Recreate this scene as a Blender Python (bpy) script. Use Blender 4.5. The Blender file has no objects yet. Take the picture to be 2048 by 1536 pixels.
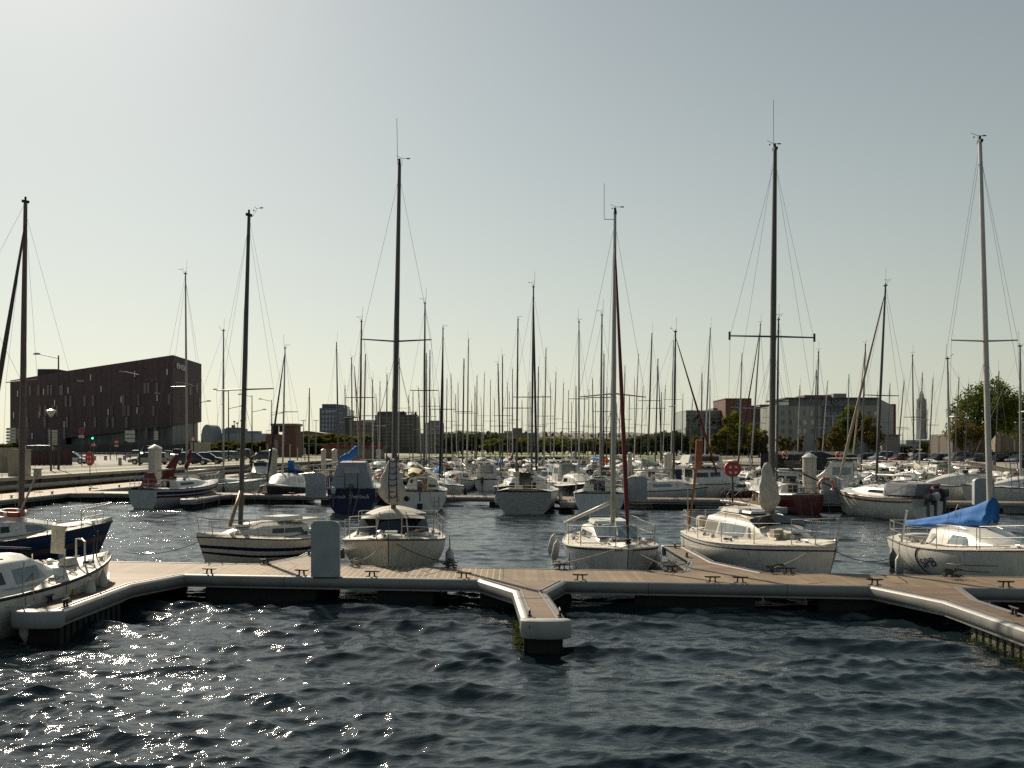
import bpy, math, random
import numpy as np
from mathutils import Vector, Matrix
C = bpy.context.scene.collection
R = math.radians; PI = math.pi
rnd = random.Random(7)

# ------------------------------------------------------------------ camera
FPX, YH, EYE = 1990.0, 895.0, 3.45        # focal length and horizon row in the 2048 px wide photograph, eye height above water
sc = bpy.context.scene
cd = bpy.data.cameras.new('camera'); cam = bpy.data.objects.new('camera', cd); C.objects.link(cam)
cam.location = (0, 0, EYE); cam.rotation_euler = (PI/2, 0, 0)
cd.sensor_width = 36; cd.lens = 36*FPX/2048; cd.shift_y = (YH-768)/2048; cd.clip_end = 9000; cd.clip_start = .1
sc.camera = cam
# ------------------------------------------------------------------ sky and sun
SUN_AZ, SUN_EL = R(-27.6), R(33)
wd = bpy.data.worlds.new("World"); sc.world = wd; wd.use_nodes = True
nt = wd.node_tree; bg = nt.nodes['Background']
sky = nt.nodes.new('ShaderNodeTexSky'); sky.sky_type = 'NISHITA'; sky.sun_disc = False
sky.sun_elevation = SUN_EL; sky.sun_rotation = SUN_AZ
sky.air_density = 1.0; sky.dust_density = 1.0; sky.ozone_density = 1.0; sky.altitude = 0; sky.sun_elevation = R(35)
# thin high haze: the sky's own contrast is compressed channel by channel and pale air thickens towards the horizon
def wm(op, a, v):
    q = nt.nodes.new('ShaderNodeMath'); q.operation = op
    for i, k in enumerate((a, v)):
        if hasattr(k, 'links'): nt.links.new(k, q.inputs[i])
        else: q.inputs[i].default_value = k
    return q.outputs[0]
spx = nt.nodes.new('ShaderNodeSeparateColor'); cmb = nt.nodes.new('ShaderNodeCombineColor'); nt.links.new(sky.outputs[0], spx.inputs[0])
tcw = nt.nodes.new('ShaderNodeTexCoord'); sxw = nt.nodes.new('ShaderNodeSeparateXYZ'); nt.links.new(tcw.outputs['Generated'], sxw.inputs[0])
az = wm('ADD', wm('MULTIPLY', sxw.outputs[0], math.sin(SUN_AZ)), wm('MULTIPLY', sxw.outputs[1], math.cos(SUN_AZ)))   # 1 towards the sun, -1 away from it
glow = wm('ADD', wm('MULTIPLY', wm('POWER', wm('MAXIMUM', wm('MULTIPLY', wm('ADD', az, 1), .5), 0), 2), .75), .30)
air = wm('MULTIPLY', wm('EXPONENT', wm('MULTIPLY', wm('MAXIMUM', sxw.outputs[2], 0), -3.1), 0), .72)
for ch, (g, k, hz) in enumerate(((.78, .085, .80), (.80, .087, .80), (.93, .063, .66))):
    v = wm('MULTIPLY', wm('POWER', spx.outputs[ch], g), k*10)
    v = wm('ADD', wm('MULTIPLY', v, wm('SUBTRACT', 1, air)), wm('MULTIPLY', wm('MULTIPLY', air, glow), hz*10))
    nt.links.new(v, cmb.inputs[ch])
nt.links.new(cmb.outputs[0], bg.inputs[0]); bg.inputs[1].default_value = .1
S = Vector((math.sin(SUN_AZ)*math.cos(SUN_EL), math.cos(SUN_AZ)*math.cos(SUN_EL), math.sin(SUN_EL)))
sd = bpy.data.lights.new('sun', 'SUN'); sun = bpy.data.objects.new('sun', sd); C.objects.link(sun)
sd.energy = 5.0; sd.angle = R(.5); sd.color = (1, .87, .68)
sun.rotation_euler = S.to_track_quat('Z', 'Y').to_euler()
sc.view_settings.view_transform = 'Standard'; sc.view_settings.look = 'None'
sc.view_settings.exposure = 0.16; sc.view_settings.gamma = 1.0
sc.cycles.max_bounces = 6; sc.cycles.diffuse_bounces = 2; sc.cycles.glossy_bounces = 3; sc.cycles.transparent_max_bounces = 6
sc.cycles.caustics_reflective = False; sc.cycles.caustics_refractive = False
sc.cycles.sample_clamp_indirect = 1.2; sc.cycles.use_denoising = False

def wx(px, D): return (px-1024)*D/FPX            # world x of photograph column px at distance D
def wz(py, D): return EYE-(py-YH)*D/FPX          # world z of photograph row py at distance D
def on(px, py, z):                               # point of the horizontal plane z seen at (px, py)
    D = FPX*(EYE-z)/(py-YH); return Vector((wx(px, D), D, z))

# ------------------------------------------------------------------ materials
M = {}
def mat(name, col, rough=.55, metal=0, var=.12, scale=3.0, bump=0, bscale=30, stain=None, stz=.15, spec=.5, alpha=1, coat=0):
    """procedural material: mottled colour, optional streaky stains, optional bump"""
    if name in M: return M[name]
    m = bpy.data.materials.new(name); m.use_nodes = True; n = m.node_tree.nodes; l = m.node_tree.links
    b = n['Principled BSDF']; b.inputs['Roughness'].default_value = rough; b.inputs['Metallic'].default_value = metal
    b.inputs['Specular IOR Level'].default_value = spec
    if coat: b.inputs['Coat Weight'].default_value = coat; b.inputs['Coat Roughness'].default_value = .12
    tc = n.new('ShaderNodeTexCoord')
    no = n.new('ShaderNodeTexNoise'); no.inputs['Scale'].default_value = scale; no.inputs['Detail'].default_value = 5
    l.new(tc.outputs['Object'], no.inputs['Vector'])
    mr = n.new('ShaderNodeMapRange'); mr.inputs[1].default_value = .3; mr.inputs[2].default_value = .7
    l.new(no.outputs[0], mr.inputs[0])
    mx = n.new('ShaderNodeMix'); mx.data_type = 'RGBA'
    mx.inputs[6].default_value = (*[c*(1-var) for c in col], 1); mx.inputs[7].default_value = (*[min(1, c*(1+var)) for c in col], 1)
    l.new(mr.outputs[0], mx.inputs[0]); out = mx.outputs[2]
    if stain:
        mp = n.new('ShaderNodeMapping'); mp.inputs['Scale'].default_value = (1, 1, stz); l.new(tc.outputs['Object'], mp.inputs[0])
        n2 = n.new('ShaderNodeTexNoise'); n2.inputs['Scale'].default_value = scale*4; n2.inputs['Detail'].default_value = 4
        l.new(mp.outputs[0], n2.inputs['Vector'])
        r2 = n.new('ShaderNodeMapRange'); r2.inputs[1].default_value = .52; r2.inputs[2].default_value = .78; r2.inputs[4].default_value = .75
        l.new(n2.outputs[0], r2.inputs[0])
        m2 = n.new('ShaderNodeMix'); m2.data_type = 'RGBA'; m2.inputs[7].default_value = (*stain, 1)
        l.new(r2.outputs[0], m2.inputs[0]); l.new(out, m2.inputs[6]); out = m2.outputs[2]
    l.new(out, b.inputs['Base Color'])
    rr = n.new('ShaderNodeMapRange'); rr.inputs[3].default_value = max(.02, rough*.8); rr.inputs[4].default_value = min(1, rough*1.25)
    l.new(no.outputs[0], rr.inputs[0]); l.new(rr.outputs[0], b.inputs['Roughness'])
    if bump:
        nb = n.new('ShaderNodeTexNoise'); nb.inputs['Scale'].default_value = bscale; nb.inputs['Detail'].default_value = 3
        l.new(tc.outputs['Object'], nb.inputs['Vector'])
        bp = n.new('ShaderNodeBump'); bp.inputs['Strength'].default_value = bump; bp.inputs['Distance'].default_value = .02
        l.new(nb.outputs[0], bp.inputs['Height']); l.new(bp.outputs[0], b.inputs['Normal'])
    M[name] = m; return m
def stripes(name, col, axis, pitch, gap, gapcol, rough=.7, var=.2, metal=0, vec='Object'):
    """boards or panels: a narrow joint every pitch metres along one axis, each board its own tone"""
    if name in M: return M[name]
    m = bpy.data.materials.new(name); m.use_nodes = True; n = m.node_tree.nodes; l = m.node_tree.links
    b = n['Principled BSDF']; b.inputs['Roughness'].default_value = rough; b.inputs['Metallic'].default_value = metal
    tc = n.new('ShaderNodeTexCoord'); sp = n.new('ShaderNodeSeparateXYZ'); l.new(tc.outputs[vec], sp.inputs[0])
    def mth(op, a, v=None):
        q = n.new('ShaderNodeMath'); q.operation = op
        if hasattr(a, 'links'): l.new(a, q.inputs[0])
        else: q.inputs[0].default_value = a
        if v is not None:
            if hasattr(v, 'links'): l.new(v, q.inputs[1])
            else: q.inputs[1].default_value = v
        return q.outputs[0]
    d = mth('DIVIDE', sp.outputs[axis], pitch); fr = mth('FRACT', d); fl = mth('FLOOR', d)
    gp = mth('LESS_THAN', fr, gap)
    wn = n.new('ShaderNodeTexWhiteNoise'); wn.noise_dimensions = '1D'; l.new(fl, wn.inputs['W'])
    mx = n.new('ShaderNodeMix'); mx.data_type = 'RGBA'
    mx.inputs[6].default_value = (*[c*(1-var) for c in col], 1); mx.inputs[7].default_value = (*[c*(1+var) for c in col], 1)
    l.new(wn.outputs[0], mx.inputs[0])
    no = n.new('ShaderNodeTexNoise'); no.inputs['Scale'].default_value = 1.3; no.inputs['Detail'].default_value = 6; l.new(tc.outputs[vec], no.inputs['Vector'])
    m3 = n.new('ShaderNodeMix'); m3.data_type = 'RGBA'; m3.blend_type = 'MULTIPLY'; m3.inputs[0].default_value = .55
    l.new(mx.outputs[2], m3.inputs[6])
    cr = n.new('ShaderNodeMapRange'); cr.inputs[1].default_value = .3; cr.inputs[2].default_value = .7; cr.inputs[3].default_value = .45; cr.inputs[4].default_value = 1.2
    l.new(no.outputs[0], cr.inputs[0]); l.new(cr.outputs[0], m3.inputs[7])
    m2 = n.new('ShaderNodeMix'); m2.data_type = 'RGBA'; m2.inputs[7].default_value = (*gapcol, 1)
    l.new(gp, m2.inputs[0]); l.new(m3.outputs[2], m2.inputs[6]); l.new(m2.outputs[2], b.inputs['Base Color'])
    bp = n.new('ShaderNodeBump'); bp.inputs['Strength'].default_value = .5; bp.inputs['Distance'].default_value = .01; bp.invert = True
    l.new(gp, bp.inputs['Height']); l.new(bp.outputs[0], b.inputs['Normal'])
    M[name] = m; return m

GEL = mat('white_gelcoat', (.70, .68, .62), .32, var=.06, stain=(.42, .37, .28), coat=.2)
GELC = mat('cream_gelcoat', (.66, .61, .50), .35, var=.07, stain=(.36, .30, .2), coat=.2)
GELG = mat('grey_gelcoat', (.52, .53, .53), .3, var=.07, stain=(.34, .31, .26), coat=.3)
DECK = mat('weathered_deck', (.62, .58, .50), .6, var=.14, scale=5, stain=(.38, .34, .27), stz=1)
NAVY = mat('navy_gelcoat', (.010, .015, .065), .35, var=.2, spec=.25)
BLUEH = mat('blue_hull_paint', (.018, .038, .11), .35, var=.2, spec=.3, stain=(.04, .05, .09))
REDH = mat('red_hull_paint', (.11, .012, .014), .35, var=.2, coat=.3)
BLACKH = mat('black_hull_paint', (.02, .02, .025), .35, coat=.3)
ANTI = mat('antifouling', (.03, .03, .035), .8)
WOOD = mat('varnished_wood', (.22, .09, .03), .35, var=.3, scale=8, coat=.3)
WOODL = mat('teak', (.36, .2, .09), .5, var=.25, scale=8)
BROWN = mat('brown_trim', (.06, .04, .03), .55)
GLASS = mat('tinted_window', (.012, .016, .02), .06, var=.3, spec=.7)
GLASSC = mat('pale_window', (.20, .24, .25), .08, var=.2, spec=.8)
ALU = mat('anodised_aluminium', (.34, .33, .32), .42, metal=.75, var=.1)
ALUD = mat('dark_mast', (.10, .095, .09), .5, metal=.4, var=.15)
MASTB = mat('brown_mast', (.20, .11, .06), .5, var=.2)
MASTW = mat('pale_mast', (.46, .45, .43), .45, metal=.3)
STEEL = mat('stainless_steel', (.55, .54, .52), .25, metal=1, var=.05)
WIRE = mat('rigging_wire', (.12, .12, .12), .45, metal=.6)
ROPE = mat('pale_rope', (.45, .41, .33), .9, var=.3, scale=40)
ROPED = mat('dark_rope', (.05, .05, .055), .9, var=.3, scale=40)
ROPEB = mat('blue_rope', (.02, .05, .16), .9)
RUB = mat('black_rubber', (.015, .015, .015), .7)
FEND = mat('fender_vinyl', (.55, .53, .48), .45, stain=(.25, .22, .16), scale=2)
FENDB = mat('navy_fender_vinyl', (.02, .03, .08), .45)
SAILW = mat('sail_cloth', (.50, .46, .39), .85, var=.2, scale=5, bump=.8, bscale=9, stain=(.33, .29, .23))
SAILBE = mat('beige_canvas', (.42, .36, .27), .9, var=.15, bump=.3, bscale=12)
CBLUE = mat('blue_canvas', (.012, .13, .42), .8, var=.2, scale=5, bump=.35, bscale=14)
CNAVY = mat('navy_canvas', (.012, .018, .05), .85, var=.25)
CBLK = mat('black_canvas', (.015, .015, .02), .9)
CGRN = mat('green_canvas', (.01, .06, .04), .85)
CRED = mat('red_canvas', (.28, .025, .02), .85, var=.2)
CBUR = mat('burgundy_canvas', (.16, .03, .03), .85, var=.3, bump=.3)
CGREY = mat('grey_canvas', (.22, .23, .25), .85, bump=.3)
ORANGE = mat('orange_plastic', (.62, .10, .03), .5, var=.12)
REDP = mat('red_plastic', (.50, .05, .03), .5, var=.15)
WHT = mat('white_paint', (.75, .73, .68), .5, var=.06)
GRN = mat('green_plastic', (.02, .25, .12), .5)
YELP = mat('yellow_grp', (.45, .38, .14), .5, var=.15)

# ------------------------------------------------------------------ mesh helpers
class MB:
    def __init__(s): s.v = []; s.f = []; s.mi = []; s.m = 0
    def add(s, vs, fs, m=None):
        o = len(s.v); s.v += [tuple(p) for p in vs]; s.f += [tuple(i+o for i in f) for f in fs]
        s.mi += [s.m if m is None else m]*len(fs); return s
    def box(s, c, d, rz=0, m=None, taper=1.0, ry=0, rx=0):
        x, y, z = d[0]/2, d[1]/2, d[2]/2
        vs = []
        Rm = Matrix.Rotation(rz, 3, 'Z') @ Matrix.Rotation(ry, 3, 'Y') @ Matrix.Rotation(rx, 3, 'X')
        for dz in (-z, z):
            k = taper if dz > 0 else 1
            for dx, dy in ((-x, -y), (x, -y), (x, y), (-x, y)): vs.append(Rm @ Vector((dx*k, dy*k, dz))+Vector(c))
        return s.add(vs, [(0, 3, 2, 1), (4, 5, 6, 7), (0, 1, 5, 4), (1, 2, 6, 5), (2, 3, 7, 6), (3, 0, 4, 7)], m)
    def tube(s, pts, r, n=6, cap=True, m=None, flat=1.0):
        pts = [Vector(p) for p in pts]; k = len(pts)
        rs = r if isinstance(r, (list, tuple)) else [r]*k
        vs = []; up = None
        for i, p in enumerate(pts):
            t = (pts[min(i+1, k-1)]-pts[max(i-1, 0)])
            t = t.normalized() if t.length > 1e-9 else Vector((0, 0, 1))
            if up is None:
                a = Vector((0, 0, 1)) if abs(t.z) < .9 else Vector((1, 0, 0))
            else: a = up
            u = t.cross(a); u = u.normalized() if u.length > 1e-6 else t.orthogonal().normalized()
            w = u.cross(t).normalized(); up = w
            for j in range(n):
                an = 2*PI*j/n
                vs.append(p+u*math.cos(an)*rs[i]+w*math.sin(an)*rs[i]*flat)
        fs = []
        for i in range(k-1):
            for j in range(n):
                a, b = i*n+j, i*n+(j+1) % n
                fs.append((a, b, b+n, a+n))
        if cap: fs.append(tuple(range(n))[::-1]); fs.append(tuple(range((k-1)*n, k*n)))
        return s.add(vs, fs, m)
    def lathe(s, prof, c=(0, 0, 0), n=12, m=None, axis='Z'):
        vs = []
        for r, z in prof:
            for j in range(n):
                a = 2*PI*j/n; p = (r*math.cos(a), r*math.sin(a), z)
                if axis == 'X': p = (p[2], p[0], p[1])
                if axis == 'Y': p = (p[0], p[2], p[1])
                vs.append((p[0]+c[0], p[1]+c[1], p[2]+c[2]))
        fs = [(i*n+j, i*n+(j+1) % n, (i+1)*n+(j+1) % n, (i+1)*n+j) for i in range(len(prof)-1) for j in range(n)]
        if prof[0][0] > 1e-4: fs.append(tuple(range(n))[::-1])
        if prof[-1][0] > 1e-4: fs.append(tuple(range((len(prof)-1)*n, len(prof)*n)))
        return s.add(vs, fs, m)
    def loft(s, rings, closed=False, m=None, caps=False, mfn=None):
        n = len(rings[0]); vs = [p for r in rings for p in r]; o = len(s.v); s.v += [tuple(p) for p in vs]
        for i in range(len(rings)-1):
            for j in range(n if closed else n-1):
                a, b = i*n+j, i*n+(j+1) % n
                s.f.append((a+o, b+o, b+n+o, a+n+o)); s.mi.append(mfn(i, j) if mfn else (s.m if m is None else m))
        if caps:
            s.f.append(tuple(o+j for j in range(n))[::-1]); s.mi.append(s.m if m is None else m)
            s.f.append(tuple(o+(len(rings)-1)*n+j for j in range(n))); s.mi.append(s.m if m is None else m)
        return s
    def prism(s, poly, z0, z1, m=None):
        n = len(poly); vs = [(p[0], p[1], z0) for p in poly]+[(p[0], p[1], z1) for p in poly]
        fs = [tuple(range(n))[::-1], tuple(range(n, 2*n))]+[(i, (i+1) % n, (i+1) % n+n, i+n) for i in range(n)]
        return s.add(vs, fs, m)
    def extr(s, poly, o, u, v, w, t, m=None):      # poly in the plane (u, v) at origin o, thickness t along w
        o, u, v, w = map(Vector, (o, u, v, w)); n = len(poly)
        a = [o+u*p[0]+v*p[1] for p in poly]; b = [q+w*t for q in a]
        return s.add(a+b, [tuple(range(n))[::-1], tuple(range(n, 2*n))]+[(i, (i+1) % n, (i+1) % n+n, i+n) for i in range(n)], m)
    def mesh(s, name, mats):
        me = bpy.data.meshes.new(name); me.from_pydata(s.v, [], s.f)
        for q in (mats if isinstance(mats, (list, tuple)) else [mats]): me.materials.append(q)
        if any(s.mi): me.polygons.foreach_set('material_index', s.mi)
        me.update(); return me
def obj(name, mb, mats, parent=None, smooth=False, label=None):
    me = mb.mesh(name, mats) if isinstance(mb, MB) else mb
    if smooth is True: me.polygons.foreach_set('use_smooth', [True]*len(me.polygons))
    elif smooth: me.shade_auto(smooth) if False else sharp(me, smooth)
    o = bpy.data.objects.new(name, me); C.objects.link(o)
    if parent is not None: o.parent = parent
    if label: o['label'] = label
    return o
def sharp(me, ang):                                # smooth shading with edges sharper than ang kept hard
    me.polygons.foreach_set('use_smooth', [True]*len(me.polygons))
    nrm = [p.normal.copy() for p in me.polygons]; ed = {}
    for p in me.polygons:
        for k in p.edge_keys: ed.setdefault(k, []).append(p.index)
    ca = math.cos(ang); at = me.attributes.new('sharp_edge', 'BOOLEAN', 'EDGE')
    at.data.foreach_set('value', [(lambda q: len(q) == 2 and nrm[q[0]].dot(nrm[q[1]]) < ca)(ed.get(e.key, [])) for e in me.edges])
def tag(o, label, cat, group=None, kind=None):
    if label: o['label'] = label
    if cat: o['category'] = cat
    if group: o['group'] = group
    if kind: o['kind'] = kind
    return o
def thing(name, label, cat, loc=(0, 0, 0), rz=0, group=None):
    o = bpy.data.objects.new(name, None); C.objects.link(o); o.location = loc; o.rotation_euler = (0, 0, rz)
    o.empty_display_size = .2
    return tag(o, label, cat, group)
def struct(name, mb, m, smooth=False): return tag(obj(name, mb, m, None, smooth), None, None, None, 'structure')
def dup(root, loc, rz=None, label=None, group=None, scale=None):
    r = root.copy(); C.objects.link(r); r.location = loc
    if rz is not None: r.rotation_euler = (0, 0, rz)
    if scale: r.scale = (scale,)*3 if not hasattr(scale, '__len__') else scale
    if label: r['label'] = label
    if group: r['group'] = group
    for ch in list(root.children):
        c = ch.copy(); C.objects.link(c); c.parent = r
        for g in list(ch.children):
            d = g.copy(); C.objects.link(d); d.parent = c
    return r
def text(s, size, m, parent, loc, rot, name='lettering', depth=.004, label=None, italic=0):
    cu = bpy.data.curves.new(name, 'FONT'); cu.body = s; cu.size = size; cu.extrude = depth; cu.align_x = 'CENTER'; cu.align_y = 'CENTER'; cu.shear = italic
    t = bpy.data.objects.new('tmp', cu); C.objects.link(t)
    me = bpy.data.meshes.new_from_object(t.evaluated_get(bpy.context.evaluated_depsgraph_get()))
    bpy.data.objects.remove(t); bpy.data.curves.remove(cu)
    me.materials.clear(); me.materials.append(m)
    o = bpy.data.objects.new(name, me); C.objects.link(o); o.parent = parent; o.location = loc; o.rotation_euler = rot
    if label: o['label'] = label
    return o

# ------------------------------------------------------------------ water
def water():
    rows = [2.0]; 
    while rows[-1] < 330: rows.append(rows[-1]*(1.0022 if rows[-1] > 8 else 1.02))
    ys = np.array(rows); us = np.linspace(-.95, .95, 760)
    Y = np.repeat(ys[:, None], len(us), 1); X = us[None, :]*Y
    rg = np.random.RandomState(3); Z = np.zeros_like(X); dX = np.zeros_like(X); dY = np.zeros_like(X)
    sp = np.maximum(Y*.0026, .012)
    lam = np.concatenate([np.exp(rg.uniform(math.log(1.1), math.log(3.2), 26)), np.exp(rg.uniform(math.log(.35), math.log(1.1), 44)), np.exp(rg.uniform(math.log(.12), math.log(.35), 46))])
    for i, w in enumerate(lam):
        th = R(-100)+rg.normal(0, .36) if w > 1.1 else R(-102)+rg.normal(0, .62) if w > .35 else R(-98)+rg.normal(0, .95)
        k = 2*PI/w; kx, ky = k*math.cos(th), k*math.sin(th)
        st = .040 if w > 1.1 else .035 if w > .35 else .029
        A = st/k*np.clip((w/sp-3)/3, 0, 1)
        ph = kx*X+ky*Y+rg.uniform(0, 6.28)
        c = np.cos(ph); Z += A*c; q = .95*A*np.sin(ph); dX -= q*math.cos(th); dY -= q*math.sin(th)
    # gusts: patches of rougher and calmer water
    g = 1+.22*np.sin(X*.5+Y*.23+1)*np.sin(Y*.61-X*.17)+.15*np.sin(X*1.3-Y*.7)
    sh = np.where(Y > 24, .62, 1.0)*g
    Z *= sh; X2 = X+dX*sh; Y2 = Y+dY*sh
    nr, nc = X.shape
    co = np.stack([X2, Y2, Z], -1).reshape(-1, 3).astype('f')
    ii = (np.arange(nr-1)[:, None]*nc+np.arange(nc-1)[None, :]).reshape(-1)
    q = np.stack([ii, ii+1, ii+1+nc, ii+nc], -1).astype('i')
    me = bpy.data.meshes.new('water'); me.vertices.add(len(co)); me.vertices.foreach_set('co', co.reshape(-1))
    me.loops.add(q.size); me.loops.foreach_set('vertex_index', q.reshape(-1))
    me.polygons.add(len(q)); me.polygons.foreach_set('loop_start', np.arange(len(q), dtype='i')*4)
    me.polygons.foreach_set('use_smooth', np.ones(len(q), dtype=bool)); me.update(calc_edges=True)
    m = bpy.data.materials.new('harbour_water'); m.use_nodes = True; n = m.node_tree.nodes; l = m.node_tree.links
    b = n['Principled BSDF']; b.inputs['Base Color'].default_value = (.012, .022, .027, 1); b.inputs['Roughness'].default_value = .03; b.inputs['IOR'].default_value = 1.40
    tc = n.new('ShaderNodeTexCoord')
    def bumpn(scale, st, sx, prev=None):
        mp = n.new('ShaderNodeMapping'); mp.inputs['Scale'].default_value = (sx, 1, 1); mp.inputs['Rotation'].default_value = (0, 0, R(-8)); l.new(tc.outputs['Object'], mp.inputs[0])
        no = n.new('ShaderNodeTexNoise'); no.inputs['Scale'].default_value = scale; no.inputs['Detail'].default_value = 4; no.inputs['Distortion'].default_value = .4; l.new(mp.outputs[0], no.inputs['Vector'])
        bp = n.new('ShaderNodeBump'); bp.inputs['Strength'].default_value = 1; bp.inputs['Distance'].default_value = st; l.new(no.outputs[0], bp.inputs['Height'])
        if prev: l.new(prev, bp.inputs['Normal'])
        return bp.outputs[0]
    a = bumpn(2.0, .03, .5); a = bumpn(6, .0145, .42, a); a = bumpn(21, .0056, .5, a)
    l.new(a, b.inputs['Normal'])
    me.materials.append(m)
    o = bpy.data.objects.new('water', me); C.objects.link(o); o['kind'] = 'structure'
    return m
WATER = water()
def outer_water():
    b = MB(); b.box((0, 100, -1.0), (700, 500, .2)); struct('harbour_bed', b, mat('harbour_mud', (.02, .022, .018), .9))
outer_water()
# ------------------------------------------------------------------ pontoons
DZ = .55                                            # deck height over the water
PLANK = stripes('composite_planks', (.225, .155, .088), 0, .145, .13, (.48, .39, .28), .75, .28)
PLANKF = stripes('composite_planks_fine', (.19, .118, .07), 1, .14, .08, (.06, .04, .025), .7, .25)
PLANKS = stripes('walkway_boards', (.232, .160, .090), 0, .145, .07, (.12, .08, .05), .75, .18)
EDGE = mat('aluminium_gunwale', (.25, .245, .235), .5, metal=.35, var=.12, scale=2, stain=(.24, .22, .19), stz=1)
CAPP = mat('grey_fender_plastic', (.34, .335, .325), .5, var=.12, scale=4, stain=(.3, .28, .24))
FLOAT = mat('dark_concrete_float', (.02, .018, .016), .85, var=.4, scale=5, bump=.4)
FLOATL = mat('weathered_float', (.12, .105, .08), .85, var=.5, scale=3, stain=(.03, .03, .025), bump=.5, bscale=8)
PROF = [(-.03, .0), (-.03, .012), (.02, .014), (.05, .0), (.085, -.03), (.10, -.09), (.10, -.15), (.085, -.20), (.05, -.235), (.055, -.27), (.0, -.275), (-.03, -.24)]
def sweep(b, path, prof, closed=False, m=None):     # prof is (outwards, up); outwards is to the right of the direction of travel
    P = [Vector((p[0], p[1])) for p in path]; k = len(P); rings = []
    for i in range(k):
        a = (P[i]-P[i-1]).normalized() if (i > 0 or closed) else (P[1]-P[0]).normalized()
        c = (P[(i+1) % k]-P[i]).normalized() if (i < k-1 or closed) else (P[i]-P[i-1]).normalized()
        na, nc = Vector((a.y, -a.x)), Vector((c.y, -c.x)); nn = na+nc
        nn = nn.normalized()/max(.5, math.cos(na.angle(nc, 0)/2)) if nn.length > 1e-4 else na
        z = path[i][2] if len(path[i]) > 2 else DZ
        rings.append([(P[i].x+nn.x*o, P[i].y+nn.y*o, z+u) for o, u in prof])
    if closed: rings.append(rings[0])
    b.loft(rings, closed=True, m=m, caps=not closed)
    return b
CLEAT_B = MB()
for sx in (-.055, .055):
    CLEAT_B.box((sx, 0, .055), (.028, .035, .11), ry=.12*(1 if sx < 0 else -1)); CLEAT_B.box((sx*1.6, 0, .008), (.09, .07, .016))
CLEAT_B.tube([(-.17, 0, .125), (-.12, 0, .118), (.12, 0, .118), (.17, 0, .125)], [.012, .017, .017, .012], 8)
CLEAT_ME = CLEAT_B.mesh('cleat', [mat('dark_cleat', (.045, .035, .03), .5, metal=.5)])
CLEAT_SM = None
def cleat(parent, x, y, rz=0, z=DZ+.014, s=1.0):
    o = bpy.data.objects.new('cleat', CLEAT_ME); C.objects.link(o); o.parent = parent; o.location = (x, y, z); o.rotation_euler = (0, 0, rz); o.scale = (s, s, s); return o
def ribbed(b, x0, x1, y0, y1, z0=-.35, z1=.27, pitch=.26, mid=0):
    b.box(((x0+x1)/2, (y0+y1)/2, (z0+z1)/2), (x1-x0, y1-y0, z1-z0))
    n = int((y1-y0)/pitch)
    for i in range(n+1):
        y = y0+(i+.5)*(y1-y0)/(n+1)
        for x, s in ((x0, -1), (x1, 1)): b.box((x+s*.03, y, (z0+z1)/2-.01), (.06, pitch*.62, z1-z0-.04))
    return b
def finger(poly_l, poly_r, label, end='front', capw=.12, floats=(), lightfloat=False, cleats=(), group='finger pontoons', num=None):
    """a Y-shaped mooring finger; poly_l / poly_r run from the walkway outwards on its left and right side"""
    root = thing('finger_pontoon', label, 'finger pontoon', group=group)
    L = [Vector((*p, 0)) for p in poly_l]; Rr = [Vector((*p, 0)) for p in poly_r]
    b = MB(); n = len(L)
    # deck with slight inset
    top = [(p.x, p.y, DZ) for p in L]+[(p.x, p.y, DZ) for p in reversed(Rr)]; bot = [(p[0], p[1], DZ-.1) for p in top]; k = len(top)
    b.add(top+bot, [tuple(range(k)), tuple(range(k, 2*k))[::-1]]+[(i, (i+1) % k, (i+1) % k+k, i+k) for i in range(k)])
    obj('deck', b, PLANKF, root)
    sgn = 1 if L[-1].y < L[0].y else -1
    for path, rev in ((L, sgn < 0), (Rr, sgn > 0)):
        pp = [(p.x, p.y) for p in path]
        if rev: pp = pp[::-1]
        # out must point away from the deck: travelling so that the deck is on the left
        b = MB(); sweep(b, pp, PROF)
        obj('gunwale', b, EDGE, root, R(35))
        b = MB(); sweep(b, [(p[0], p[1]) for p in pp], [(-.10, .004), (-.10, .022), (-.065, .022), (-.065, .004)]); obj('kick_rail', b, EDGE, root)
    # rounded end fender
    a, c = L[-1], Rr[-1]; d = (c-a).normalized(); out = Vector((0, -1, 0))*sgn
    pts = []
    for i in range(13):
        t = i/12; e = math.sin(PI*t)**.5 if 0 < t < 1 else 0
        pts.append(a-d*capw+(c-a+d*2*capw)*t+out*(.02+.16*e))
    b = MB(); zt, zb = DZ+.035, DZ-.27; rings = []
    for ins, z in ((.06, zt), (.015, zt-.02), (0, zt-.05), (-.012, (zt+zb)/2), (0, zb+.04), (.03, zb)):
        rings.append([(p.x-out.x*ins, p.y-out.y*ins, z) for p in pts]+[(c.x+d.x*(capw-ins), c.y-out.y*.14, z), (a.x-d.x*(capw-ins), a.y-out.y*.14, z)])
    b.loft(rings, closed=True, caps=True); cap = obj('end_fender', b, CAPP, root, R(40))
    if num:
        for tx, off in num: text(tx, .09, BROWN, root, (a.x+(c.x-a.x)*off, (a+out*(.19 if .2 < off < .8 else .155)).y, DZ-.07), (PI/2, 0, 0 if sgn > 0 else PI), 'lettering')
    for (x0, x1, y0, y1) in floats:
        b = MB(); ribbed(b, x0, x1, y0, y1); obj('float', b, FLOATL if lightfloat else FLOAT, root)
        b = MB()
        for x in (x0-.07, x1+.07): b.box((x, (y0+y1)/2, .265), (.05, y1-y0+.1, .035))
        obj('float_rail', b, EDGE, root)
    for x, y, rz in cleats: cleat(root, x, y, rz)
    return root
def line(p0, p1, n=2): return [(p0[0]+(p1[0]-p0[0])*i/(n-1), p0[1]+(p1[1]-p0[1])*i/(n-1)) for i in range(n)]
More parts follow.
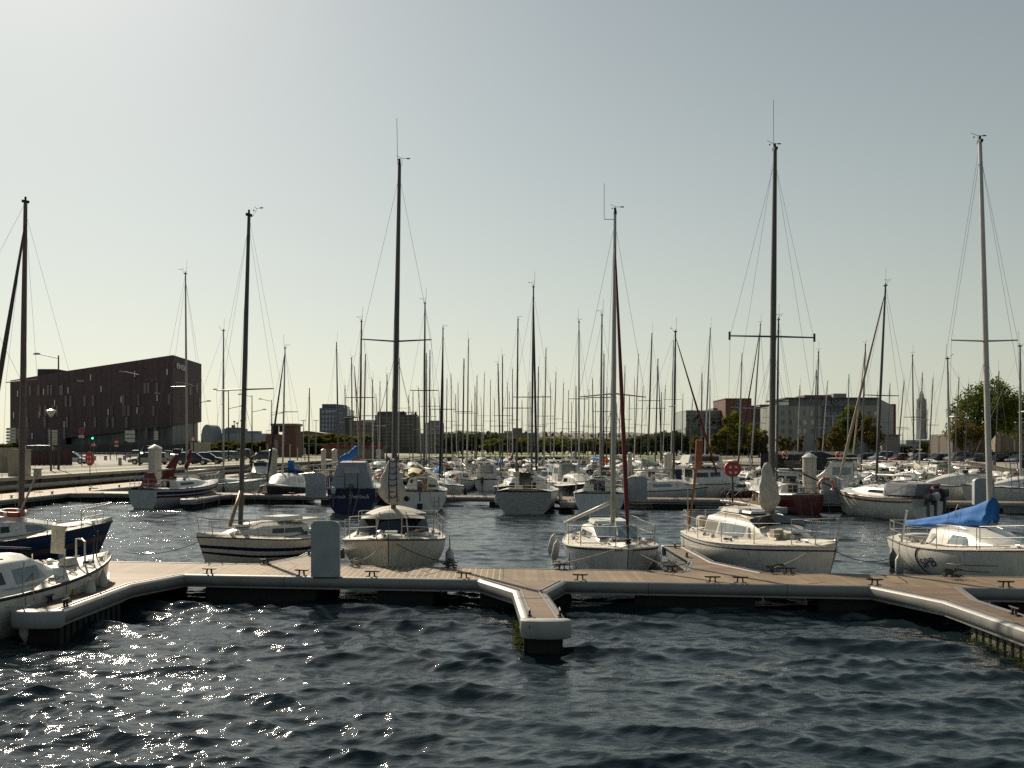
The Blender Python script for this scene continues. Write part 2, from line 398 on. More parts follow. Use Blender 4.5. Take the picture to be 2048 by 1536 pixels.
def walkway(label, xa, xb, front, back, floats, seams, cleats, deckmats, skipf=(), skipb=()):
    """main pontoon: front/back are functions x -> y; skips are x ranges where a finger joins and no gunwale runs"""
    root = thing('walkway_pontoon', label, 'pontoon')
    for x0, x1, m in deckmats:
        b = MB(); top = [(x0, front(x0), DZ), (x1, front(x1), DZ), (x1, back(x1), DZ), (x0, back(x0), DZ)]
        b.add(top+[(p[0], p[1], DZ-.12) for p in top], [(0, 1, 2, 3), (7, 6, 5, 4)]+[(i, (i+1) % 4+0, (i+1) % 4+4, i+4) for i in range(4)])
        obj('deck', b, m, root)
    def spans(skips):
        out = []; x = xa
        for s0, s1 in sorted(skips): out.append((x, s0)); x = s1
        out.append((x, xb)); return [q for q in out if q[1]-q[0] > .05]
    for x0, x1 in spans(skipf):
        cuts = [x0]+[s for s in seams if x0 < s < x1]+[x1]
        for u, v in zip(cuts, cuts[1:]):
            b = MB(); sweep(b, [(u+.004, front(u)), (v-.004, front(v))], PROF); obj('gunwale', b, EDGE, root, R(35))
    for x0, x1 in spans(skipb):
        b = MB(); sweep(b, [(x1, back(x1)), (x0, back(x0))], PROF); obj('gunwale', b, EDGE, root, R(35))
    for x0, x1 in floats:
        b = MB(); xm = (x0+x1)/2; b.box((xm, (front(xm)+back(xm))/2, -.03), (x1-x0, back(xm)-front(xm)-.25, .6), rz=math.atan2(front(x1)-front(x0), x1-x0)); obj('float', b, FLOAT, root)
    for x, side in cleats: cleat(root, x, (front(x)+.08 if side < 0 else back(x)-.08), math.atan2(front(xb)-front(xa), xb-xa))
    return root
f1 = lambda x: 21.75-.127*x
b1 = lambda x: 23.8-.14*x
cx = lambda px, y0=None: (px-1024)/FPX/(1/ (21.75) + .127*(px-1024)/FPX/21.75)   # column on the front edge
walkway('long walkway pontoon crossing the whole foreground with brown deck and grey edge', -12.4, 17, f1, b1,
    [(-6.9, -4.3), (-2.9, -1.65), (2.75, 5.3), (6.6, 8.0), (10.5, 13.5), (-12, -8.2), (-.6, 1.3)],
    [-5.1, 2.93, 5.8], [(wx(x, 22), -1) for x in (399, 595, 741, 928, 1158, 1412, 1464, 1712, 1946)]+[(wx(x, 24), 1) for x in (706, 902, 1122, 1330, 1550, 1838, 520)],
    [(-12.4, -.2, PLANK), (-.192, 17, PLANKS)], skipf=((-9.4, -7.46), (-.72, 1.14), (7.5, 9.27)), skipb=((-6.15, -4.5), (4.05, 5.8)))
e = .004
finger([(-9.38, f1(-9.38)), (-8.74, 21.3), (-8.72, 17.55)], [(-7.48, f1(-7.48)), (-8.08, 21.05), (-8.05, 17.5)],
    'front finger pontoon ending beside the white boat cropped by the left edge', floats=[(-8.6, -8.15, 17.75, 20.6)], cleats=[(-8.12, 18.1, PI/2), (-8.64, 18.6, PI/2)], num=[('1 2', .86)])
finger([(-.70, f1(-.7)), (.10, 20.1), (.26, 16.6)], [(1.12, f1(1.12)), (.62, 20.0), (.86, 16.55)],
    'short Y shaped finger pontoon pointing at the viewer from mid walkway', floats=[(.26, .80, 16.75, 19.6)], cleats=[(.30, 17.0, PI/2), (.82, 17.0, PI/2)], num=[('1 1', .1), ('1 2 2', .9)])
finger([(7.52, f1(7.52)), (8.18, 18.75), (8.24, 15.0)], [(9.25, f1(9.25)), (8.80, 18.85), (8.86, 15.0)],
    'front finger pontoon running off the right edge with pale ribbed float', floats=[(8.30, 8.74, 15.1, 17.9)], lightfloat=True, cleats=[(8.68, 17.2, PI/2)])
finger([(-4.55, b1(-4.55)), (-4.9, 26.0), (-4.92, 28.6)], [(-6.12, b1(-6.12)), (-5.55, 26.3), (-5.55, 28.6)],
    'finger pontoon behind the white panel between two moored boats', floats=[(-5.45, -5.02, 26.4, 28.3)], cleats=[(-5.45, 26.7, PI/2)])
finger([(5.75, b1(5.75)), (5.02, 25.1), (4.96, 29.2)], [(4.1, b1(4.1)), (4.56, 25.2), (4.5, 29.2)],
    'finger pontoon between the silver boat and the white boat with bundled sail', floats=[(4.58, 4.9, 25.6, 28.9)], cleats=[(4.62, 26.3, PI/2), (4.7, 28.7, PI/2)])
b = MB(); b.tube([(wx(882, 21.9)+.45*math.cos(a)*.5+.22, 21.72, .33-.18*math.sin(a)) for a in [PI*i/10 for i in range(11)]], .012, 5); tag(obj('hanging_hose', b, RUB), 'black hose looping down below the walkway left of the centre finger', 'hose')
# service panel with a rounded top
def panel(px, D, w, h, label, z0=DZ+.016, thick=.16, m=None):
    root = thing('service_pedestal', label, 'pedestal', (wx(px, D), D, z0), group='white service pedestals on the pontoons')
    b = MB(); pts = [(-w/2, 0), (w/2, 0)]
    r = w*.30
    for i in range(7): a = i/6*PI/2; pts.append((w/2-r+r*math.cos(a), h-r*.55+r*.55*math.sin(a)))
    for i in range(7): a = PI/2+i/6*PI/2; pts.append((-w/2+r+r*math.cos(a), h-r*.55+r*.55*math.sin(a)))
    b.extr(pts, (0, -thick/2, 0), (1, 0, 0), (0, 0, 1), (0, 1, 0), thick)
    obj('body', b, m or mat('pedestal_grp', (.52, .53, .55), .45, var=.10, scale=2.2, stain=(.3, .3, .29)), root, R(40))
    b = MB(); q = [(x*1.03, z+(0.012 if z > .1 else 0)) for x, z in pts]; b.extr(q, (0, -thick/2-.012, 0), (1, 0, 0), (0, 0, 1), (0, 1, 0), .03); obj('rim', b, mat('pedestal_rim', (.36, .37, .38), .5), root, R(40))
    for sx in (-.28, .28, .4, -.4) if D < 30 else ():
        b = MB(); b.lathe([(.012, -.006), (.009, .0)], (sx*w, -thick/2-.014, .05), 8, axis='Y'); obj('bolt', b, STEEL, root)
    if D < 30:
        for zz in (.30, .95):
            b = MB(); b.box((0, -thick/2-.002, zz), (w*.9, .006, .006)); obj('panel_joint', b, mat('joint_dark', (.2, .2, .2), .6), root)
        b = MB(); b.box((.14, -thick/2-.004, 1.08), (.16, .008, .06)); obj('faded_label', b, mat('faded_label', (.4, .4, .38), .6), root)
    return root
panel(652, 22.25, .62, 1.24, 'large grey white service panel with rounded top standing on the foreground walkway')
# ------------------------------------------------------------------ boats
class Hull:
    """hull form; local x forward, y to port, z up from the waterline"""
    def __init__(s, L, B, fb, fs, tw=.75, rake=.5, tr=-.1, full=2.3, sag=.08, maxt=.42, fine=2.1):
        s.L, s.B, s.fb, s.fs, s.tw, s.rake, s.tr, s.full, s.sag, s.maxt, s.fine = L, B, fb, fs, tw, rake, tr, full, sag, maxt, fine
    def b(s, t):
        if t < s.maxt: f = s.tw+(1-s.tw)*math.sin(PI/2*t/s.maxt)
        else: u = (t-s.maxt)/(1-s.maxt); f = (1-u**s.fine)**.85 if u < 1 else 0
        return max(.012, s.B/2*f)
    def z(s, t): return s.fs+(s.fb-s.fs)*t**1.7-s.sag*math.sin(PI*t)
    def pt(s, t, q, side=1):
        zs = s.z(t); d = .34*(1-max(0, (t-.7)/.3)**2)+.02; n = s.full*(1-t**2)+1.15*t**2
        z = zs-(zs+d)*q; w = s.b(t)*(1-q**n)**(.55+.2*t)
        x = s.L*(t-.5)+s.rake*(z/s.fb)*t**7-s.tr*(z/s.fs)*(1-t)**8
        return (x, side*w, z)
    def dk(s, t, v, up=0):            # deck point, v from -1 (starboard) to 1 (port)
        x, y, z = s.pt(t, 0, 1); return (x, y*v, z+.05*s.B*(1-v*v)+up)
    def tx(s, x): return min(1, max(0, x/s.L+.5))
    def dz(s, x, y=0):
        t = s.tx(x); b = s.b(t); return s.z(t)+.05*s.B*(1-min(1, abs(y)/b)**2)
def build_hull(h, root, mats, bands=(), transom_m=0, near=True, cockpit=True, rub=BROWN, rubr=.02):
    if near: mats = list(mats)+[GRIME]; bands = ((.745, .775, len(mats)-1),)+tuple(bands)
    """mats[0] topsides; bands = (q0, q1, slot) painted stripes as fractions of the depth below the sheer"""
    qs = {0, .04, .12, .22, .34, .46, .58, .7, .82, .92, 1}
    for a, c, m in bands: qs |= {a, c}
    qs = sorted(qs); NT = 20 if near else 11
    ts = [1-(1-i/NT)**1.15 for i in range(NT+1)]
    b = MB()
    for side in (1, -1):
        rings = [[h.pt(t, q, side) for q in qs] for t in ts]
        if side == -1: rings = rings[::-1]
        def mf(i, j):
            qm = (qs[j]+qs[j+1])/2
            for a, c, m in bands:
                if a <= qm <= c: return m
            return 0
        b.loft(rings, mfn=mf)
    ring = [h.pt(0, q, 1) for q in qs]+[h.pt(0, q, -1) for q in reversed(qs[:-1])]
    b.add(ring, [tuple(range(len(ring)))[::-1]], transom_m)
    obj('hull', b, mats, root, R(50))
    # deck with a sunk cockpit
    b = MB(); vs = (-1, -.62, -.3, 0, .3, .62, 1); c0, c1 = (.05, .30) if cockpit else (2, 3)
    tt = sorted(set(ts) | ({c0, c1} if cockpit else set()))
    o = []
    for i in range(len(tt)-1):
        for j in range(len(vs)-1):
            if tt[i] >= c0-1e-6 and tt[i+1] <= c1+1e-6 and abs((vs[j]+vs[j+1])/2) < .62: continue
            b.add([h.dk(tt[i], vs[j]), h.dk(tt[i+1], vs[j]), h.dk(tt[i+1], vs[j+1]), h.dk(tt[i], vs[j+1])], [(0, 1, 2, 3)])
    obj('deck', b, DECK if near else GEL, root)
    if cockpit:
        b = MB(); dp = -.38
        a = [h.dk(c0, -.62), h.dk(c1, -.62), h.dk(c1, .62), h.dk(c0, .62)]; lo = [(p[0], p[1]*.8, p[2]+dp) for p in a]
        b.add(a+lo, [(4, 5, 6, 7), (0, 4, 5, 1)[::-1], (1, 5, 6, 2)[::-1], (2, 6, 7, 3)[::-1], (3, 7, 4, 0)[::-1]])
        obj('cockpit', b, DECK, root)
    if rub:
        b = MB()
        for side in (1, -1): b.tube([h.pt(t, .012, side) for t in ts], rubr, 6 if near else 4)
        b.tube([h.pt(0, .012, -1), h.pt(0, .012, 1)], rubr, 4)
        obj('rubbing_strake', b, rub, root)
class Trunk:
    """cabin top: stations (x, half width, height) from aft to fore"""
    def __init__(s, h, st, incl=.16, crown=.07, zb=None):
        s.h, s.st, s.incl, s.crown = h, st, incl, crown; s.zb = zb or (lambda x, y: h.dz(x, y)-.03)
    def at(s, x):
        st = s.st
        for a, c in zip(st, st[1:]):
            if a[0] <= x <= c[0]:
                f = (x-a[0])/(c[0]-a[0]+1e-9); return a[1]+(c[1]-a[1])*f, a[2]+(c[2]-a[2])*f
        return (st[0] if x < st[0][0] else st[-1])[1:]
    def side(s, x, f, sd, out=0):
        w, hh = s.at(x); z = s.zb(x, w)
        return (x, sd*(w*(1-s.incl*f)+out), z+hh*.86*f)
    def ring(s, x, w, hh):
        zb = s.zb(x, w); k = 1-s.incl
        half = [(w, 0), (w*(1-s.incl*.5), .5*.86*hh), (w*k, .86*hh), (w*(k-.06), .95*hh), (w*(k-.2), hh), (w*.35, hh+s.crown*w), (0, hh+s.crown*w*1.25)]
        return [(x, -y, zb+z) for y, z in half]+[(x, y, zb+z) for y, z in reversed(half[:-1])]
    def build(s, root, m=GEL, name='cabin'):
        b = MB(); rings = [s.ring(*q) for q in s.st]; b.loft(rings, caps=True); return obj(name, b, m, root, R(35))
    def window(s, root, x0, x1, f0=.3, f1=.8, sd=1, m=None, slant0=0, slant1=0, n=5, name='cabin_window'):
        b = MB(); k = n
        lo = [s.side(x0+slant0*0+(x1-x0)*i/k, f0, sd, .007) for i in range(k+1)]
        hi = [s.side(x0+slant0+(x1-slant1-x0-slant0)*i/k, f1, sd, .007) for i in range(k+1)]
        lo2 = [(p[0], p[1]-sd*.02, p[2]) for p in lo]; hi2 = [(p[0], p[1]-sd*.02, p[2]) for p in hi]
        b.loft([lo2, lo, hi, hi2]); return obj(name, b, m or GLASS, root)
    def front(s, root, i=-1, v0=-.8, v1=.8, f0=.15, f1=.85, m=None, name='front_window', n=6):
        """glass on the slope between the last two stations"""
        (xa, wa, ha), (xb, wb, hb) = s.st[i-1], s.st[i]
        b = MB(); rows = []
        for f in (f0, f1):
            x = xb+(xa-xb)*f; w = wb+(wa-wb)*f; hh = hb+(ha-hb)*f; zb = s.zb(x, w)
            row = []
            for j in range(n+1):
                v = v0+(v1-v0)*j/n; y = v*w*(1-s.incl*.9)
                zt = hh+s.crown*w*1.25*(1-(abs(v))**2)
                row.append((x+.012, y, zb+zt+.012))
            rows.append(row)
        b.loft(rows); b.loft([[(p[0]-.02, p[1], p[2]-.02) for p in r] for r in rows[::-1]]); return obj(name, b, m or GLASS, root)
def seg(b, p, q, r, n=5): b.tube([p, q], r, n)
def tubes(name, lst, r, m, root, n=5):
    b = MB()
    for p in lst: b.tube(p, r, n)
    return obj(name, b, m, root)
def rig(root, h, xm, zm, H, top=(0, 0), r=.055, m=ALUD, spreader=(.5,), sw=.9, sback=.12, sup=0, stay=True, near=True, gear=('vane',), boom=None, furl=None, cover=None, wire=.0035, bstay=True, ant=1.2, fore=None):
    """mast and standing rigging; top = sideways and forward offset of the masthead (local y, x)"""
    T = Vector((xm+top[1], top[0], zm+H)); Bs = Vector((xm, 0, zm))
    at = lambda f: Bs+(T-Bs)*f
    b = MB(); n = 10 if near else 6
    b.tube([at(0), at(.6), at(1)], [r, r*.95, r*.62], n, flat=1.25); mast = obj('mast', b, m, root, R(40))
    if near:
        b = MB(); b.box((Bs.x, 0, zm+.02), (.22, .18, .05)); obj('mast_step', b, ALU, root)
    bt = h.b(h.tx(xm)); ch = [(xm-.15, s*bt*.93, h.dz(xm, bt*.9)) for s in (1, -1)]
    sh = []
    for f in spreader:
        P = at(f)
        for s in (1, -1):
            tip = (P.x-sback, P.y+s*sw, P.z+sup)
            sp = MB(); sp.tube([P, tip], [r*.35 if near else .03, r*.25 if near else .022], 5); obj('spreader', sp, m, root)
            sh.append([ch[0 if s > 0 else 1], tip, at(.97 if f == spreader[-1] else f+.3)])
            if near: sh.append([(xm+.25, s*bt*.93, h.dz(xm, bt*.9)), at(f-.03)]); sh.append([(xm-.5, s*bt*.95, h.dz(xm, bt*.9)), at(f-.03)])
    if not spreader: sh += [[ch[0], at(.95)], [ch[1], at(.95)]]
    bow = Vector((h.pt(1, 0)[0]-.08, 0, h.z(1)+.05)); st = Vector((h.pt(0, 0)[0]+.05, 0, h.z(0)+.05))
    ff = at(fore if fore else .97)
    if not furl: sh.append([bow, ff])
    if bstay: sh.append([st, T])
    if near:
        for i, q in enumerate(sh):
            bb = MB(); bb.tube(q, wire, 4); obj('stay' if i >= len(sh)-2 else 'shroud', bb, WIRE, root)
        bb = MB(); k = 3                                        # halyards slapping beside the mast
        for i in range(k):
            a = at(.98); c = Bs+Vector((.12-.1*i, .08*(i-1), .5)); md = (a+c)/2+Vector((0, .03*(i-1), 0)); bb.tube([c, md, a], .004, 4)
        obj('halyard', bb, ROPE, root)
    else:
        bb = MB()
        for q in sh: bb.tube(q, wire, 3)
        obj('rigging', bb, WIRE, root)
    if furl:
        a = bow+Vector((0, 0, .18)); c = ff; b = MB(); b.tube([a, a+(c-a)*.12, a+(c-a)*.5, a+(c-a)*.93, c], [.02, furl[1], furl[1]*.85, furl[1]*.4, .012], 8); obj('furled_jib', b, furl[0], root, True)
        if near:
            b = MB(); b.lathe([(.03, 0), (.075, .01), (.075, .05), (.035, .07), (.075, .09), (.075, .12), (.03, .13)], tuple(bow+Vector((0, 0, .05))), 10); obj('furling_drum', b, RUB, root)
    # masthead gear
    if near or 'vane' in gear:
        b = MB(); b.box((T.x, T.y, T.z+.03), (.2, .07, .07)); b.tube([T+Vector((0, 0, .05)), T+Vector((0, 0, .17))], .03 if near else .02, 6); obj('masthead_light', b, RUB, root)
    if 'vane' in gear:
        b = MB(); q = T+Vector((-.08, .06, 0)); w = .0055 if near else .008
        b.tube([q, q+Vector((-.16, .0, .22))], w, 4); b.tube([q+Vector((-.16, -.02, .25)), q+Vector((-.16, .16, .25))], w, 4)
        b.box(tuple(q+Vector((-.16, .17, .25))), (.05, .09, .02)); b.box(tuple(q+Vector((-.16, -.1, .21))), (.03, .03, .03)); b.tube([q+Vector((-.16, 0, .25)), q+Vector((-.22, -.14, .33))], w, 4)
        obj('wind_vane', b, RUB, root)
    if ant:
        b = MB(); q = T+Vector((.03, -.05, 0)); b.tube([q, q+Vector((.02, -.02, ant))], .006 if near else .0075, 4); obj('antenna', b, RUB, root)
    if boom:
        p0, p1, br = boom[:3]; b = MB(); b.tube([p0, p1], br, 8); obj('boom', b, MASTW if len(boom) < 4 else boom[3], root, R(40))
    if cover: sailcover(root, *cover)
    return mast, at
def sailcover(root, p0, p1, rad0, rad1, m, droop=.1, name='sail_cover', n=14, seed=1, rise=.25):
    """lumpy canvas over the boom from the mast end p0 to the outer end p1"""
    rr = random.Random(seed); p0, p1 = Vector(p0), Vector(p1); d = (p1-p0); dn = d.normalized(); sd = Vector((-dn.y, dn.x, 0)).normalized()
    rings = []
    for i in range(n+1):
        t = i/n; c = p0+d*t; rad = (rad0+(rad1-rad0)*t)*(1+.10*math.sin(i*1.7+seed)+.08*rr.uniform(-1, 1)); 
        ends = .35 if i in (0, n) else 1; up = rise*(1-t)**4; ring = []
        for j in range(12):
            a = 2*PI*j/12; f = 1+.10*math.sin(3*a+i*.9+seed)+.05*rr.uniform(-1, 1)
            w = rad*.62*math.cos(a)*f*ends; z = rad*math.sin(a)*f*ends
            z = z*(1.15 if z > 0 else 1.0)+(up if z > 0 else -droop*math.sin(PI*t)*.5)
            ring.append(tuple(c+sd*w+Vector((0, 0, z+rad*.25))))
        rings.append(ring)
    b = MB(); b.loft(rings, closed=True, caps=True); return obj(name, b, m, root, True)
def bundle(root, c, H, w, m, name='bagged_sail', seed=3, flat=.7):
    """crumpled pear-shaped sail bundle hanging against a mast"""
    rr = random.Random(seed); rings = []; N = 26; prof = [(0, .16), (.03, .34), (.10, .72), (.2, .95), (.32, 1.0), (.5, .88), (.66, .70), (.8, .52), (.93, .38), (1, .2)]
    def pr(t):
        for (a, x), (b_, y) in zip(prof, prof[1:]):
            if a <= t <= b_: f = (t-a)/(b_-a); f = f*f*(3-2*f); return x+(y-x)*f
        return .1
    ph = [rr.uniform(0, 6) for _ in range(6)]
    for i in range(N+1):
        t = i/N; rad = w*pr(t)*(1+.04*math.sin(t*21+ph[0])); ring = []
        for j in range(32):
            a = 2*PI*j/32
            f = 1+.09*math.sin(3*a+t*5+ph[1])+.07*abs(math.sin(4*a-t*7+ph[2]))+.05*math.sin(9*a+t*11+ph[3])*t+.02*rr.uniform(-1, 1)
            ring.append((c[0]+rad*math.cos(a)*f*flat+.03*math.sin(t*5), c[1]+rad*math.sin(a)*f, c[2]+H*t+.02*math.sin(a*3+t*9)))
        rings.append(ring)
    b = MB(); b.loft(rings, closed=True, caps=True); return obj(name, b, m, root, True)
def fender(root, x, y, ztop, ln=.55, r=.11, m=None, rope=.35, tilt=(0, 0)):
    b = MB(); p = [(.02, .0), (.035, -.05), (r*.6, -.09), (r, -.17), (r, -ln+.1), (r*.6, -ln+.02), (.03, -ln-.03), (.025, -ln-.07)]
    b.lathe([(a, z) for a, z in p], (0, 0, 0), 12); o = obj('fender', b, m or FEND, root, R(40)); o.location = (x, y, ztop-rope); o.rotation_euler = (tilt[0], tilt[1], 0)
    b = MB(); b.tube([(0, 0, 0), (0, 0, rope)], .008, 4); obj('lanyard', b, ROPED, o)
    return o
def pulpit(root, h, hh=.55, back=1.1, r=.0125, name='pulpit', mid=True):
    t0 = h.tx(h.L/2-back); lst = []
    P = [h.dk(t0, -.95), h.dk(.955, -.9), h.dk(.955, .9), h.dk(t0, .95)]
    tp = [(p[0]+.08*(i in (1, 2)), p[1], p[2]+hh) for i, p in enumerate(P)]
    nose = (h.pt(1, 0)[0]-.02, 0, h.z(1)+hh+.04)
    lst.append([tp[0], tp[1], (nose[0]-.05, -.10, nose[2]), (nose[0]-.05, .10, nose[2]), tp[2], tp[3]])
    for p, q in zip(P, tp): lst.append([p, q])
    if mid: 
        mt = [((p[0]+q[0])/2, (p[1]+q[1])/2, (p[2]+q[2])/2) for p, q in zip(P, tp)]
        lst.append([mt[0], mt[1]]); lst.append([mt[3], mt[2]])
    return tubes(name, lst, r, STEEL, root, 6)
def pushpit(root, h, hh=.55, fwd=.5, r=.0125):
    t1 = h.tx(-h.L/2+fwd); lst = []
    P = [h.dk(t1, -.95), h.dk(.015, -.93), h.dk(.015, .93), h.dk(t1, .95)]; tp = [(p[0], p[1], p[2]+hh) for p in P]
    md = [(p[0], p[1], p[2]+hh*.5) for p in P]
    lst += [tp, md]; lst += [[p, q] for p, q in zip(P, tp)]
    lst += [[h.dk(.015, -.3), (h.dk(.015, -.3)[0], h.dk(.015, -.3)[1], tp[1][2])], [h.dk(.015, .3), (h.dk(.015, .3)[0], h.dk(.015, .3)[1], tp[1][2])]]
    return tubes('pushpit', lst, r, STEEL, root, 6)
def rails(root, h, xs, hh=.52):
    for x in xs:
        for s in (-1, 1):
            t = h.tx(x); p = h.dk(t, .96*s); b = MB(); b.tube([p, (p[0], p[1], p[2]+hh)], [.013, .010], 6); obj('stanchion', b, STEEL, root)
    for s in (-1, 1):
        for k in (1, .5):
            pts = [(-h.L/2+.3)]+list(xs)+[h.L/2-1.0]
            b = MB(); b.tube([(lambda p: (p[0], p[1], p[2]+hh*k-.01))(h.dk(h.tx(x), .96*s)) for x in pts], .003, 4); obj('lifeline', b, WIRE, root)
def outboard(root, x, y, z, m=None, rz=0, s=1):
    g = MB(); g.loft([[(-.16*k*s+o, -.12*k*s, zz), (-.16*k*s+o, .12*k*s, zz), (.12*k*s+o, .14*k*s, zz), (.16*k*s+o, 0, zz), (.12*k*s+o, -.14*k*s, zz)] for k, zz, o in ((.7, 0, 0), (1, .08, 0), (1.05, .22, 0), (.85, .34, -.02), (.4, .38, -.03))], closed=True, caps=True)
    o = obj('outboard_motor', g, m or mat('outboard_cowl', (.05, .05, .055), .35, coat=.3), root, R(40)); o.location = (x, y, z); o.rotation_euler = (0, 0, rz)
    g = MB(); g.box((0, 0, -.35), (.13, .07, .75)); g.box((-.02, 0, -.7), (.22, .03, .06)); g.box((.13, 0, -.1), (.14, .2, .22)); obj('drive_leg', g, mat('motor_leg', (.10, .10, .11), .5), o)
    return o
def lifebuoy(root, loc, rot, r=.32, m=None, horseshoe=False):
    b = MB(); n = 20; pts = []
    rng = range(n+1) if not horseshoe else range(3, n-2)
    for i in rng: a = 2*PI*i/n+PI/2*0-PI/2; pts.append((r*math.cos(a), r*math.sin(a), 0))
    b.tube(pts, .075, 8, cap=horseshoe); o = obj('lifebuoy', b, m or ORANGE, root, True); o.location = loc; o.rotation_euler = rot
    b = MB()
    for i in (2, 7, 12, 17):
        a = 2*PI*i/n-PI/2; d = Vector((-math.sin(a), math.cos(a), 0))*.05; c = Vector((r*math.cos(a), r*math.sin(a), 0)); b.tube([c-d, c+d], .081, 8)
    obj('reflective_band', b, WHT, o); return o
def hatch(root, h, x, z, w=.5, m=None, y=0, ln=None):
    b = MB(); b.box((x, y, z+.02), (ln or w, w, .05), taper=.92); obj('hatch', b, m or mat('hatch_acrylic', (.10, .11, .12), .2), root)
def companion(root, tr, m=WOOD, w=.5, open_=False):
    x, ww, hh = tr.st[0]; zb = tr.zb(x, ww)
    b = MB(); b.box((x-.012, 0, zb+hh*.42), (.03, w, hh*1.05)); obj('companionway', b, GLASS if open_ else m, root)
    b = MB(); b.box((x+.28, 0, zb+hh+tr.crown*ww*1.25+.02), (.65, w+.1, .05)); obj('sliding_hatch', b, m, root)
GRIME = mat('waterline_grime', (.17, .16, .10), .8, var=.5, scale=6, stain=(.05, .06, .03), stz=1)
def fittings(root, h, seed, tr=None, wx_=(-1.6, -.9)):
    """winches, cleats, vents, coiled lines and loose gear on a near boat"""
    rr = random.Random(seed)
    for x in wx_:
        for s in (-1, 1):
            t = h.tx(x); p = h.dk(t, .76*s); b = MB(); b.lathe([(.06, 0), (.055, .04), (.04, .07), (.055, .12), (.02, .13)], tuple(p), 10); obj('winch', b, STEEL, root, R(40))
    for x in (h.L/2-.55, -h.L/2+.3):
        for s in (-1, 1):
            p = Vector(h.dk(h.tx(x), .7*s)); b = MB(); b.tube([p+Vector((-.10, 0, .05)), p+Vector((.10, 0, .05))], .012, 5); b.box(tuple(p+Vector((0, 0, .02))), (.07, .04, .05)); obj('deck_cleat', b, STEEL, root)
    for k in range(7):
        x, s = rr.uniform(-.45, .42)*h.L, rr.choice([-1, 1]); p = Vector(h.dk(h.tx(x), s*rr.uniform(.6, .86)))+Vector((0, 0, .02)); b = MB(); q = rr.uniform(.05, .14)
        b.tube([(p.x+q*math.cos(t*.9)*(1+.1*k), p.y+q*math.sin(t*.9), p.z+.012*t/3) for t in range(16)], .010, 4); obj('coiled_line', b, rr.choice([ROPE, ROPED, ROPEB, ROPE]), root)
    for k in range(3):
        s = rr.choice([-1, 1]); pts = []
        for i in range(9): x = -h.L*.42+h.L*.8*i/8; p = h.dk(h.tx(x), s*(.72+.08*math.sin(i*1.3+k))); pts.append((p[0], p[1], p[2]+.015))
        b = MB(); b.tube(pts, .008, 4); obj('deck_line', b, rr.choice([ROPE, ROPED]), root)
    for k in range(2):
        x = rr.uniform(.22, .36)*h.L; p = h.dk(h.tx(x), rr.choice([-.3, .3])); b = MB(); b.lathe([(.06, 0), (.06, .05), (.09, .08), (.03, .11)], p, 10); obj('deck_vent', b, rr.choice([STEEL, GEL]), root, R(40))
    if tr:
        for s in (-1, 1):
            xs = [q[0] for q in tr.st]; x0, x1 = xs[0]+.2, min(xs[-1]-.6, xs[0]+2.2); pts = []
            for i in range(7): x = x0+(x1-x0)*i/6; w, hh = tr.at(x); pts.append((x, s*w*.62, tr.zb(x, w)+hh+.05+.035*(i not in (0, 6))))
            b = MB(); b.tube(pts, .014, 5); obj('handrail', b, WOOD, root)
def hully(h, x, z):                                # half breadth of the hull at a point of its side
    t = h.tx(x); zs = h.z(t); d = .34*(1-max(0, (t-.7)/.3)**2)+.02; q = min(1, max(0, (zs-z)/(zs+d))); return h.pt(t, q, 1)[1]
def boat(name, label, bow, stern, B, fb, fs, cat='sailboat', group=None, heel=0, **kw):
    bow, stern = Vector((*bow, 0)), Vector((*stern, 0)); d = bow-stern; L = d.length; c = (bow+stern)/2
    root = thing(name, label, cat, c, math.atan2(d.y, d.x), group)
    rake = kw.pop('rake', .35); h = Hull(L-rake, B, fb, fs, rake=rake, **kw)
    return root, h
def topoff(root, xm, px, py, D=None):
    """masthead offsets (y, x local) and height so that the masthead stands at px, py of the photograph"""
    Mx = Matrix.Translation(root.location) @ Matrix.Rotation(root.rotation_euler[2], 4, 'Z')
    base = Mx @ Vector((xm, 0, 0)); D = base.y; t = Vector((wx(px, D), D, wz(py, D))); l = Mx.inverted() @ t
    return (l.y, l.x-xm), l.z
# ------------------------------------------------------------------ foreground boats
# --- cream cruiser with wrap windows, bow to the walkway
root, h = boat('sailboat', 'cream motor sailer with dark wraparound windscreen and cream sail bundled on its mast', (-3.02, 24.35), (-3.55, 31.3), 2.85, 1.22, .9, full=2.6, tw=.85, fine=2.6)
build_hull(h, root, [GELC, ANTI], bands=((.80, 1, 1),), rub=BROWN, rubr=.025)
tr = Trunk(h, [(-1.3, .98, .62), (.2, 1.0, .62), (.78, .93, .58), (1.02, .80, .30), (1.12, .74, .0)], incl=.2, crown=.10); tr.build(root, GELC)
for s in (1, -1): tr.window(root, -.7, .62, .30, .82, s, m=GLASSC, slant1=.05, slant0=.1)
tr.front(root, -2+1-0, -.05, -.9) if False else None
b = MB(); rows = []
for f in (.18, .92):
    row = []
    for j in range(13):
        a = -1+2*j/12; w = 1.0-.15*f; x = 1.66-.55*f-.62*(abs(a)**2.6); row.append((x+.02, a*w, h.dz(1.0, abs(a*w)*.6)-.03+.62*f))
    rows.append(row)
b.loft(rows); b.loft([[(p[0]-.05, p[1]*.98, p[2]) for p in r] for r in rows[::-1]]); obj('windscreen', b, GLASS, root, True)
for a in (-.42, .42):
    b = MB(); b.tube([(1.60, a*.98, h.dz(1.2)+.08), (1.12, a*.84, h.dz(1.2)+.56)], .020, 5); obj('windscreen_bar', b, GELC, root)
b = MB(); zb_ = h.dz(0)+.49                              # canvas-covered domed roof
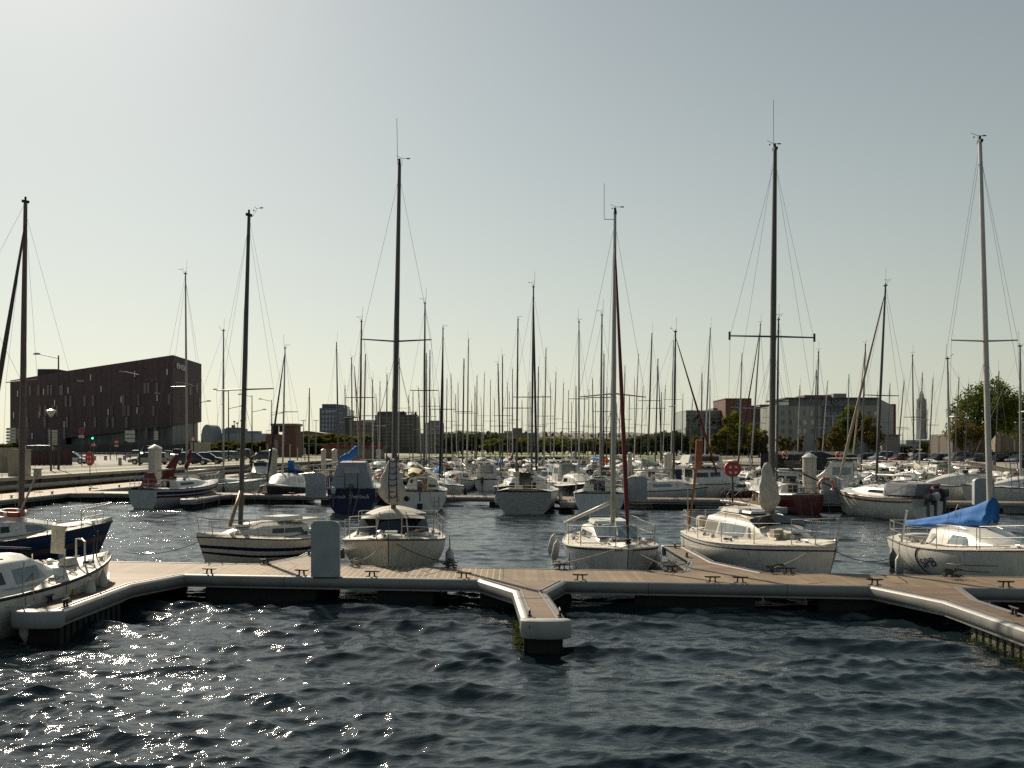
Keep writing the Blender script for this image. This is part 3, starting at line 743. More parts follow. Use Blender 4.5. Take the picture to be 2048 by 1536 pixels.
b.loft([[(x, y, zb_+.27*(max(0, 1-abs(y/.86)**1.6)**.8)*(max(0, 1-abs((x-.1)/1.22)**2.6)**.6)+.015*math.sin(x*9+y*5)) for y in [-.86+1.72*k/16 for k in range(17)]] for x in [-1.12+2.44*k/18 for k in range(19)]])
obj('domed_roof', b, mat('cabin_tarpaulin', (.44, .41, .34), .75, var=.12, bump=.3, bscale=9), root, True)
hatch(root, h, 2.1, h.dz(2.1)+.02, .34, GEL)
to, Z = topoff(root, .75, 799, 330); zt = h.dz(.75)+.62
rig(root, h, .75, zt, Z-zt, to, r=.072, spreader=(.49,), sw=.95, sback=.05, sup=.06, ant=1.25, fore=.9)
bundle(root, (.98, -.02, zt+.18), 1.22, .33, SAILW)
b = MB()
for i in range(7):
    z = zt+.4+.16*i; b.tube([(1.18+.04*math.sin(i), -.10, z), (1.26, .0, z-.03), (1.19, .13, z+.02)], .014, 5)
b.tube([(1.22, -.09, zt+.25), (1.26, -.11, zt+.8), (1.16, -.08, zt+1.45)], .016, 5); b.tube([(1.22, .12, zt+.25), (1.27, .10, zt+.8), (1.16, .09, zt+1.45)], .016, 5)
obj('lashing_rope', b, ROPEB, root)
pulpit(root, h, .58, 1.7); pushpit(root, h, .58); rails(root, h, (-1.2, .4))
for y in (-1.36, 1.40): pass
fender(root, -.6, h.b(.4)+.12, .95, .72, .12); fender(root, .05, h.b(.5)+.13, .9, .78, .12); fender(root, 2.0, -h.b(.83)-.08, .6, .4, .09)
b = MB(); b.tube([(h.L/2-.1, -.05, h.z(1)+.06), (h.L/2+.32, -.14, h.z(1)+.08)], .03, 6); b.lathe([(.05, -.03), (.06, 0), (.05, .03)], (h.L/2+.2, -.12, h.z(1)+.1), 8); obj('anchor', b, STEEL, root)
b = MB(); b.box((1.9, .62, h.dz(1.9)+.06), (1.5, .05, .05), rz=-.28); obj('boat_hook', b, WOOD, root)
companion(root, tr)
fittings(root, h, 0, tr)

# --- silver boat with a red furled jib
root, h = boat('sailboat', 'silver sailboat with toothed bow trim and red jib furled along its forestay', (2.80, 24.2), (2.62, 30.2), 2.5, 1.02, .85, full=2.2, tw=.8, rake=.5, fine=2.4)
build_hull(h, root, [GELG, ANTI, GEL], bands=((.84, 1, 1),), rub=GEL, rubr=.03)
b = MB()
for side in (1, -1):                                  # perforated toe rail
    for i in range(46):
        t = .52+.47*i/46; p = h.pt(t, .045, side); q = h.pt(t+.004, .045, side); b.box((p[0], p[1]+side*.004, p[2]), (.028, .03, .05), rz=math.atan2(q[1]-p[1], q[0]-p[0]))
obj('toe_rail', b, RUB, root)
tr = Trunk(h, [(-1.5, .78, .42), (-.2, .76, .44), (.75, .66, .38), (1.5, .56, .05), (1.55, .5, .0)], incl=.18, crown=.09); tr.build(root, GEL)
tr.front(root, -1-0, -.9, .9) if False else None
b = MB(); rows = []
for f in (.2, .9):
    rows.append([((1.5-.75*f)+.012, v*(.52+.06*f), h.dz(1.1)-.03+.05+(.38-.03)*f+.07*(1-v*v)*f+.02) for v in [-1+2*j/8 for j in range(9)]])
b.loft(rows); b.loft([[(p[0]-.03, p[1], p[2]-.03) for p in r] for r in rows[::-1]]); obj('front_window', b, GLASSC, root)
b = MB(); b.tube([(1.33, 0, h.dz(1.1)+.16), (.84, 0, h.dz(1.1)+.47)], .022, 5); obj('window_bar', b, GEL, root)
for s in (1, -1): tr.window(root, -1.1, .55, .35, .8, s)
b = MB(); b.box((-.6, 0, h.dz(-.6)+.47), (1.5, 1.0, .08), taper=.9); obj('coachroof', b, GEL, root)
hatch(root, h, 1.9, h.dz(1.9), .4)
to, Z = topoff(root, .35, 1230, 428); zt = h.dz(.35)+.44
rig(root, h, .35, zt, Z-zt, to, r=.062, m=ALU, spreader=(.42,), sw=.92, sback=.35, sup=-.08, ant=.0, fore=.91, furl=(CBUR, .06), boom=((.20, .1, zt+.62), (-2.6, -1.05, h.dz(-2)+.25), .055))
b = MB(); T = Vector((.35+to[1], to[0], Z)); b.tube([T+Vector((-.1, -.28, -.12)), T+Vector((-.1, -.28, .85))], .006, 4); b.tube([T+Vector((0, 0, -.15)), T+Vector((-.1, -.28, -.12))], .008, 4); obj('antenna', b, RUB, root)
b = MB()
for i in range(6): b.tube([(.42, -.07+.03*i, zt+.75), (.50, -.1+.05*i, zt+.45-.05*i), (.42, -.02, zt+.1)], .010, 4)
obj('coiled_rope', b, ROPE, root)
pulpit(root, h, .5, 1.5); pushpit(root, h, .55, .8); rails(root, h, (-1.3, .2))
fender(root, -2.0, -h.b(.2)-.22, .98, .62, .10, tilt=(-.25, 0), rope=.02); fender(root, -1.0, -h.b(.32)-.14, .92, .62, .10, tilt=(-.2, 0), rope=.05)
fender(root, .9, -h.b(.66)-.10, .66, .52, .10); fender(root, -.6, h.b(.4)+.12, .90, .62, .10); fender(root, -1.5, h.b(.3)+.12, .88, .6, .10); fender(root, .4, h.b(.6)+.12, .6, .5, .09)
companion(root, tr); outboard(root, -h.L/2-.15, .35, .55)
b = MB(); b.box((-2.2, .5, .75), (.3, .3, .36)); obj('fuel_can', b, CBLUE, root)
fittings(root, h, 1, tr)

# --- white boat with wide spreaders and bundled sail, right of centre
root, h = boat('sailboat', 'white sailboat with tinted cabin windows, wide spreaders and bundled sail, centre right foreground', (7.42, 23.15), (6.05, 30.4), 2.75, 1.18, .95, full=2.5, tw=.78, rake=.5, fine=2.4)
build_hull(h, root, [GEL, NAVY, ANTI], bands=((.085, .115, 1), (.84, 1, 2)), rub=GELC, rubr=.022)
tr = Trunk(h, [(-1.9, .95, .60), (-.2, .95, .58), (.75, .86, .50), (1.25, .72, .28), (2.2, .42, .03)], incl=.17, crown=.10); tr.build(root, GELC)
tr.window(root, -1.85, -1.05, .22, .88, -1, m=mat('net_curtain_glass', (.22, .19, .15), .2)); tr.window(root, -.9, .95, .22, .84, -1, m=GLASSC, slant1=.15); tr.window(root, -1.8, .95, .22, .84, 1, m=GLASS)
b = MB(); rows = []
for f in (.15, .9): rows.append([(1.27-.5*f+.02, v*(.66+.1*f), h.dz(1.)-.03+.28+(.24)*f+.10*(1-v*v)) for v in [-1+2*j/8 for j in range(9)]])
b.loft(rows); b.loft([[(p[0]-.03, p[1], p[2]-.03) for p in r] for r in rows[::-1]]); obj('front_window', b, GLASS, root)
b = MB(); b.box((-1.1, 0, h.dz(-1)+.66), (1.5, 1.05, .10), taper=.9); obj('coachroof', b, GEL, root)
b = MB(); b.box((-.1, 0, h.dz(-1)+.66), (.7, .9, .06), taper=.9); obj('sliding_hatch', b, mat('grey_hatch', (.3, .34, .4), .3), root)
for y in (-.35, .35):
    b = MB(); b.tube([(-1.7, y, h.dz(-1)+.62), (-1.6, y, h.dz(-1)+.78), (0, y, h.dz(-1)+.76), (.1, y, h.dz(-1)+.6)], .016, 6); obj('handrail', b, WOODL, root)
hatch(root, h, 1.9, h.dz(1.9)+.14, .45, GEL)
to, Z = topoff(root, .55, 1550, 300); zt = h.dz(.55)+.55
rig(root, h, .55, zt, Z-zt, to, r=.078, spreader=(.49,), sw=1.18, sback=.05, sup=-.0, ant=1.3)
b = MB(); P = .49*(Z-zt)+zt
for s in (1, -1): b.box((.5+to[1]*.49, to[0]*.49+s*1.2, P), (.05, .04, .22))
obj('spreader_boot', b, RUB, root)
bundle(root, (.85, -.24, zt+.12), 1.28, .27, SAILW, seed=9)
pulpit(root, h, .6, .75); pushpit(root, h, .62, .7); rails(root, h, (-1.4, .3, 1.7))
fender(root, -2.2, -h.b(.2)-.12, .85, .5, .15, FENDB); fender(root, -1.4, -h.b(.3)-.12, .62, .45, .14, FENDB)
b = MB(); b.tube([(-3.0, -.95, 1.0), (-2.75, -.80, 2.9)], [.03, .045], 6); b.box((-2.68, -.76, 3.25), (.08, .20, .85), ry=.13); obj('oar', b, mat('reddish_wood', (.22, .075, .03), .5, var=.3), root)
b = MB(); b.box((1.9, -.5, h.dz(1.9)+.12), (.25, .25, .2)); b.box((2.15, -.35, h.dz(1.9)+.08), (.2, .16, .14)); obj('deck_gear', b, SAILBE, root)
outboard(root, -h.L/2-.12, -.3, 1.0, m=GELC, s=1.1); companion(root, tr)
tubes('boarding_pole', [[(-2.9, -1.0, .95), (-2.9, -1.02, 2.3)]], .018, STEEL, root)
fittings(root, h, 2, tr)

# --- right-hand boat with blue sail cover, stern towards the basin
root, h = boat('sailboat', 'white sailboat lettered SPB with bright blue cover over its boom, right foreground', (12.15, 22.7), (12.0, 29.5), 2.45, 1.12, .80, full=2.1, tw=.72, rake=.45, tr=.25, fine=2.2)
build_hull(h, root, [GEL, BROWN, ANTI], bands=((.86, 1, 2),), rub=mat('dark_strake', (.08, .05, .035), .5), rubr=.026)
b = MB()
for q, t0, t1 in ((.22, .0, .16), (.30, .62, .86), (.40, .0, .12), (.42, .60, .82)):
    b.tube([(lambda p: (p[0], p[1]-.004, p[2]))(h.pt(t0+(t1-t0)*i/8, q, -1)) for i in range(9)], .007, 4)
obj('styling_line', b, BROWN, root)
tr = Trunk(h, [(-1.55, .55, .26), (-1.2, .72, .42), (-.2, .80, .46), (.9, .76, .40), (1.95, .52, .10), (2.1, .48, .0)], incl=.22, crown=.10); tr.build(root, GEL)
tr.window(root, .15, 1.15, .22, .84, -1, m=GLASSC, slant0=.12, slant1=.15); tr.window(root, .15, 1.15, .22, .84, 1, m=GLASS, slant0=.12, slant1=.15)
tr.window(root, -1.0, -.72, .4, .78, -1, m=mat('porthole_beige', (.35, .32, .24), .3)); tr.window(root, -1.0, -.72, .4, .78, 1, m=GLASSC)
x0, z0 = -.25, .40
t_ = text('SPB', .40, NAVY, root, (0, 0, 0), (0, 0, 0), 'lettering', .004)
for v in t_.data.vertices:                             # lay the letters on the curved topsides
    x, z = x0+.10+v.co.x*1.4, z0+v.co.y*.85+.24*v.co.x; v.co = (x, -hully(h, x, z)-.012-v.co.z, z)
b = MB(); b.tube([(lambda x, z: (x, -hully(h, x, z)-.012, z))(x0+.52*math.cos(a), z0+.40*math.sin(a)) for a in [R(95)+R(170)*i/18 for i in range(19)]], .014, 4); obj('emblem_arc', b, NAVY, root)
to, Z = topoff(root, .95, 1960, 285); zt = h.dz(.95)+.5
rig(root, h, .95, zt, Z-zt, to, r=.07, m=MASTW, spreader=(.48,), sw=.85, sback=.05, sup=.03, ant=.0, boom=((.85, 0, zt+.33), (-3.05, -.42, zt-.38), .05))
rings = []; N = 30; rr = random.Random(8)
for i in range(N+1):                                   # taut canvas, tall at the mast, with diagonal folds
    t = i/N; x = 1.06-4.2*t; y = -.44*t; hgt = .19+.45*(1-t)**1.7+.08*(1-t); wd = .07+.13*(1-t)**.8; zc = zt+.20-.50*t+.08*(1-t)-.05*math.sin(PI*t)
    ring = []
    for j in range(20):
        a = 2*PI*j/20; fo = 1+.12*math.sin(8*t*PI+2.5*math.sin(a)+a)+.08*math.sin(27*t+3*a); ring.append((x+.05*math.sin(a)*(1-t), y+wd*math.cos(a)*fo*(1.25 if math.sin(a) < 0 else .8), zc+(hgt*.55 if math.sin(a) > 0 else hgt*.5)*math.sin(a)*(1+.05*math.sin(17*t+a))))
    rings.append(ring)
b = MB(); b.loft(rings, closed=True, caps=True); obj('sail_cover', b, CBLUE, root, True)
b = MB(); b.tube([(-.4, -.3, zt+.15), (-.6, -.1, zt+.42), (-.55, .15, zt+.1)], .01, 4); obj('cover_tie', b, ROPE, root)
pulpit(root, h, .55, 1.3); pushpit(root, h, .5, .5); rails(root, h, (-1.4, .4, 1.8))
fender(root, -2.35, -h.b(.1)-.14, .92, .58, .11, mat('dark_grey_fender', (.07, .075, .09), .5)); fender(root, -1.55, -h.b(.25)-.13, .86, .58, .11)
tubes('outboard_bracket', [[(-2.6, -.7, .8), (-2.5, -.75, 1.25), (-2.3, -.8, 1.3)]], .015, STEEL, root)
b = MB(); b.tube([(-1.9, -1.08, .8), (-1.6, -1.1, 1.5), (-1.5, -1.1, 1.7)], .035, 6); obj('rolled_flag_pole', b, WHT, root)
companion(root, tr, GEL)
fittings(root, h, 3, tr)

# --- white boat with two navy stripes
root, h = boat('sailboat', 'white sailboat with two navy stripes and a horizontal spreader, left of the white panel', (-8.05, 26.0), (-5.95, 30.3), 2.3, 1.14, .92, full=2.3, tw=.7, rake=.5, fine=2.3)
build_hull(h, root, [GELC, NAVY, ANTI, BROWN], bands=((.19, .26, 1), (.34, .39, 1), (.80, 1, 2)), rub=BROWN, rubr=.02)
tr = Trunk(h, [(-1.3, .66, .32), (-.2, .68, .34), (.55, .58, .30), (1.4, .40, .06), (1.5, .34, 0)], incl=.25, crown=.12); tr.build(root, GELC)
for s in (1, -1): tr.window(root, -1.0, .35, .35, .8, s, slant1=.1)
hatch(root, h, .95, h.dz(.95)+.2, .42, GEL); b = MB(); b.box((-.75, 0, h.dz(-.7)+.42), (1.0, .8, .12), taper=.88); obj('coachroof', b, GEL, root)
to, Z = topoff(root, 1.0, 498, 432); zt = h.dz(1.0)+.2
rig(root, h, 1.0, zt, Z-zt, to, r=.062, m=ALUD, spreader=(.44,), sw=1.0, sback=.02, sup=0, ant=0, boom=((1.05, .05, zt+.95), (1.75, .30, zt+.05), .05, WOODL))
pulpit(root, h, .45, .8); pushpit(root, h, .5, .6); rails(root, h, (-.9, .4), .45)
fender(root, -.8, h.b(.35)+.1, .7, .5, .09); companion(root, tr, GEL); outboard(root, -h.L/2-.12, .2, .7)
b = MB(); b.box((-1.3, .25, h.dz(-1.3)+.34), (1.3, .5, .06), rz=.1); obj('deck_board', b, GELC, root)
fittings(root, h, 4, tr)

# --- blue hull, left
root, h = boat('sailboat', 'dark blue hulled sailboat with brown mast and lifebuoy on its cabin roof, left foreground', (-12.85, 31.4), (-17.6, 25.6), 2.6, 1.12, .8, full=2.2, tw=.7, rake=.5, fine=2.2)
build_hull(h, root, [BLUEH, mat('brown_band', (.12, .08, .06), .5), ANTI], bands=((.33, .46, 1), (.86, 1, 2)), rub=BROWN, rubr=.035)
tr = Trunk(h, [(-2.3, .85, .46), (-.6, .88, .48), (.9, .74, .42), (2.1, .42, .08), (2.2, .38, 0)], incl=.2, crown=.12); tr.build(root, GEL)
for s in (1, -1): tr.window(root, 1.0, 1.7, .2, .85, s, m=GLASSC, slant1=.2); tr.window(root, -1.9, .5, .35, .8, s, m=GLASS)
to, Z = topoff(root, 1.15, 51, 405); zt = h.dz(1.15)+.42
rig(root, h, 1.15, zt, Z-zt, to, r=.07, m=mat('brown_grey_mast', (.14, .10, .08), .5), spreader=(.43,), sw=1.0, sback=.05, ant=0, gear=())
b = MB(); a0 = Vector((1.4, .1, zt+.15)); 
b.tube([(1.0, -.15, zt-.02), (.9, -1.6, zt+1.35)], .035, 6); obj('spinnaker_pole', b, MASTW, root)
b = MB(); b.tube([(1.15+to[1]*.93, to[0]*.93, zt+(Z-zt)*.93), (.2, -1.0, zt+(Z-zt)*.5), (-.9, -2.2, zt+.8)], [.03, .07, .06], 8); obj('furled_staysail', b, mat('brown_sail_cover', (.09, .06, .05), .85), root, True)
lifebuoy(root, (.75, -.35, zt+.12), (.12, 0, 0), .34, mat('faded_red_plastic', (.45, .10, .06), .5))
b = MB()
for i in range(16):
    a = i*1.3; b.tube([(1.1+.2*math.cos(a), .2*math.sin(a), zt+.02), (1.15+.12*math.cos(a+1), .12*math.sin(a+1), zt+.22+.05*math.sin(i)), (1.1, 0, zt+.3)], .014, 4)
obj('coiled_rope', b, ROPED, root)
b = MB(); rr = []
for i in range(8):
    x = -2.9+i*.32; hh2 = .95*math.sin(PI*(i+.6)/8.5)**.5; rr.append([(x, -1.0, .85), (x, -.95, .85+hh2*.7), (x, -.5, .9+hh2), (x, .5, .9+hh2), (x, .95, .85+hh2*.7), (x, 1.0, .85)])
b.loft(rr, caps=True); so = obj('spray_hood', b, CGREY, root, R(50))
pulpit(root, h, .55, 1.0); rails(root, h, (-1.6, 0, 1.4)); pushpit(root, h)
fender(root, 1.9, -h.b(.8)-.08, .85, .5, .1, mat('light_fender', (.4, .42, .46), .5))
fittings(root, h, 5, tr)

# --- cropped boat at the left edge, alongside the left finger
root, h = boat('sailboat', 'white cropped sailboat with fenders and black rail, cut by the left edge', (-8.95, 21.9), (-10.85, 15.1), 2.35, 1.05, .82, full=2.4, tw=.78, rake=.3, fine=2.6)
build_hull(h, root, [GEL, ANTI, BROWN], bands=((.80, 1, 1),), rub=mat('black_rubbing', (.02, .018, .016), .5), rubr=.035)
tr = Trunk(h, [(-2.2, .82, .5), (0, .84, .5), (.75, .74, .46), (1.45, .58, .10), (1.5, .55, 0)], incl=.25, crown=.09); tr.build(root, GEL)
tr.window(root, .05, .95, .2, .82, -1, m=GLASSC, slant1=.2); tr.window(root, -1.6, -.2, .3, .8, -1); tr.window(root, -1.6, .9, .3, .8, 1, m=GLASSC)
tr2 = Trunk(h, [(-2.1, .55, .0), (-2.0, .52, .18), (-.7, .48, .18), (-.3, .4, .02)], incl=.2, crown=.1, zb=lambda x, y: h.dz(0)+.50); tr2.build(root, GEL, 'coachroof')
to, Z = (0.9, 0), 8.6
rig(root, h, -.9, h.dz(-.9)+.62, 6.2, (0, 0), r=.05, spreader=(), ant=0, gear=(), boom=((.9, -.35, h.dz(1)+.52), (-2.4, -.2, h.dz(-1)+1.0), .02, BROWN))
b = MB(); b.box((2.0, -.05, h.dz(2)+.52), (.05, .26, .60), rz=.35, ry=-.2, rx=.12); obj('rudder_blade', b, mat('cream_board', (.55, .5, .4), .6, var=.1, stain=(.35, .3, .2)), root)
b = MB(); b.box((2.05, -.25, h.dz(2)+.07), (.36, .24, .15), taper=.7); obj('deck_locker', b, DECK, root)
tubes('bow_rail', [[(2.35, -.42, h.dz(2.35)), (2.35, -.42, h.dz(2.35)+.42), (2.5, -.22, h.dz(2.35)+.46), (2.6, .0, h.dz(2.4)+.44), (2.6, .0, h.dz(2.4))]], .02, mat('painted_tube', (.6, .56, .48), .4), root, 8)
for x, y in ((1.2, -.86), (2.65, -.38), (3.05, -.15), (-.1, -1.05), (-1.2, -1.1)):
    b = MB(); b.tube([(x, y, h.dz(x, abs(y))), (x+.03, y-.01, h.dz(x, abs(y))+.55)], .014, 6); obj('stanchion', b, BROWN if x > 2 else STEEL, root)
for x, r_ in ((-.3, .11), (.85, .10), (1.75, .10), (2.55, .085)): fender(root, x, -h.b(h.tx(x))-r_-.01, h.z(h.tx(x))+.02, .6 if x < 1.5 else .5, r_, rope=.22 if x < 1.5 else .1)
b = MB(); b.box((1.3, -h.b(h.tx(1.3))-.0, .62), (.12, .02, .12)); obj('registration_plate', b, WOODL, root)
b = MB()
for i in range(5): b.tube([(-1.9, -.3+.16*i, h.dz(0)+.74), (-.6, -.28+.15*i, h.dz(0)+.72)], .02, 5)
obj('deck_slat', b, RUB, root)

FIT = 1
fittings(root, h, 6, tr)

# --- mooring ropes
def rope(name, label, p0, p1, sag=.15, r=.011, m=ROPED, n=9):
    p0, p1 = Vector(p0), Vector(p1); pts = [p0+(p1-p0)*(i/n)-Vector((0, 0, 4*sag*(i/n)*(1-i/n))) for i in range(n+1)]
    b = MB(); b.tube(pts, r, 5); return tag(obj('mooring_rope', b, m, None, True), label, 'rope', 'mooring ropes')
def cl(px, D): return (wx(px, D), D, .68)
rope('r', 'pale mooring rope from the cream motor sailer bow to the cleat on its left', (-3.1, 24.45, 1.15), cl(706, 24.1), .12, m=ROPE)
rope('r', 'dark mooring rope from the cream motor sailer bow to the cleat on its right', (-2.95, 24.5, 1.15), cl(902, 24.0), .1)
rope('r', 'thin pale rope from the silver boat bow to the cleat left of it', (2.7, 24.4, 1.0), cl(1122, 23.7), .02, m=ROPE)
rope('r', 'thin pale rope from the silver boat bow to the coiled ropes right of it', (2.85, 24.4, 1.0), cl(1330, 23.3), .02, m=ROPE)
rope('r', 'pale rope from the bow of the bundled sail boat down to the cleat before it', (7.3, 23.6, 1.15), cl(1550, 22.9), .05, m=ROPE)
rope('r', 'long dark rope from the bundled sail boat across to the stern of the SPB boat', (7.45, 23.4, 1.1), (11.2, 29.0, .3), .25)
rope('r', 'long slack dark rope from the blue hulled boat to the navy striped boat', (-12.1, 31.0, .2), (-8.15, 26.1, 1.0), .18)
rope('r', 'pinkish rope from the cropped boat rail to the end of the left finger', (-9.45, 19.6, 1.35), (-8.6, 17.9, .68), .0, r=.012, m=mat('pink_rope', (.35, .2, .14), .9))
rope('r', 'pale taut rope leaving the left finger end towards the left edge', (-8.62, 17.8, .62), (-10.4, 16.6, .75), .02, m=ROPE)
rope('r', 'slack rope at the second cleat under the silver boat bow', cl(1330, 23.25), (4.4, 24.6, .60), .02, m=ROPED)
for i, (px, D, lb) in enumerate(((706, 24.1, 'heap of pale rope around the cleat left of the cream motor sailer'), (902, 24.0, 'knot of dark rope on the cleat right of the cream motor sailer'), (1335, 23.35, 'tangle of rope on the walkway right of the silver boat'), (1550, 22.85, 'heap of rope below the bow of the bundled sail boat'), (1122, 23.75, 'rope wound around the cleat left of the silver boat'), (1905, 21.95, 'heap of rope on the walkway below the SPB lettering'))):
    b = MB(); rr = random.Random(i)
    for k in range(9):
        a = rr.uniform(0, 6); c = (wx(px, D)+rr.uniform(-.14, .14), D+rr.uniform(-.06, .06), .60+.02*k); q = rr.uniform(.06, .13)
        b.tube([(c[0]+q*math.cos(a+t*.9), c[1]+q*.6*math.sin(a+t*.9), c[2]+.02*math.sin(t*2+k)) for t in range(6)], .012, 4)
    tag(obj('rope_coil', b, ROPE if i % 2 == 0 else ROPED), lb, 'rope', 'rope heaps on the walkway')
# ------------------------------------------------------------------ second pontoon and those behind it
f2 = lambda x: 57.8-.22*x
b2 = lambda x: 59.6-.22*x
walkway('second walkway pontoon beyond the first channel, carrying the bicycle and red lifebuoy housing', -26, 32, f2, b2,
    [(-25, -21), (-18.5, -13), (-11.5, -7), (-1.2, 2.4), (5.6, 6.6), (8, 10.4), (14, 19.5), (22, 26)], [-20, -14, -8, -2, 4, 10, 22, 28],
    [(x, -1) for x in (-19.5, -15.9, -13.5, -3.5, -1.6, 9.2, 12.4, 17.6, 20.5, 23)], [(-26, 32, PLANKS)], skipf=((-18.9, -17.3), (2.2, 3.6), (11.6, 13.9)))
finger([(-18.9, f2(-18.9)), (-18.35, 60.4), (-18.35, 55.4)], [(-17.3, f2(-17.3)), (-17.75, 60.2), (-17.75, 55.4)], 'finger pontoon beside the sailboat with the maroon jib', floats=[(-18.2, -17.9, 55.6, 60)], cleats=[(-18.0, 57, PI/2)])
finger([(2.2, f2(2.2)), (2.65, 55.6), (2.65, 52.3)], [(3.6, f2(3.6)), (3.3, 55.4), (3.3, 52.3)], 'short finger pontoon between the open transom boat and the next stern', floats=[(2.8, 3.15, 52.5, 55)], cleats=[(3.1, 53, PI/2)])
finger([(11.6, f2(11.6)), (12.25, 53.4), (12.3, 47.6)], [(13.9, f2(13.9)), (13.1, 53.2), (13.05, 47.6)], 'finger pontoon below the red lifebuoy housing', floats=[(12.5, 12.9, 47.8, 52.8)], lightfloat=True, cleats=[(12.9, 50, PI/2)])
def plain_walk(label, xa, xb, y0, slope, w=1.9, axis='x'):
    r = thing('walkway_pontoon', label, 'pontoon'); f = lambda x: y0+slope*x; n = 6
    for i in range(n):
        u, v = xa+(xb-xa)*i/n+.01, xa+(xb-xa)*(i+1)/n-.01; b = MB(); b.prism([(u, f(u)), (v, f(v)), (v, f(v)+w), (u, f(u)+w)], DZ-.1, DZ); obj('deck', b, PLANKS, r)
        b = MB(); b.prism([(u, f(u)-.08), (v, f(v)-.08), (v, f(v)-.005), (u, f(u)-.005)], DZ-.28, DZ-.01); obj('gunwale', b, EDGE, r)
        b = MB(); m_ = (u+v)/2; b.prism([(u+1, f(u)+.15), (m_+1, f(m_)+.15), (m_+1, f(m_)+w-.15), (u+1, f(u)+w-.15)], -.3, .27); obj('float', b, FLOAT, r)
    return r
plain_walk('third walkway pontoon among the moored boats', -27, 40, 90, -.22)
plain_walk('fourth walkway pontoon half hidden by masts and hulls', -26, 33, 124, -.22)
plain_walk('farthest walkway pontoon in front of the lawn', -25, 24, 160, -.22)
# walkway along the left quay
lw = thing('quayside_walkway', 'wide walkway pontoon running along the left quay wall', 'pontoon')
for i in range(9):
    y0, y1 = 44+i*10.5, 44+(i+1)*10.5-.02; xl = -32.0+.0*i; xr = -28.3
    b = MB(); b.prism([(xl, y0), (xr, y0), (xr, y1), (xl, y1)], DZ-.1, DZ); obj('deck', b, PLANKS, lw)
    b = MB(); sweep(b, [(xr, y0), (xr, y1)], PROF); obj('gunwale', b, EDGE, lw, R(35))
    b = MB(); ribbed(b, xl+.5, xr-.25, y0+1.2, y1-1.2, pitch=.4); obj('float', b, FLOAT, lw)
    for dy in (2, 7): cleat(lw, xr-.12, y0+dy, PI/2, s=1.3)
sd_ = thing('finger_pontoon', 'wide finger pontoon leaving the quayside walkway towards the maroon jib boat', 'finger pontoon', group='finger pontoons')
b = MB(); b.prism([(-28.2, 66.2), (-22.2, 66.0), (-22.2, 64.2), (-28.2, 63.4)], DZ-.1, DZ-.004); obj('deck', b, PLANKS, sd_)
b = MB(); b.prism([(-28.2, 63.3), (-22.2, 64.1), (-22.2, 64.18), (-28.2, 63.38)], DZ-.28, DZ-.01); obj('gunwale', b, EDGE, sd_)
b = MB(); b.prism([(-28, 63.6), (-22.4, 64.4), (-22.4, 66), (-28, 66)], -.3, .3); obj('float', b, FLOAT, sd_)

def pile(px, D, ytop, w, label, n=0):
    r = thing('mooring_pile', label, 'mooring pile', (wx(px, D), D, 0), group='white mooring piles with conical caps')
    h = wz(ytop, D); b = MB(); b.lathe([(w/2, -.8), (w/2, h-w*.32)], n=16); obj('post', b, mat('pile_sleeve', (.50, .47, .40), .6, var=.08, scale=1.5, stain=(.33, .30, .23), stz=.08), r, R(40))
    b = MB(); b.lathe([(w*.56, h-w*.36), (w*.56, h-w*.30), (w*.3, h-w*.12), (.03, h)], n=16); obj('cap', b, mat('pile_cap', (.55, .53, .50), .5), r, R(50)); return r
pile(310, 61.5, 889, .78, 'tallest white mooring pile left of the maroon jib boat')
pile(1619, 53.8, 906, .74, 'broad white mooring pile beside the red hulled boat')
pile(546, 72, 896, .60, 'white mooring pile just left of the navy furled jib')
pile(647, 96, 897, .48, 'left one of the two slender white piles before the red roofed hut'); pile(669, 96, 897, .52, 'right one of the two slender white piles before the red roofed hut')
pile(1336, 93, 904, .75, 'white mooring pile beside the dark green sail cover'); pile(1260, 96, 904, .42, 'thin white mooring pile right of the dark red jib')
pile(1148, 118, 903, .36, 'thin far white mooring pile behind the long black sail cover')
for px, D, w, h, lb in ((632, 58.9, 1.15, 1.38, 'service pedestal on the second walkway left of the dark blue Sherlock boat'), (1274, 54.5, 1.05, 1.30, 'service pedestal on the second walkway right of the dark red jib'), (1660, 52.0, 1.0, 1.32, 'service pedestal on the second walkway right of the broad white pile'), (1966, 50.4, .98, 1.32, 'service pedestal on the second walkway behind the mast with the bright blue cover'),
    (942, 91.2, .9, 1.4, 'small distant service pedestal on the third walkway'), (590, 98.3, 1.0, 1.2, 'distant service pedestal left of the small grey dinghy boat')):
    panel(px, D, w, h, lb, thick=.3)

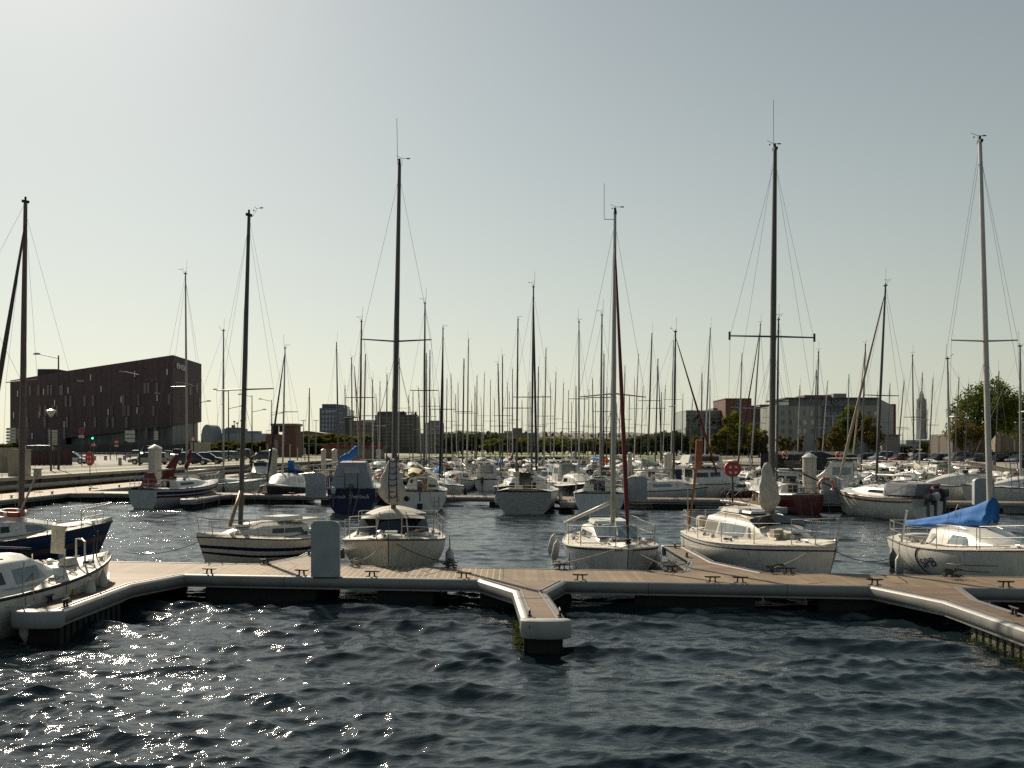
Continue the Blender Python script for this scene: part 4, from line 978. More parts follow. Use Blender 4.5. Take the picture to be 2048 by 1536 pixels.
# ------------------------------------------------------------------ middle distance boats
def midboat(label, base, D, ang, L, B, top, hm=GEL, cabin=.45, cover=None, furl=None, mm=ALUD, sp=(.5,), spw=None, fb=1.15, fs=.9, win=GLASS, bands=(), extra=None, trunkm=GEL, group='moored sailboats in the middle distance', buo=False, mastx=.08, tw=.75, near=False, wheel=False, gear=('vane',), ant=.9, tr_=-.1, transom=None, boomdir=None, seed=0, name='sailboat', rub=BROWN, rail=True, full=2.3):
    rr = random.Random(int(base*7)+seed); xm = mastx*L
    root = thing(name, label, 'sailboat' if top else 'motorboat', (0, 0, 0), ang, group if top else 'moored motorboats')
    h = Hull(L-.4, B, fb, fs, tw=tw, rake=.4, tr=tr_, full=full, fine=2.3)
    X0 = wx(base, D); cxy = Vector((X0, D))-Vector((math.cos(ang), math.sin(ang)))*xm
    root.location = (cxy.x, cxy.y, 0); root.rotation_euler = (0, 0, ang)
    build_hull(h, root, [hm, ANTI, BROWN, NAVY, REDH, WOOD], bands=tuple(bands)+((.86, 1, 1),), near=False, rub=rub, rubr=.03, transom_m=0 if transom is None else transom)
    hw = B*.33
    if wheel:
        tr = Trunk(h, [(-.22*L, hw, cabin), (.02*L, hw, cabin), (.10*L, hw*.95, cabin*.55), (.26*L, hw*.7, .06)], incl=.14, crown=.08); tr.build(root, trunkm)
        for s in (1, -1):
            tr.window(root, -.2*L, -.10*L, .5, .88, s, m=win, n=2); tr.window(root, -.085*L, .0*L, .5, .88, s, m=win, n=2)
        b = MB(); b.box((-.1*L, 0, h.dz(0)+cabin+.10), (.32*L, hw*1.9, .07)); obj('roof', b, trunkm, root)
        b = MB(); b.box((.075*L, 0, h.dz(0)+cabin*.8), (.02, hw*1.4, cabin*.32), ry=-.5); obj('windscreen', b, win, root)
        b = MB(); b.box((-.222*L-.01, 0, h.dz(0)+cabin*.55), (.03, hw*1.2, cabin*.6)); obj('rear_window', b, win, root)
    else:
        tr = Trunk(h, [(-.20*L, hw*1.02, cabin), (.06*L, hw, cabin*.95), (.15*L, hw*.85, cabin*.75), (.30*L, hw*.5, .04)], incl=.2, crown=.10); tr.build(root, trunkm)
        for s in (1, -1): tr.window(root, -.15*L, .10*L, .35, .8, s, m=win, n=3, slant1=.15)
        companion(root, tr, rr.choice([WOOD, BROWN, GLASS]), .55)
    if top:
        to, Z = topoff(root, xm, top[0], top[1]); zt = h.dz(xm)+cabin*.8
        bd = boomdir if boomdir is not None else rr.uniform(-.25, .25); bl = L*.40; zb = zt+rr.uniform(.5, .75)
        be = (xm-bl*math.cos(bd), bl*math.sin(bd), zb+rr.uniform(-.25, .05))
        rig(root, h, xm, zt, Z-zt, to, r=.062+.012*(D > 80), m=mm, spreader=sp, sw=spw or B*.3, sback=.1, ant=ant, gear=gear, near=near, furl=(furl, .075) if furl else None, wire=.0065, boom=((xm-.1, 0, zb), be, .05, MASTW))
        if cover:
            e = (xm-bl*.92*math.cos(bd), bl*.92*math.sin(bd), be[2]+.02)
            sailcover(root, (xm-.05, 0, zb+.05), e, .22, .11, cover, seed=rr.randint(0, 99), n=9, rise=.35)
    if rail:
        pushpit(root, h, .55, .6, .016); pulpit(root, h, .55, 1.0, .016, mid=False)
    for k in range(rr.choice([1, 2, 2])):
        s = rr.choice([-1, 1]); x = rr.uniform(-.3, .25)*L; fender(root, x, s*(h.b(h.tx(x))+.1), h.z(h.tx(x)), .55, .1, rr.choice([FEND, FEND, FENDB]), .15)
    if rr.random() < .45: outboard(root, -h.L/2-.15, rr.uniform(-.5, .5), fs-.15, s=.9)
    if buo: lifebuoy(root, (-h.L/2+.1, rr.choice([-.6, .6]), fs+.35), (PI/2, 0, PI/2), .28, ORANGE, True)
    b = MB()                                                   # cockpit clutter: winches, folded dinghy, cans, ropes
    for k in range(rr.randint(4, 8)):
        x, y = rr.uniform(-.42, .0)*L, rr.uniform(-.28, .28)*B; z = h.dz(x)+(cabin if x > -.2*L else .05)
        if k: b = MB() if D < 60 else b
        b.box((x, y, z+.08), (rr.uniform(.1, .4), rr.uniform(.1, .3), rr.uniform(.1, .3)), rz=rr.uniform(0, 3))
        if D < 60: obj('deck_gear', b, rr.choice([SAILBE, GEL, CNAVY, CGREY, CBLK]), root)
    if D >= 60: obj('deck_gear', b, rr.choice([SAILBE, GEL, CNAVY, CGREY, DECK, GELG, CBLK, ROPED]), root)
    return root, h, tr
UP = PI/2
# sailboat with maroon jib, stern quarter towards us
root, h, tr = midboat('white sailboat with maroon sailcloth in its cockpit moored below the tall left pile', 374, 60.0, R(72), 7.2, 2.6, (371, 548), hm=GELG, bands=((.10, .22, 3), (.26, .34, 4)), mm=ALU, cover=None, tr_=.1, fb=1.35, fs=1.1, cabin=.4, sp=(.45,), spw=1.0)
b = MB(); b.extr([(0, 0), (.9, .15), (1.35, 1.35), (1.1, 1.45), (.2, .5)], (-1.5, .2, 1.6), (.8, -.3, 0), (0, 0, 1), (.3, .9, 0), .12); b.box((-2.6, .2, 1.55), (.7, .9, .9), taper=.4); obj('loose_sail', b, CBUR, root, R(40))
sailcover(root, (.9, .0, 2.9), (-.1, -.4, 2.2), .22, .16, CBUR, seed=8)
root, h, tr = midboat('low white sailboat under a beige boom tent behind the maroon jib boat', 447, 70.5, R(15), 6.8, 2.5, (447, 662), mm=ALU, cabin=.3)
b = MB(); b.loft([[(-2.6, -.9, 1.0), (-2.6, 0, 1.5), (-2.6, .9, 1.0)], [(.5, -.9, 1.0), (.5, 0, 1.65), (.5, .9, 1.0)], [(.5, -.88, .98), (.5, 0, 1.6), (.5, .88, .98)], [(-2.6, -.88, .98), (-2.6, 0, 1.45), (-2.6, .88, .98)]]); obj('boom_tent', b, SAILBE, root)
# black hulled boat bow to us
root, h, tr = midboat('black hulled sailboat with white deck and navy furled jib, bow facing us', 565, 63.9, -UP-.1, 6.6, 3.0, (570, 697), hm=BLACKH, furl=CNAVY, cabin=.75, win=GLASSC, rub=GEL, mm=MASTW)
b = MB(); b.box((-1.2, 0, 2.15), (.3, .35, .9)); b.box((-1.1, .3, 1.8), (.4, .3, .5)); obj('sail_bag', b, CBLUE, root)
# Sherlock: stern to us
root, h, tr = midboat('dark blue motor sailer lettered Sherlock with grey canvas cockpit tent', 719, 57.2, UP+.05, 6.2, 2.75, (723, 644), hm=NAVY, cabin=.6, cover=None, fb=1.5, fs=1.3, mm=MASTB, tw=.92, trunkm=GELG, mastx=.22, rub=GEL, full=3, bands=((0, .13, 2),))
for m_ in root.children[0].data.materials[2:3]: pass
b = MB(); bx = -2.95; rr_ = []
for x, w, hh in ((bx, 1.18, .0), (bx+.05, 1.12, .2), (bx+.35, .86, 1.32), (bx+1.9, .86, 1.38), (bx+2.4, .95, .1)):
    rr_.append([(x, -w, 1.3), (x, -w*.98, 1.3+hh*.75+.02), (x, -w*.78, 1.3+hh+.03), (x, w*.78, 1.3+hh+.03), (x, w*.98, 1.3+hh*.75+.02), (x, w, 1.3)])
b.loft(rr_, caps=True); obj('canvas_tent', b, mat('grey_tent_canvas', (.30, .31, .34), .8, var=.1), root)
b = MB(); b.extr([(-.45, 0), (.42, 0), (.40, .34), (-.42, .34)], (bx+.17, 0, 2.05), (0, 1, 0), (.22, 0, 1), (-1, 0, .2), .015); obj('clear_window', b, mat('clear_vinyl', (.40, .38, .34), .25), root)
for yy in (-.35, .33):
    b = MB(); b.tube([(bx-.05, yy, 1.3), (bx-.03, yy, 2.1)], .02, 4); obj('tent_seam', b, RUB, root)
text('Sherlock', .31, mat('pale_letters', (.62, .64, .70), .5), root, (-3.07, -.42, .84), (PI/2, 0, -PI/2), 'lettering', .008, italic=.15)
text('Sherlock', .26, M['pale_letters'], root, (-3.07, .74, .84), (PI/2, 0, -PI/2), 'lettering', .008, italic=.15)
b = MB(); b.tube([(-3.15, 1.2, 1.95), (-3.15, -.2, 1.95)], .018, 5); b.tube([(-3.15, 1.2, 1.95), (-2.8, 1.3, 1.3)], .018, 5); obj('grab_rail', b, STEEL, root)
sailcover(root, (1.2, .1, 3.1), (-.6, .9, 2.75), .24, .12, CBLUE, seed=5); outboard(root, -3.2, .9, 1.0, m=GELG, s=.9)
# white cruiser stern with round port
root, h, tr = midboat('white boat with brown companionway, porthole and outboard leg on its transom', 848, 56.2, UP+.03, 6.4, 2.7, (850, 608), mm=ALUD, cabin=.65, tw=.95, fs=1.15, fb=1.3, full=2.8)
b = MB(); b.lathe([(.14, -.02), (.14, .0), (.10, .01)], (0, 0, 0), 14, axis='X'); o = obj('porthole', b, RUB, root); o.location = (-3.07, .72, .75)
b = MB(); b.lathe([(.10, -.02), (.10, .0)], (0, 0, 0), 12, axis='X'); o = obj('porthole', b, RUB, root); o.location = (-1.30, .55, 1.6)
outboard(root, -3.3, 0, 1.35, m=mat('grey_cowl', (.25, .26, .28), .4), s=1.1); b = MB(); b.box((-3.32, 0, .25), (.12, .28, .5)); obj('rudder', b, NAVY, root)
tubes('swim_ladder', [[(-3.12, -.75, .3), (-3.12, -.75, .85)], [(-3.12, -1.0, .3), (-3.12, -1.0, .85)], [(-3.12, -.75, .35), (-3.12, -1, .35)], [(-3.12, -.75, .6), (-3.12, -1, .6)]], .012, BROWN, root)
b = MB(); b.tube([(-.6, .2, 2.5), (-2.9, -1.0, 1.75)], .05, 6); obj('lowered_boom', b, MASTW, root)
b = MB(); b.loft([[(-.8, 1.0, 1.9), (-.8, .5, 1.75), (-.8, 0, 1.9)], [(.9, 1.1, 2.1), (.9, .5, 1.8), (.9, -.1, 2.1)], [(.9, .9, 2.2), (.9, .5, 2.3), (.9, .1, 2.2)], [(-.8, .8, 2.0), (-.8, .5, 2.1), (-.8, .2, 2.0)]], closed=False); obj('upturned_dinghy', b, YELP, root, R(40))
# open transom boat
root, h, tr = midboat('white sailboat with sloping open transom and black companionway, near the centre', 1063, 55.4, UP-.12, 6.8, 3.15, (1067, 575), mm=ALUD, cabin=.65, tw=.92, fs=1.2, fb=1.3, full=2.6, tr_=.55, furl=CNAVY, hm=GELG, sp=(.42,), spw=1.05)
b = MB(); b.box((-1.42, .15, 1.75), (.05, .62, .7)); obj('open_companionway', b, GLASS, root)
b = MB(); b.box((-3.3, -.3, .75), (.03, .35, .22), rz=0); obj('transom_locker', b, mat('dark_patch', (.03, .04, .07), .4), root)
text('CORBELLO', .14, mat('grey_letters', (.12, .13, .16), .5), root, (-3.42, .35, .98), (PI/2-.3, 0, -PI/2), 'lettering', .006)
# next stern, rounded
root, h, tr = midboat('white sailboat with varnished companionway doors and navy furled jib right of centre', 1200, 53.8, UP-.1, 6.4, 2.75, (1204, 632), hm=GELG, furl=CNAVY, cabin=.62, tw=.9, fs=1.15, fb=1.25, full=2.2, mm=ALU)
b = MB(); b.box((-1.31, .35, 1.65), (.03, .30, .24)); obj('cabin_light', b, GLASS, root)
# red hulled boat
root, h, tr = midboat('dark red hulled sailboat with horseshoe lifebuoy behind the big bundled sail', 1553, 54.0, UP+.30, 5.6, 2.3, (1557, 640), hm=REDH, cabin=.45, rub=GEL, cover=None, tw=.8, fs=1.05, fb=1.25)
lifebuoy(root, (-3.0, -.75, 1.5), (PI/2, 0, PI/2-.5), .36, mat('coral_plastic', (.48, .15, .10), .5), True)
b = MB(); b.tube([(.2, 0, 2.6), (-3.2, -1.2, 1.35)], .045, 6); obj('black_boom', b, RUB, root)
# white boat with varnished strip and outboards
root, h, tr = midboat('white sailboat with varnished wood strip, dark canvas and outboard motors, right side', 1752, 49.6, UP+.40, 6.2, 2.7, (1771, 572), bands=((.10, .17, 5),), cabin=.4, furl=SAILBE, tw=.72, fb=1.35, fs=1.1, mm=ALUD, rub=WOOD, sp=(.45,), spw=1.1)
b = MB(); b.loft([[(x, -1.0*k, 1.2), (x, -.8*k, 1.75), (x, .8*k, 1.75), (x, 1.0*k, 1.2)] for x, k in ((-2.9, .9), (-2.4, 1), (-1.1, 1), (-.9, .9))], caps=True); obj('dark_spray_tent', b, CGREY, root)
lifebuoy(root, (-3.15, -.2, 1.35), (PI/2, 0, PI/2), .3, CRED, True); outboard(root, -3.35, -.5, 1.15); outboard(root, -3.4, .1, 1.0, m=GELG); outboard(root, -3.35, .5, .95)
b = MB(); b.lathe([(.16, -.07), (.24, -.07), (.26, 0), (.24, .07), (.16, .07), (.16, -.07)], (0, 0, 0), 16, axis='Y'); o = obj('tyre_fender', b, RUB, root); o.location = (1.5, -1.42, .62)
b = MB(); rr = random.Random(5)
for k in range(26):
    p = (rr.uniform(-.3, 2.4), rr.uniform(-.7, .7), 1.55+rr.uniform(0, .3)); b.tube([p, (p[0]+rr.uniform(-.5, .5), p[1]+rr.uniform(-.4, .4), p[2]+rr.uniform(0, .35))], rr.choice([.02, .035, .05]), 5)
obj('folded_bicycles', b, STEEL, root)
# behind second pontoon
root, h, tr = midboat('white sailboat side on behind the second walkway with lightning bright cabin top', 1900, 59.5, R(172), 6.8, 2.6, (1895, 718), cabin=.65, win=GEL, hm=GEL, rub=BROWN, mm=MASTW, fb=1.35, fs=1.2, cover=None, furl=None, mastx=.1)
b = MB(); b.tube([(-.2, 0, 2.6), (-2.9, .3, 2.05)], .10, 8); obj('rolled_sail', b, SAILBE, root, True)
root, h, tr = midboat('white sailboat with blue boarding ladder cut by the right edge', 2042, 57.0, R(168), 7.2, 2.7, (2040, 693), cabin=.55, cover=CNAVY, mm=MASTW, fb=1.3, fs=1.2)
b = MB()
for dx in (0, .38): b.tube([(1.2+dx, 2.2, .55), (1.2+dx, 1.5, 3.0)], .025, 5)
for k in range(7): b.tube([(1.2, 2.1-.1*k, .9+.33*k), (1.58, 2.1-.1*k, .9+.33*k)], .018, 4)
lad = obj('boarding_ladder', b, mat('blue_grey_ladder', (.2, .25, .4), .5), root)
root, h, tr = midboat('low white sailboat side on behind the second walkway, red lower jib', 1347, 60.6, R(8), 6.6, 2.6, (1351, 664), cabin=.5, hm=GELG, mm=ALUD, furl=CBUR, win=GLASSC)
root, h, tr = midboat('white cabin cruiser with two window rows behind the red lifebuoy housing', 1448, 62.0, R(12), 7.8, 2.9, None, cabin=.85, wheel=True, win=GLASS, fb=1.5, fs=1.25, rail=True, name='cabin_cruiser')
b = MB(); b.box((-.9, 0, 2.75), (2.3, 1.5, .5), taper=.85); obj('flybridge', b, GEL, root); b = MB(); b.box((-.9, -.73, 2.76), (1.7, .06, .28)); b.box((-.9, .73, 2.76), (1.7, .06, .28)); obj('flybridge_window', b, GLASS, root)
for px, D, lab in ((1584, 80, 'dark canopied motorboat with orange lifebuoy left of the broad white pile'), (1690, 74, 'navy canopied motorboat with orange horseshoe buoy right of the white wheelhouse')):
    root, h, tr = midboat(lab, px, D, R(35), 5.6 if px < 1600 else 6.6, 2.5, None, cabin=.6, fb=1.4, fs=1.2, name='motor_cruiser')
    b = MB(); b.loft([[(x, -1.15*k, 1.4), (x, -1.1*k, 2.9), (x, 0, 3.15), (x, 1.1*k, 2.9), (x, 1.15*k, 1.4)] for x, k in ((-2.2, .85), (-2.0, .95), (.3, .95), (.9, .7))], caps=True); obj('navy_canopy', b, CBLK, root, R(40))
    for sx in (-1.4, -.3):
        b = MB(); b.box((sx, -1.14, 2.1), (1.1, .05, .7)); obj('canopy_window', b, GLASS, root)
    lifebuoy(root, (-1.9, -1.25, 2.85), (PI/2, 0, 0), .26, ORANGE, True)
root, h, tr = midboat('small white wheelhouse boat with blue side door right of the broad pile', 1655, 68, R(150), 6.0, 2.4, None, cabin=1.6, wheel=True, win=GLASSC, name='wheelhouse_boat')
root, h, tr = midboat('white cabin motorboat with green tinted screen behind the black sail cover', 1125, 76, UP+.2, 6.6, 2.7, None, cabin=1.35, wheel=True, win=GLASSC, name='cabin_cruiser')
root, h, tr = midboat('small dark hulled boat with varnished wheelhouse behind the open transom boat', 1158, 66.5, -UP+.2, 6.0, 2.4, (1158, 645), hm=BLACKH, cabin=.7, trunkm=GEL, mm=MASTW, furl=None)
root, h, tr = midboat('old grey hulled open sailing dinghy with brown interior near the red roofed hut', 617, 93, R(-60), 5.0, 2.2, (619, 776), hm=GELG, cabin=.1, mm=MASTB, sp=(), gear=(), ant=0)
root, h, tr = midboat('white motorboat with steel arch in the channel left of the red hulled boat', 1535, 66, R(165), 6.6, 2.6, None, cabin=.9, wheel=True, win=GLASS, name='motor_cruiser')
b = MB(); b.tube([(-2, -1.1, 1.3), (-1.6, -1, 2.6), (-1.6, 1, 2.6), (-2, 1.1, 1.3)], .05, 6); obj('radar_arch', b, RUB, root)
root, h, tr = midboat('red and white striped small boat left of the bundled sail', 1515, 58.8, R(-70), 5.2, 2.2, None, hm=REDH, bands=((.0, .5, 0),), cabin=.5, name='motorboat', rub=GEL)

# ------------------------------------------------------------------ the field of far boats, one per mast in the photograph
FAR = [  # masthead px, py, foot px, cover, furled jib, label
(673,684,677,None,None,'sailboat whose bare mast rises right beside the pale office tower'),
(703,717,705,CRED,None,'sailboat with a red sail cover and mast right of the office tower'),
(709,735,719,None,ALUD,'sailboat whose thin mast leans left between the tower and the brick hut'),
(731,708,726,None,None,'sailboat with mast leaning right above the dark blue motor sailer'),
(745,762,746,None,None,'far sailboat with drooping masthead flag left of the centre building'),
(760,766,759,None,None,'far sailboat, mast at the left corner of the dark centre building'),
(774,752,773,CGRN,None,'far sailboat with green cover left of the cream motor sailer mast'),
(799,716,797,CBLK,None,'sailboat with black cover, mast just right of the cream cruiser mast'),
(826,785,826,None,None,'far sailboat, short mast right under the rooftop sign letters'),
(837,777,843,None,None,'far sailboat with leaning mast just right of the rooftop sign'),
(853,706,853,CNAVY,None,'sailboat with navy cover whose mast is hidden behind a taller one'),
(860,700,858,None,None,'sailboat with thin pale mast right of the porthole boat mast'),
(886,658,884,CBLUE,CNAVY,'sailboat with navy furled jib and blue cover left of centre'),
(894,762,892,None,None,'far sailboat, short mast right of the navy furled jib'),
(902,747,904,SAILW,None,'far sailboat with cream cover near two close masts'),
(928,717,925,None,None,'sailboat with thin mast left of the tall central mast pair'),
(937,681,934,SAILW,None,'sailboat with cream bundled sail around its mast foot left of centre'),
(950,777,950,None,None,'far sailboat with one of the shortest masts near centre'),
(954,753,953,None,None,'far sailboat with hair thin mast before the dark trees'),
(969,749,965,CNAVY,None,'far sailboat, mast leaning right before the dark trees'),
(981,762,980,None,None,'far sailboat, lower mast right of the dark trees'),
(996,730,1001,CBLUE,None,'sailboat with bright blue raised cover just left of centre'),
(1005,714,1005,None,None,'sailboat whose mast stands close behind the bright blue cover'),
(1025,740,1025,CRED,None,'sailboat with a red flag and mast near picture centre'),
(1036,640,1033,CNAVY,None,'sailboat with tall mast and high spreaders at picture centre'),
(1056,788,1056,None,None,'far sailboat with very short mast near picture centre'),
(1077,733,1075,None,None,'far sailboat, mast just right of the tall centre mast'),
(1092,700,1088,CBLK,None,'sailboat with long black sail cover right of centre'),
(1112,748,1107,None,None,'far sailboat, right leaning mast before the yellow trees'),
(1127,769,1124,None,None,'far sailboat, short mast before the yellow trees'),
(1185,760,1187,CBLUE,None,'far sailboat with small blue cover left of the navy furled jib'),
(1208,710,1206,None,None,'sailboat, mast just right of the navy furled jib mast'),
(1214,778,1213,None,None,'far sailboat, very short mast left of the silver boat mast'),
(1223,764,1221,None,None,'far sailboat hidden behind the silver boat mast'),
(1250,735,1246,CRED,None,'far sailboat with red cover right of the dark red furled jib'),
(1259,790,1257,None,None,'far sailboat, shortest mast right of the dark red furled jib'),
(1277,711,1268,CBUR,None,'sailboat with maroon cover, mast leaning right'),
(1304,666,1295,CGRN,None,'sailboat with long dark green sail cover and tall raked mast'),
(1316,717,1310,None,ALUD,'sailboat with thick raked mast right of the green cover'),
(1323,784,1321,None,None,'far sailboat, short mast above the dark hedge'),
(1347,680,1342,None,None,'sailboat whose mast nearly touches the taller red jib mast'),
(1404,751,1402,CBLUE,None,'sailboat with two blue covers left of the glass building'),
(1420,763,1419,None,None,'far sailboat with thin mast over the glass building'),
(1421,655,1408,SAILW,None,'tall sailboat with cream bundled sail before the glass building'),
(1484,711,1477,None,None,'sailboat, mast before the red brown tower block'),
(1521,650,1501,CNAVY,CBLK,'sailboat with strongly raked mast and navy cover before the red brown block'),
(1541,751,1537,None,None,'far sailboat just left of the widest spreaders mast'),
(1633,740,1627,None,None,'far sailboat, left mast of the close pair above the broad pile'),
(1637,705,1632,None,None,'sailboat, right mast of the close pair above the broad pile'),
(1698,748,1694,CNAVY,None,'sailboat with mast in front of the blue glass entrance'),
(1731,690,1722,None,SAILBE,'sailboat with pale furled jib before the round green tree'),
(1755,785,1754,None,None,'far boat with a brown wooden mast'),
(1825,712,1828,SAILW,None,'sailboat with cream bundle at its mast left of the church tower'),
(1845,745,1838,None,None,'sailboat with raked furled forestay crossing the church tower'),
(1866,760,1857,None,None,'far sailboat with leaning mast right of the church tower'),
(1918,757,1909,CNAVY,None,'sailboat with navy cover, mast at the left rim of the big tree'),
(1937,770,1930,None,None,'far sailboat, mast before the big tree crown'),
(1998,742,1990,CNAVY,None,'sailboat with long navy cover near the right edge'),
]
for q in '1044,800 1086,790 1101,768 1143,806 1169,792 1191,800 1233,808 1241,786 1286,775 1331,770 1366,790 1385,800 817,790 870,798 878,786 911,790 916,768 943,806 962,798 989,800 1015,768 1019,786 1137,780 1152,772 1224,745 1269,760 1600,770 1655,765 1780,770 1808,765 690,770 752,790 785,780 860,790 1060,765 1178,778'.split():
    q = [int(v) for v in q.split(',')]; FAR.append((q[0], q[1], q[0]-(q[0]-1050)*.01*(q[0] % 3), None, None, 'far sailboat whose short thin mast is lost among the taller masts'))
NM = {}
ROWD = [64.5, 86.5, 96.5, 120.5, 130.5, 156.5, 166.5, 190, 205, 218, 228]
used = []
FARCAB = [GEL, GEL, GELC, GELG]
for i, (tx_, ty_, bx_, cov, fu, lab) in enumerate(FAR):
    rr = random.Random(i*13+1); best = None
    for Dr in ROWD:
        D = Dr
        for _ in range(6): D = Dr-.22*wx(bx_, D)
        ztop = wz(ty_, D); X0 = wx(bx_, D)
        if X0 < -25.5 and D < 170: continue
        c = abs(ztop-10.8)
        if Dr < 70: c += 1.5
        if any(abs(X0-u[0]) < 2.9 and abs(Dr-u[1]) < 5 for u in used): c += 12
        if Dr == 64.5 and any(abs(X0-q) < 3.4 for q in (-14.8, -20, 23, 29, 9.8, 13.2, 15, 18, 4)): c += 12
        if best is None or c < best[0]: best = (c, Dr, D, X0)
    _, Dr, D, X0 = best; used.append((X0, Dr))
    away = ROWD.index(Dr) % 2 == 1
    ang = (UP if away else -UP)+rr.uniform(-.12, .12)
    if not away: pass
    ztop = wz(ty_, D); L = min(9.5, max(5.6, ztop*.68)); B = L*.37
    midboat(lab, bx_, D, ang, L, B, (tx_, ty_), hm=rr.choice([GEL, GEL, GEL, GELC, GELG, NAVY, BLUEH]), cabin=rr.uniform(.35, .6), cover=cov, furl=fu, mm=rr.choice([ALUD, ALUD, ALU, MASTW]), sp=(rr.uniform(.42, .55),), seed=i,
            group='masts of the far moored sailboats', ant=rr.choice([0, .9, .9]), gear=('vane',) if rr.random() < .6 else (), rail=D < 110, mastx=.07, buo=rr.random() < .2)
# extra motorboats that fill the berths
for i, (px, D, hm, lab) in enumerate(((700, 84, GEL, 'white steel framed motorboat behind the dark blue motor sailer'), (765, 86, GELC, 'white cabin boat with gantry behind the cream sail bundle'), (905, 78, GEL, 'white boat with blue lettering and dark red door left of centre'), (975, 83, GEL, 'white boat with black hoops left of centre'), (1040, 88, GELC, 'cream boat crowded with red gear right of centre'), (1225, 86, GEL, 'white boat behind the dark red furled jib'), (1400, 88, GEL, 'white boat with blue striped cabin left of the cabin cruiser'), (1740, 80, GEL, 'white open boat left of the varnished strip boat mast'), (1815, 74, GELG, 'grey boat with black hoop frame right of the varnished strip boat'), (1870, 88, GEL, 'white boat under the quay wall near the cream bundled sail'), (1960, 84, GEL, 'white boat under the quay wall behind the tallest right mast'), (2025, 80, GEL, 'white boat at the right edge under the quay wall'), (520, 92, GELC, 'small cream boat near the person on the quayside walkway'), (860, 108, GEL, 'small white boat deep in the marina left of centre'), (1100, 112, GEL, 'small white boat deep in the marina right of centre'), (1290, 108, GEL, 'small white boat near the thin white pile'), (1560, 100, GEL, 'white boat below the small orange trees'))):
    midboat(lab, px, D, (UP if i % 2 else -UP)+.3*math.sin(i*2.1), 6.6, 2.6, None, hm=hm, cabin=.6+.5*(i % 3 == 0), wheel=i % 3 == 0, seed=i, name='motorboat', win=GLASSC if i % 2 else GLASS, buo=i % 4 == 1)

# red lifebuoy housings
def housing(px, D, zc, r, post, label, side=False):
    root = thing('lifebuoy_housing', label, 'lifebuoy housing', (wx(px, D), D, post), group='red lifebuoy housings on posts'); z = zc-post
    b = MB(); n = 20; pts = [(r*1.02*math.cos(2*PI*i/n), r*math.sin(2*PI*i/n)*1.0) for i in range(n)]
    pts = [(x, y if y < r*.72 else r*.72+(y-r*.72)*.3) for x, y in pts]
    b.extr(pts, (0, -.14, z), (1, 0, 0), (0, 0, 1), (0, 1, 0), .28); obj('shell', b, mat('housing_red', (.50, .055, .035), .45, var=.15), root, R(40))
    b = MB(); b.box((0, -.02, z+r*.82), (r*1.3, .30, .12), taper=.9); obj('lid', b, M['housing_red'], root)
    b = MB()
    if not side:
        for k in range(4):
            a0 = PI/4+k*PI/2; q = [(r*.36*math.cos(a0+d), r*.36*math.sin(a0+d)) for d in (-.33, .33)]+[(r*.62*math.cos(a0+d), r*.62*math.sin(a0+d)) for d in (.33, -.33)]
            b = MB(); b.extr(q, (0, -.155, z-.04), (1, 0, 0), (0, 0, 1), (0, 1, 0), .02); obj('white_emblem', b, WHT, root)
    b = MB(); b.tube([(0, 0, 0), (0, 0, z-r*.8)], .045, 8); b.box((0, 0, .02), (.3, .3, .03)); obj('post', b, ALUD, root)
    return root
housing(1465, 52.6, wz(938, 52.6), .43, DZ, 'red lifebuoy housing with four white marks on the second walkway')
housing(1207, 90.5, wz(922, 90.5), .45, DZ, 'distant red lifebuoy housing behind the dark red furled jib')
# bicycle leaning on the post
bk = thing('bicycle', 'dark bicycle leaning against the red lifebuoy housing post', 'bicycle', (wx(1469, 52.9)+.1, 52.9, DZ), R(6))
for x in (-.52, .52):
    b = MB(); b.tube([(x+.33*math.cos(a), 0, .34+.33*math.sin(a)) for a in [2*PI*i/20 for i in range(21)]], .022, 5, cap=False)
    for i in range(8): b.tube([(x, 0, .34), (x+.32*math.cos(i*PI/4), 0, .34+.32*math.sin(i*PI/4))], .004, 3)
    obj('wheel', b, RUB, bk)
b = MB(); fr = [[(-.52, 0, .34), (-.14, 0, .86)], [(-.14, 0, .30), (-.17, 0, .95)], [(-.14, 0, .82), (.36, 0, .84)], [(-.14, 0, .30), (.38, 0, .72)], [(.36, 0, .95), (.52, 0, .34)], [(-.52, 0, .34), (-.14, 0, .30)]]
for q in fr: b.tube(q, .022, 6)
obj('frame', b, ALUD, bk); b = MB(); b.tube([(.30, -.28, 1.02), (.36, -.1, .98), (.36, .1, .98), (.30, .28, 1.02)], .016, 6); obj('handlebar', b, STEEL, bk); b = MB(); b.box((-.18, 0, .98), (.26, .14, .06), taper=.7); obj('saddle', b, RUB, bk)
# ------------------------------------------------------------------ ground, quays
BAS = [(-32.6, -60, 1.5), (-32.6, 85, 1.5), (-30.5, 118, 1.5), (-27.5, 164, 1.5), (-18.5, 165, 1.4), (-17.5, 238, 1.25), (19, 238, 1.2), (19.5, 228, 1.15), (30, 167, 1.1), (45, 117, 1.1), (52, 102, 1.1), (72, 60, 1.1), (95, 15, 1.1), (95, -60, 1.1)]
def ground():
    b = MB(); rings = []
    for k in (0, .004, .02, .08, .3, 1):
        r = []
        for i, (x, y, z) in enumerate(BAS):
            a = math.atan2(y-90, x-5); R_ = 3800; q = (5+R_*math.cos(a)*1.0, 90+R_*math.sin(a), 1.2)
            r.append((x+(q[0]-x)*k, y+(q[1]-y)*k, z+(q[2]-z)*k))
        rings.append(r)
    b.loft(rings); struct('ground', b, mat('quay_paving', (.27, .25, .21), .9, var=.2, scale=.6, stain=(.14, .13, .10), stz=1))
ground()
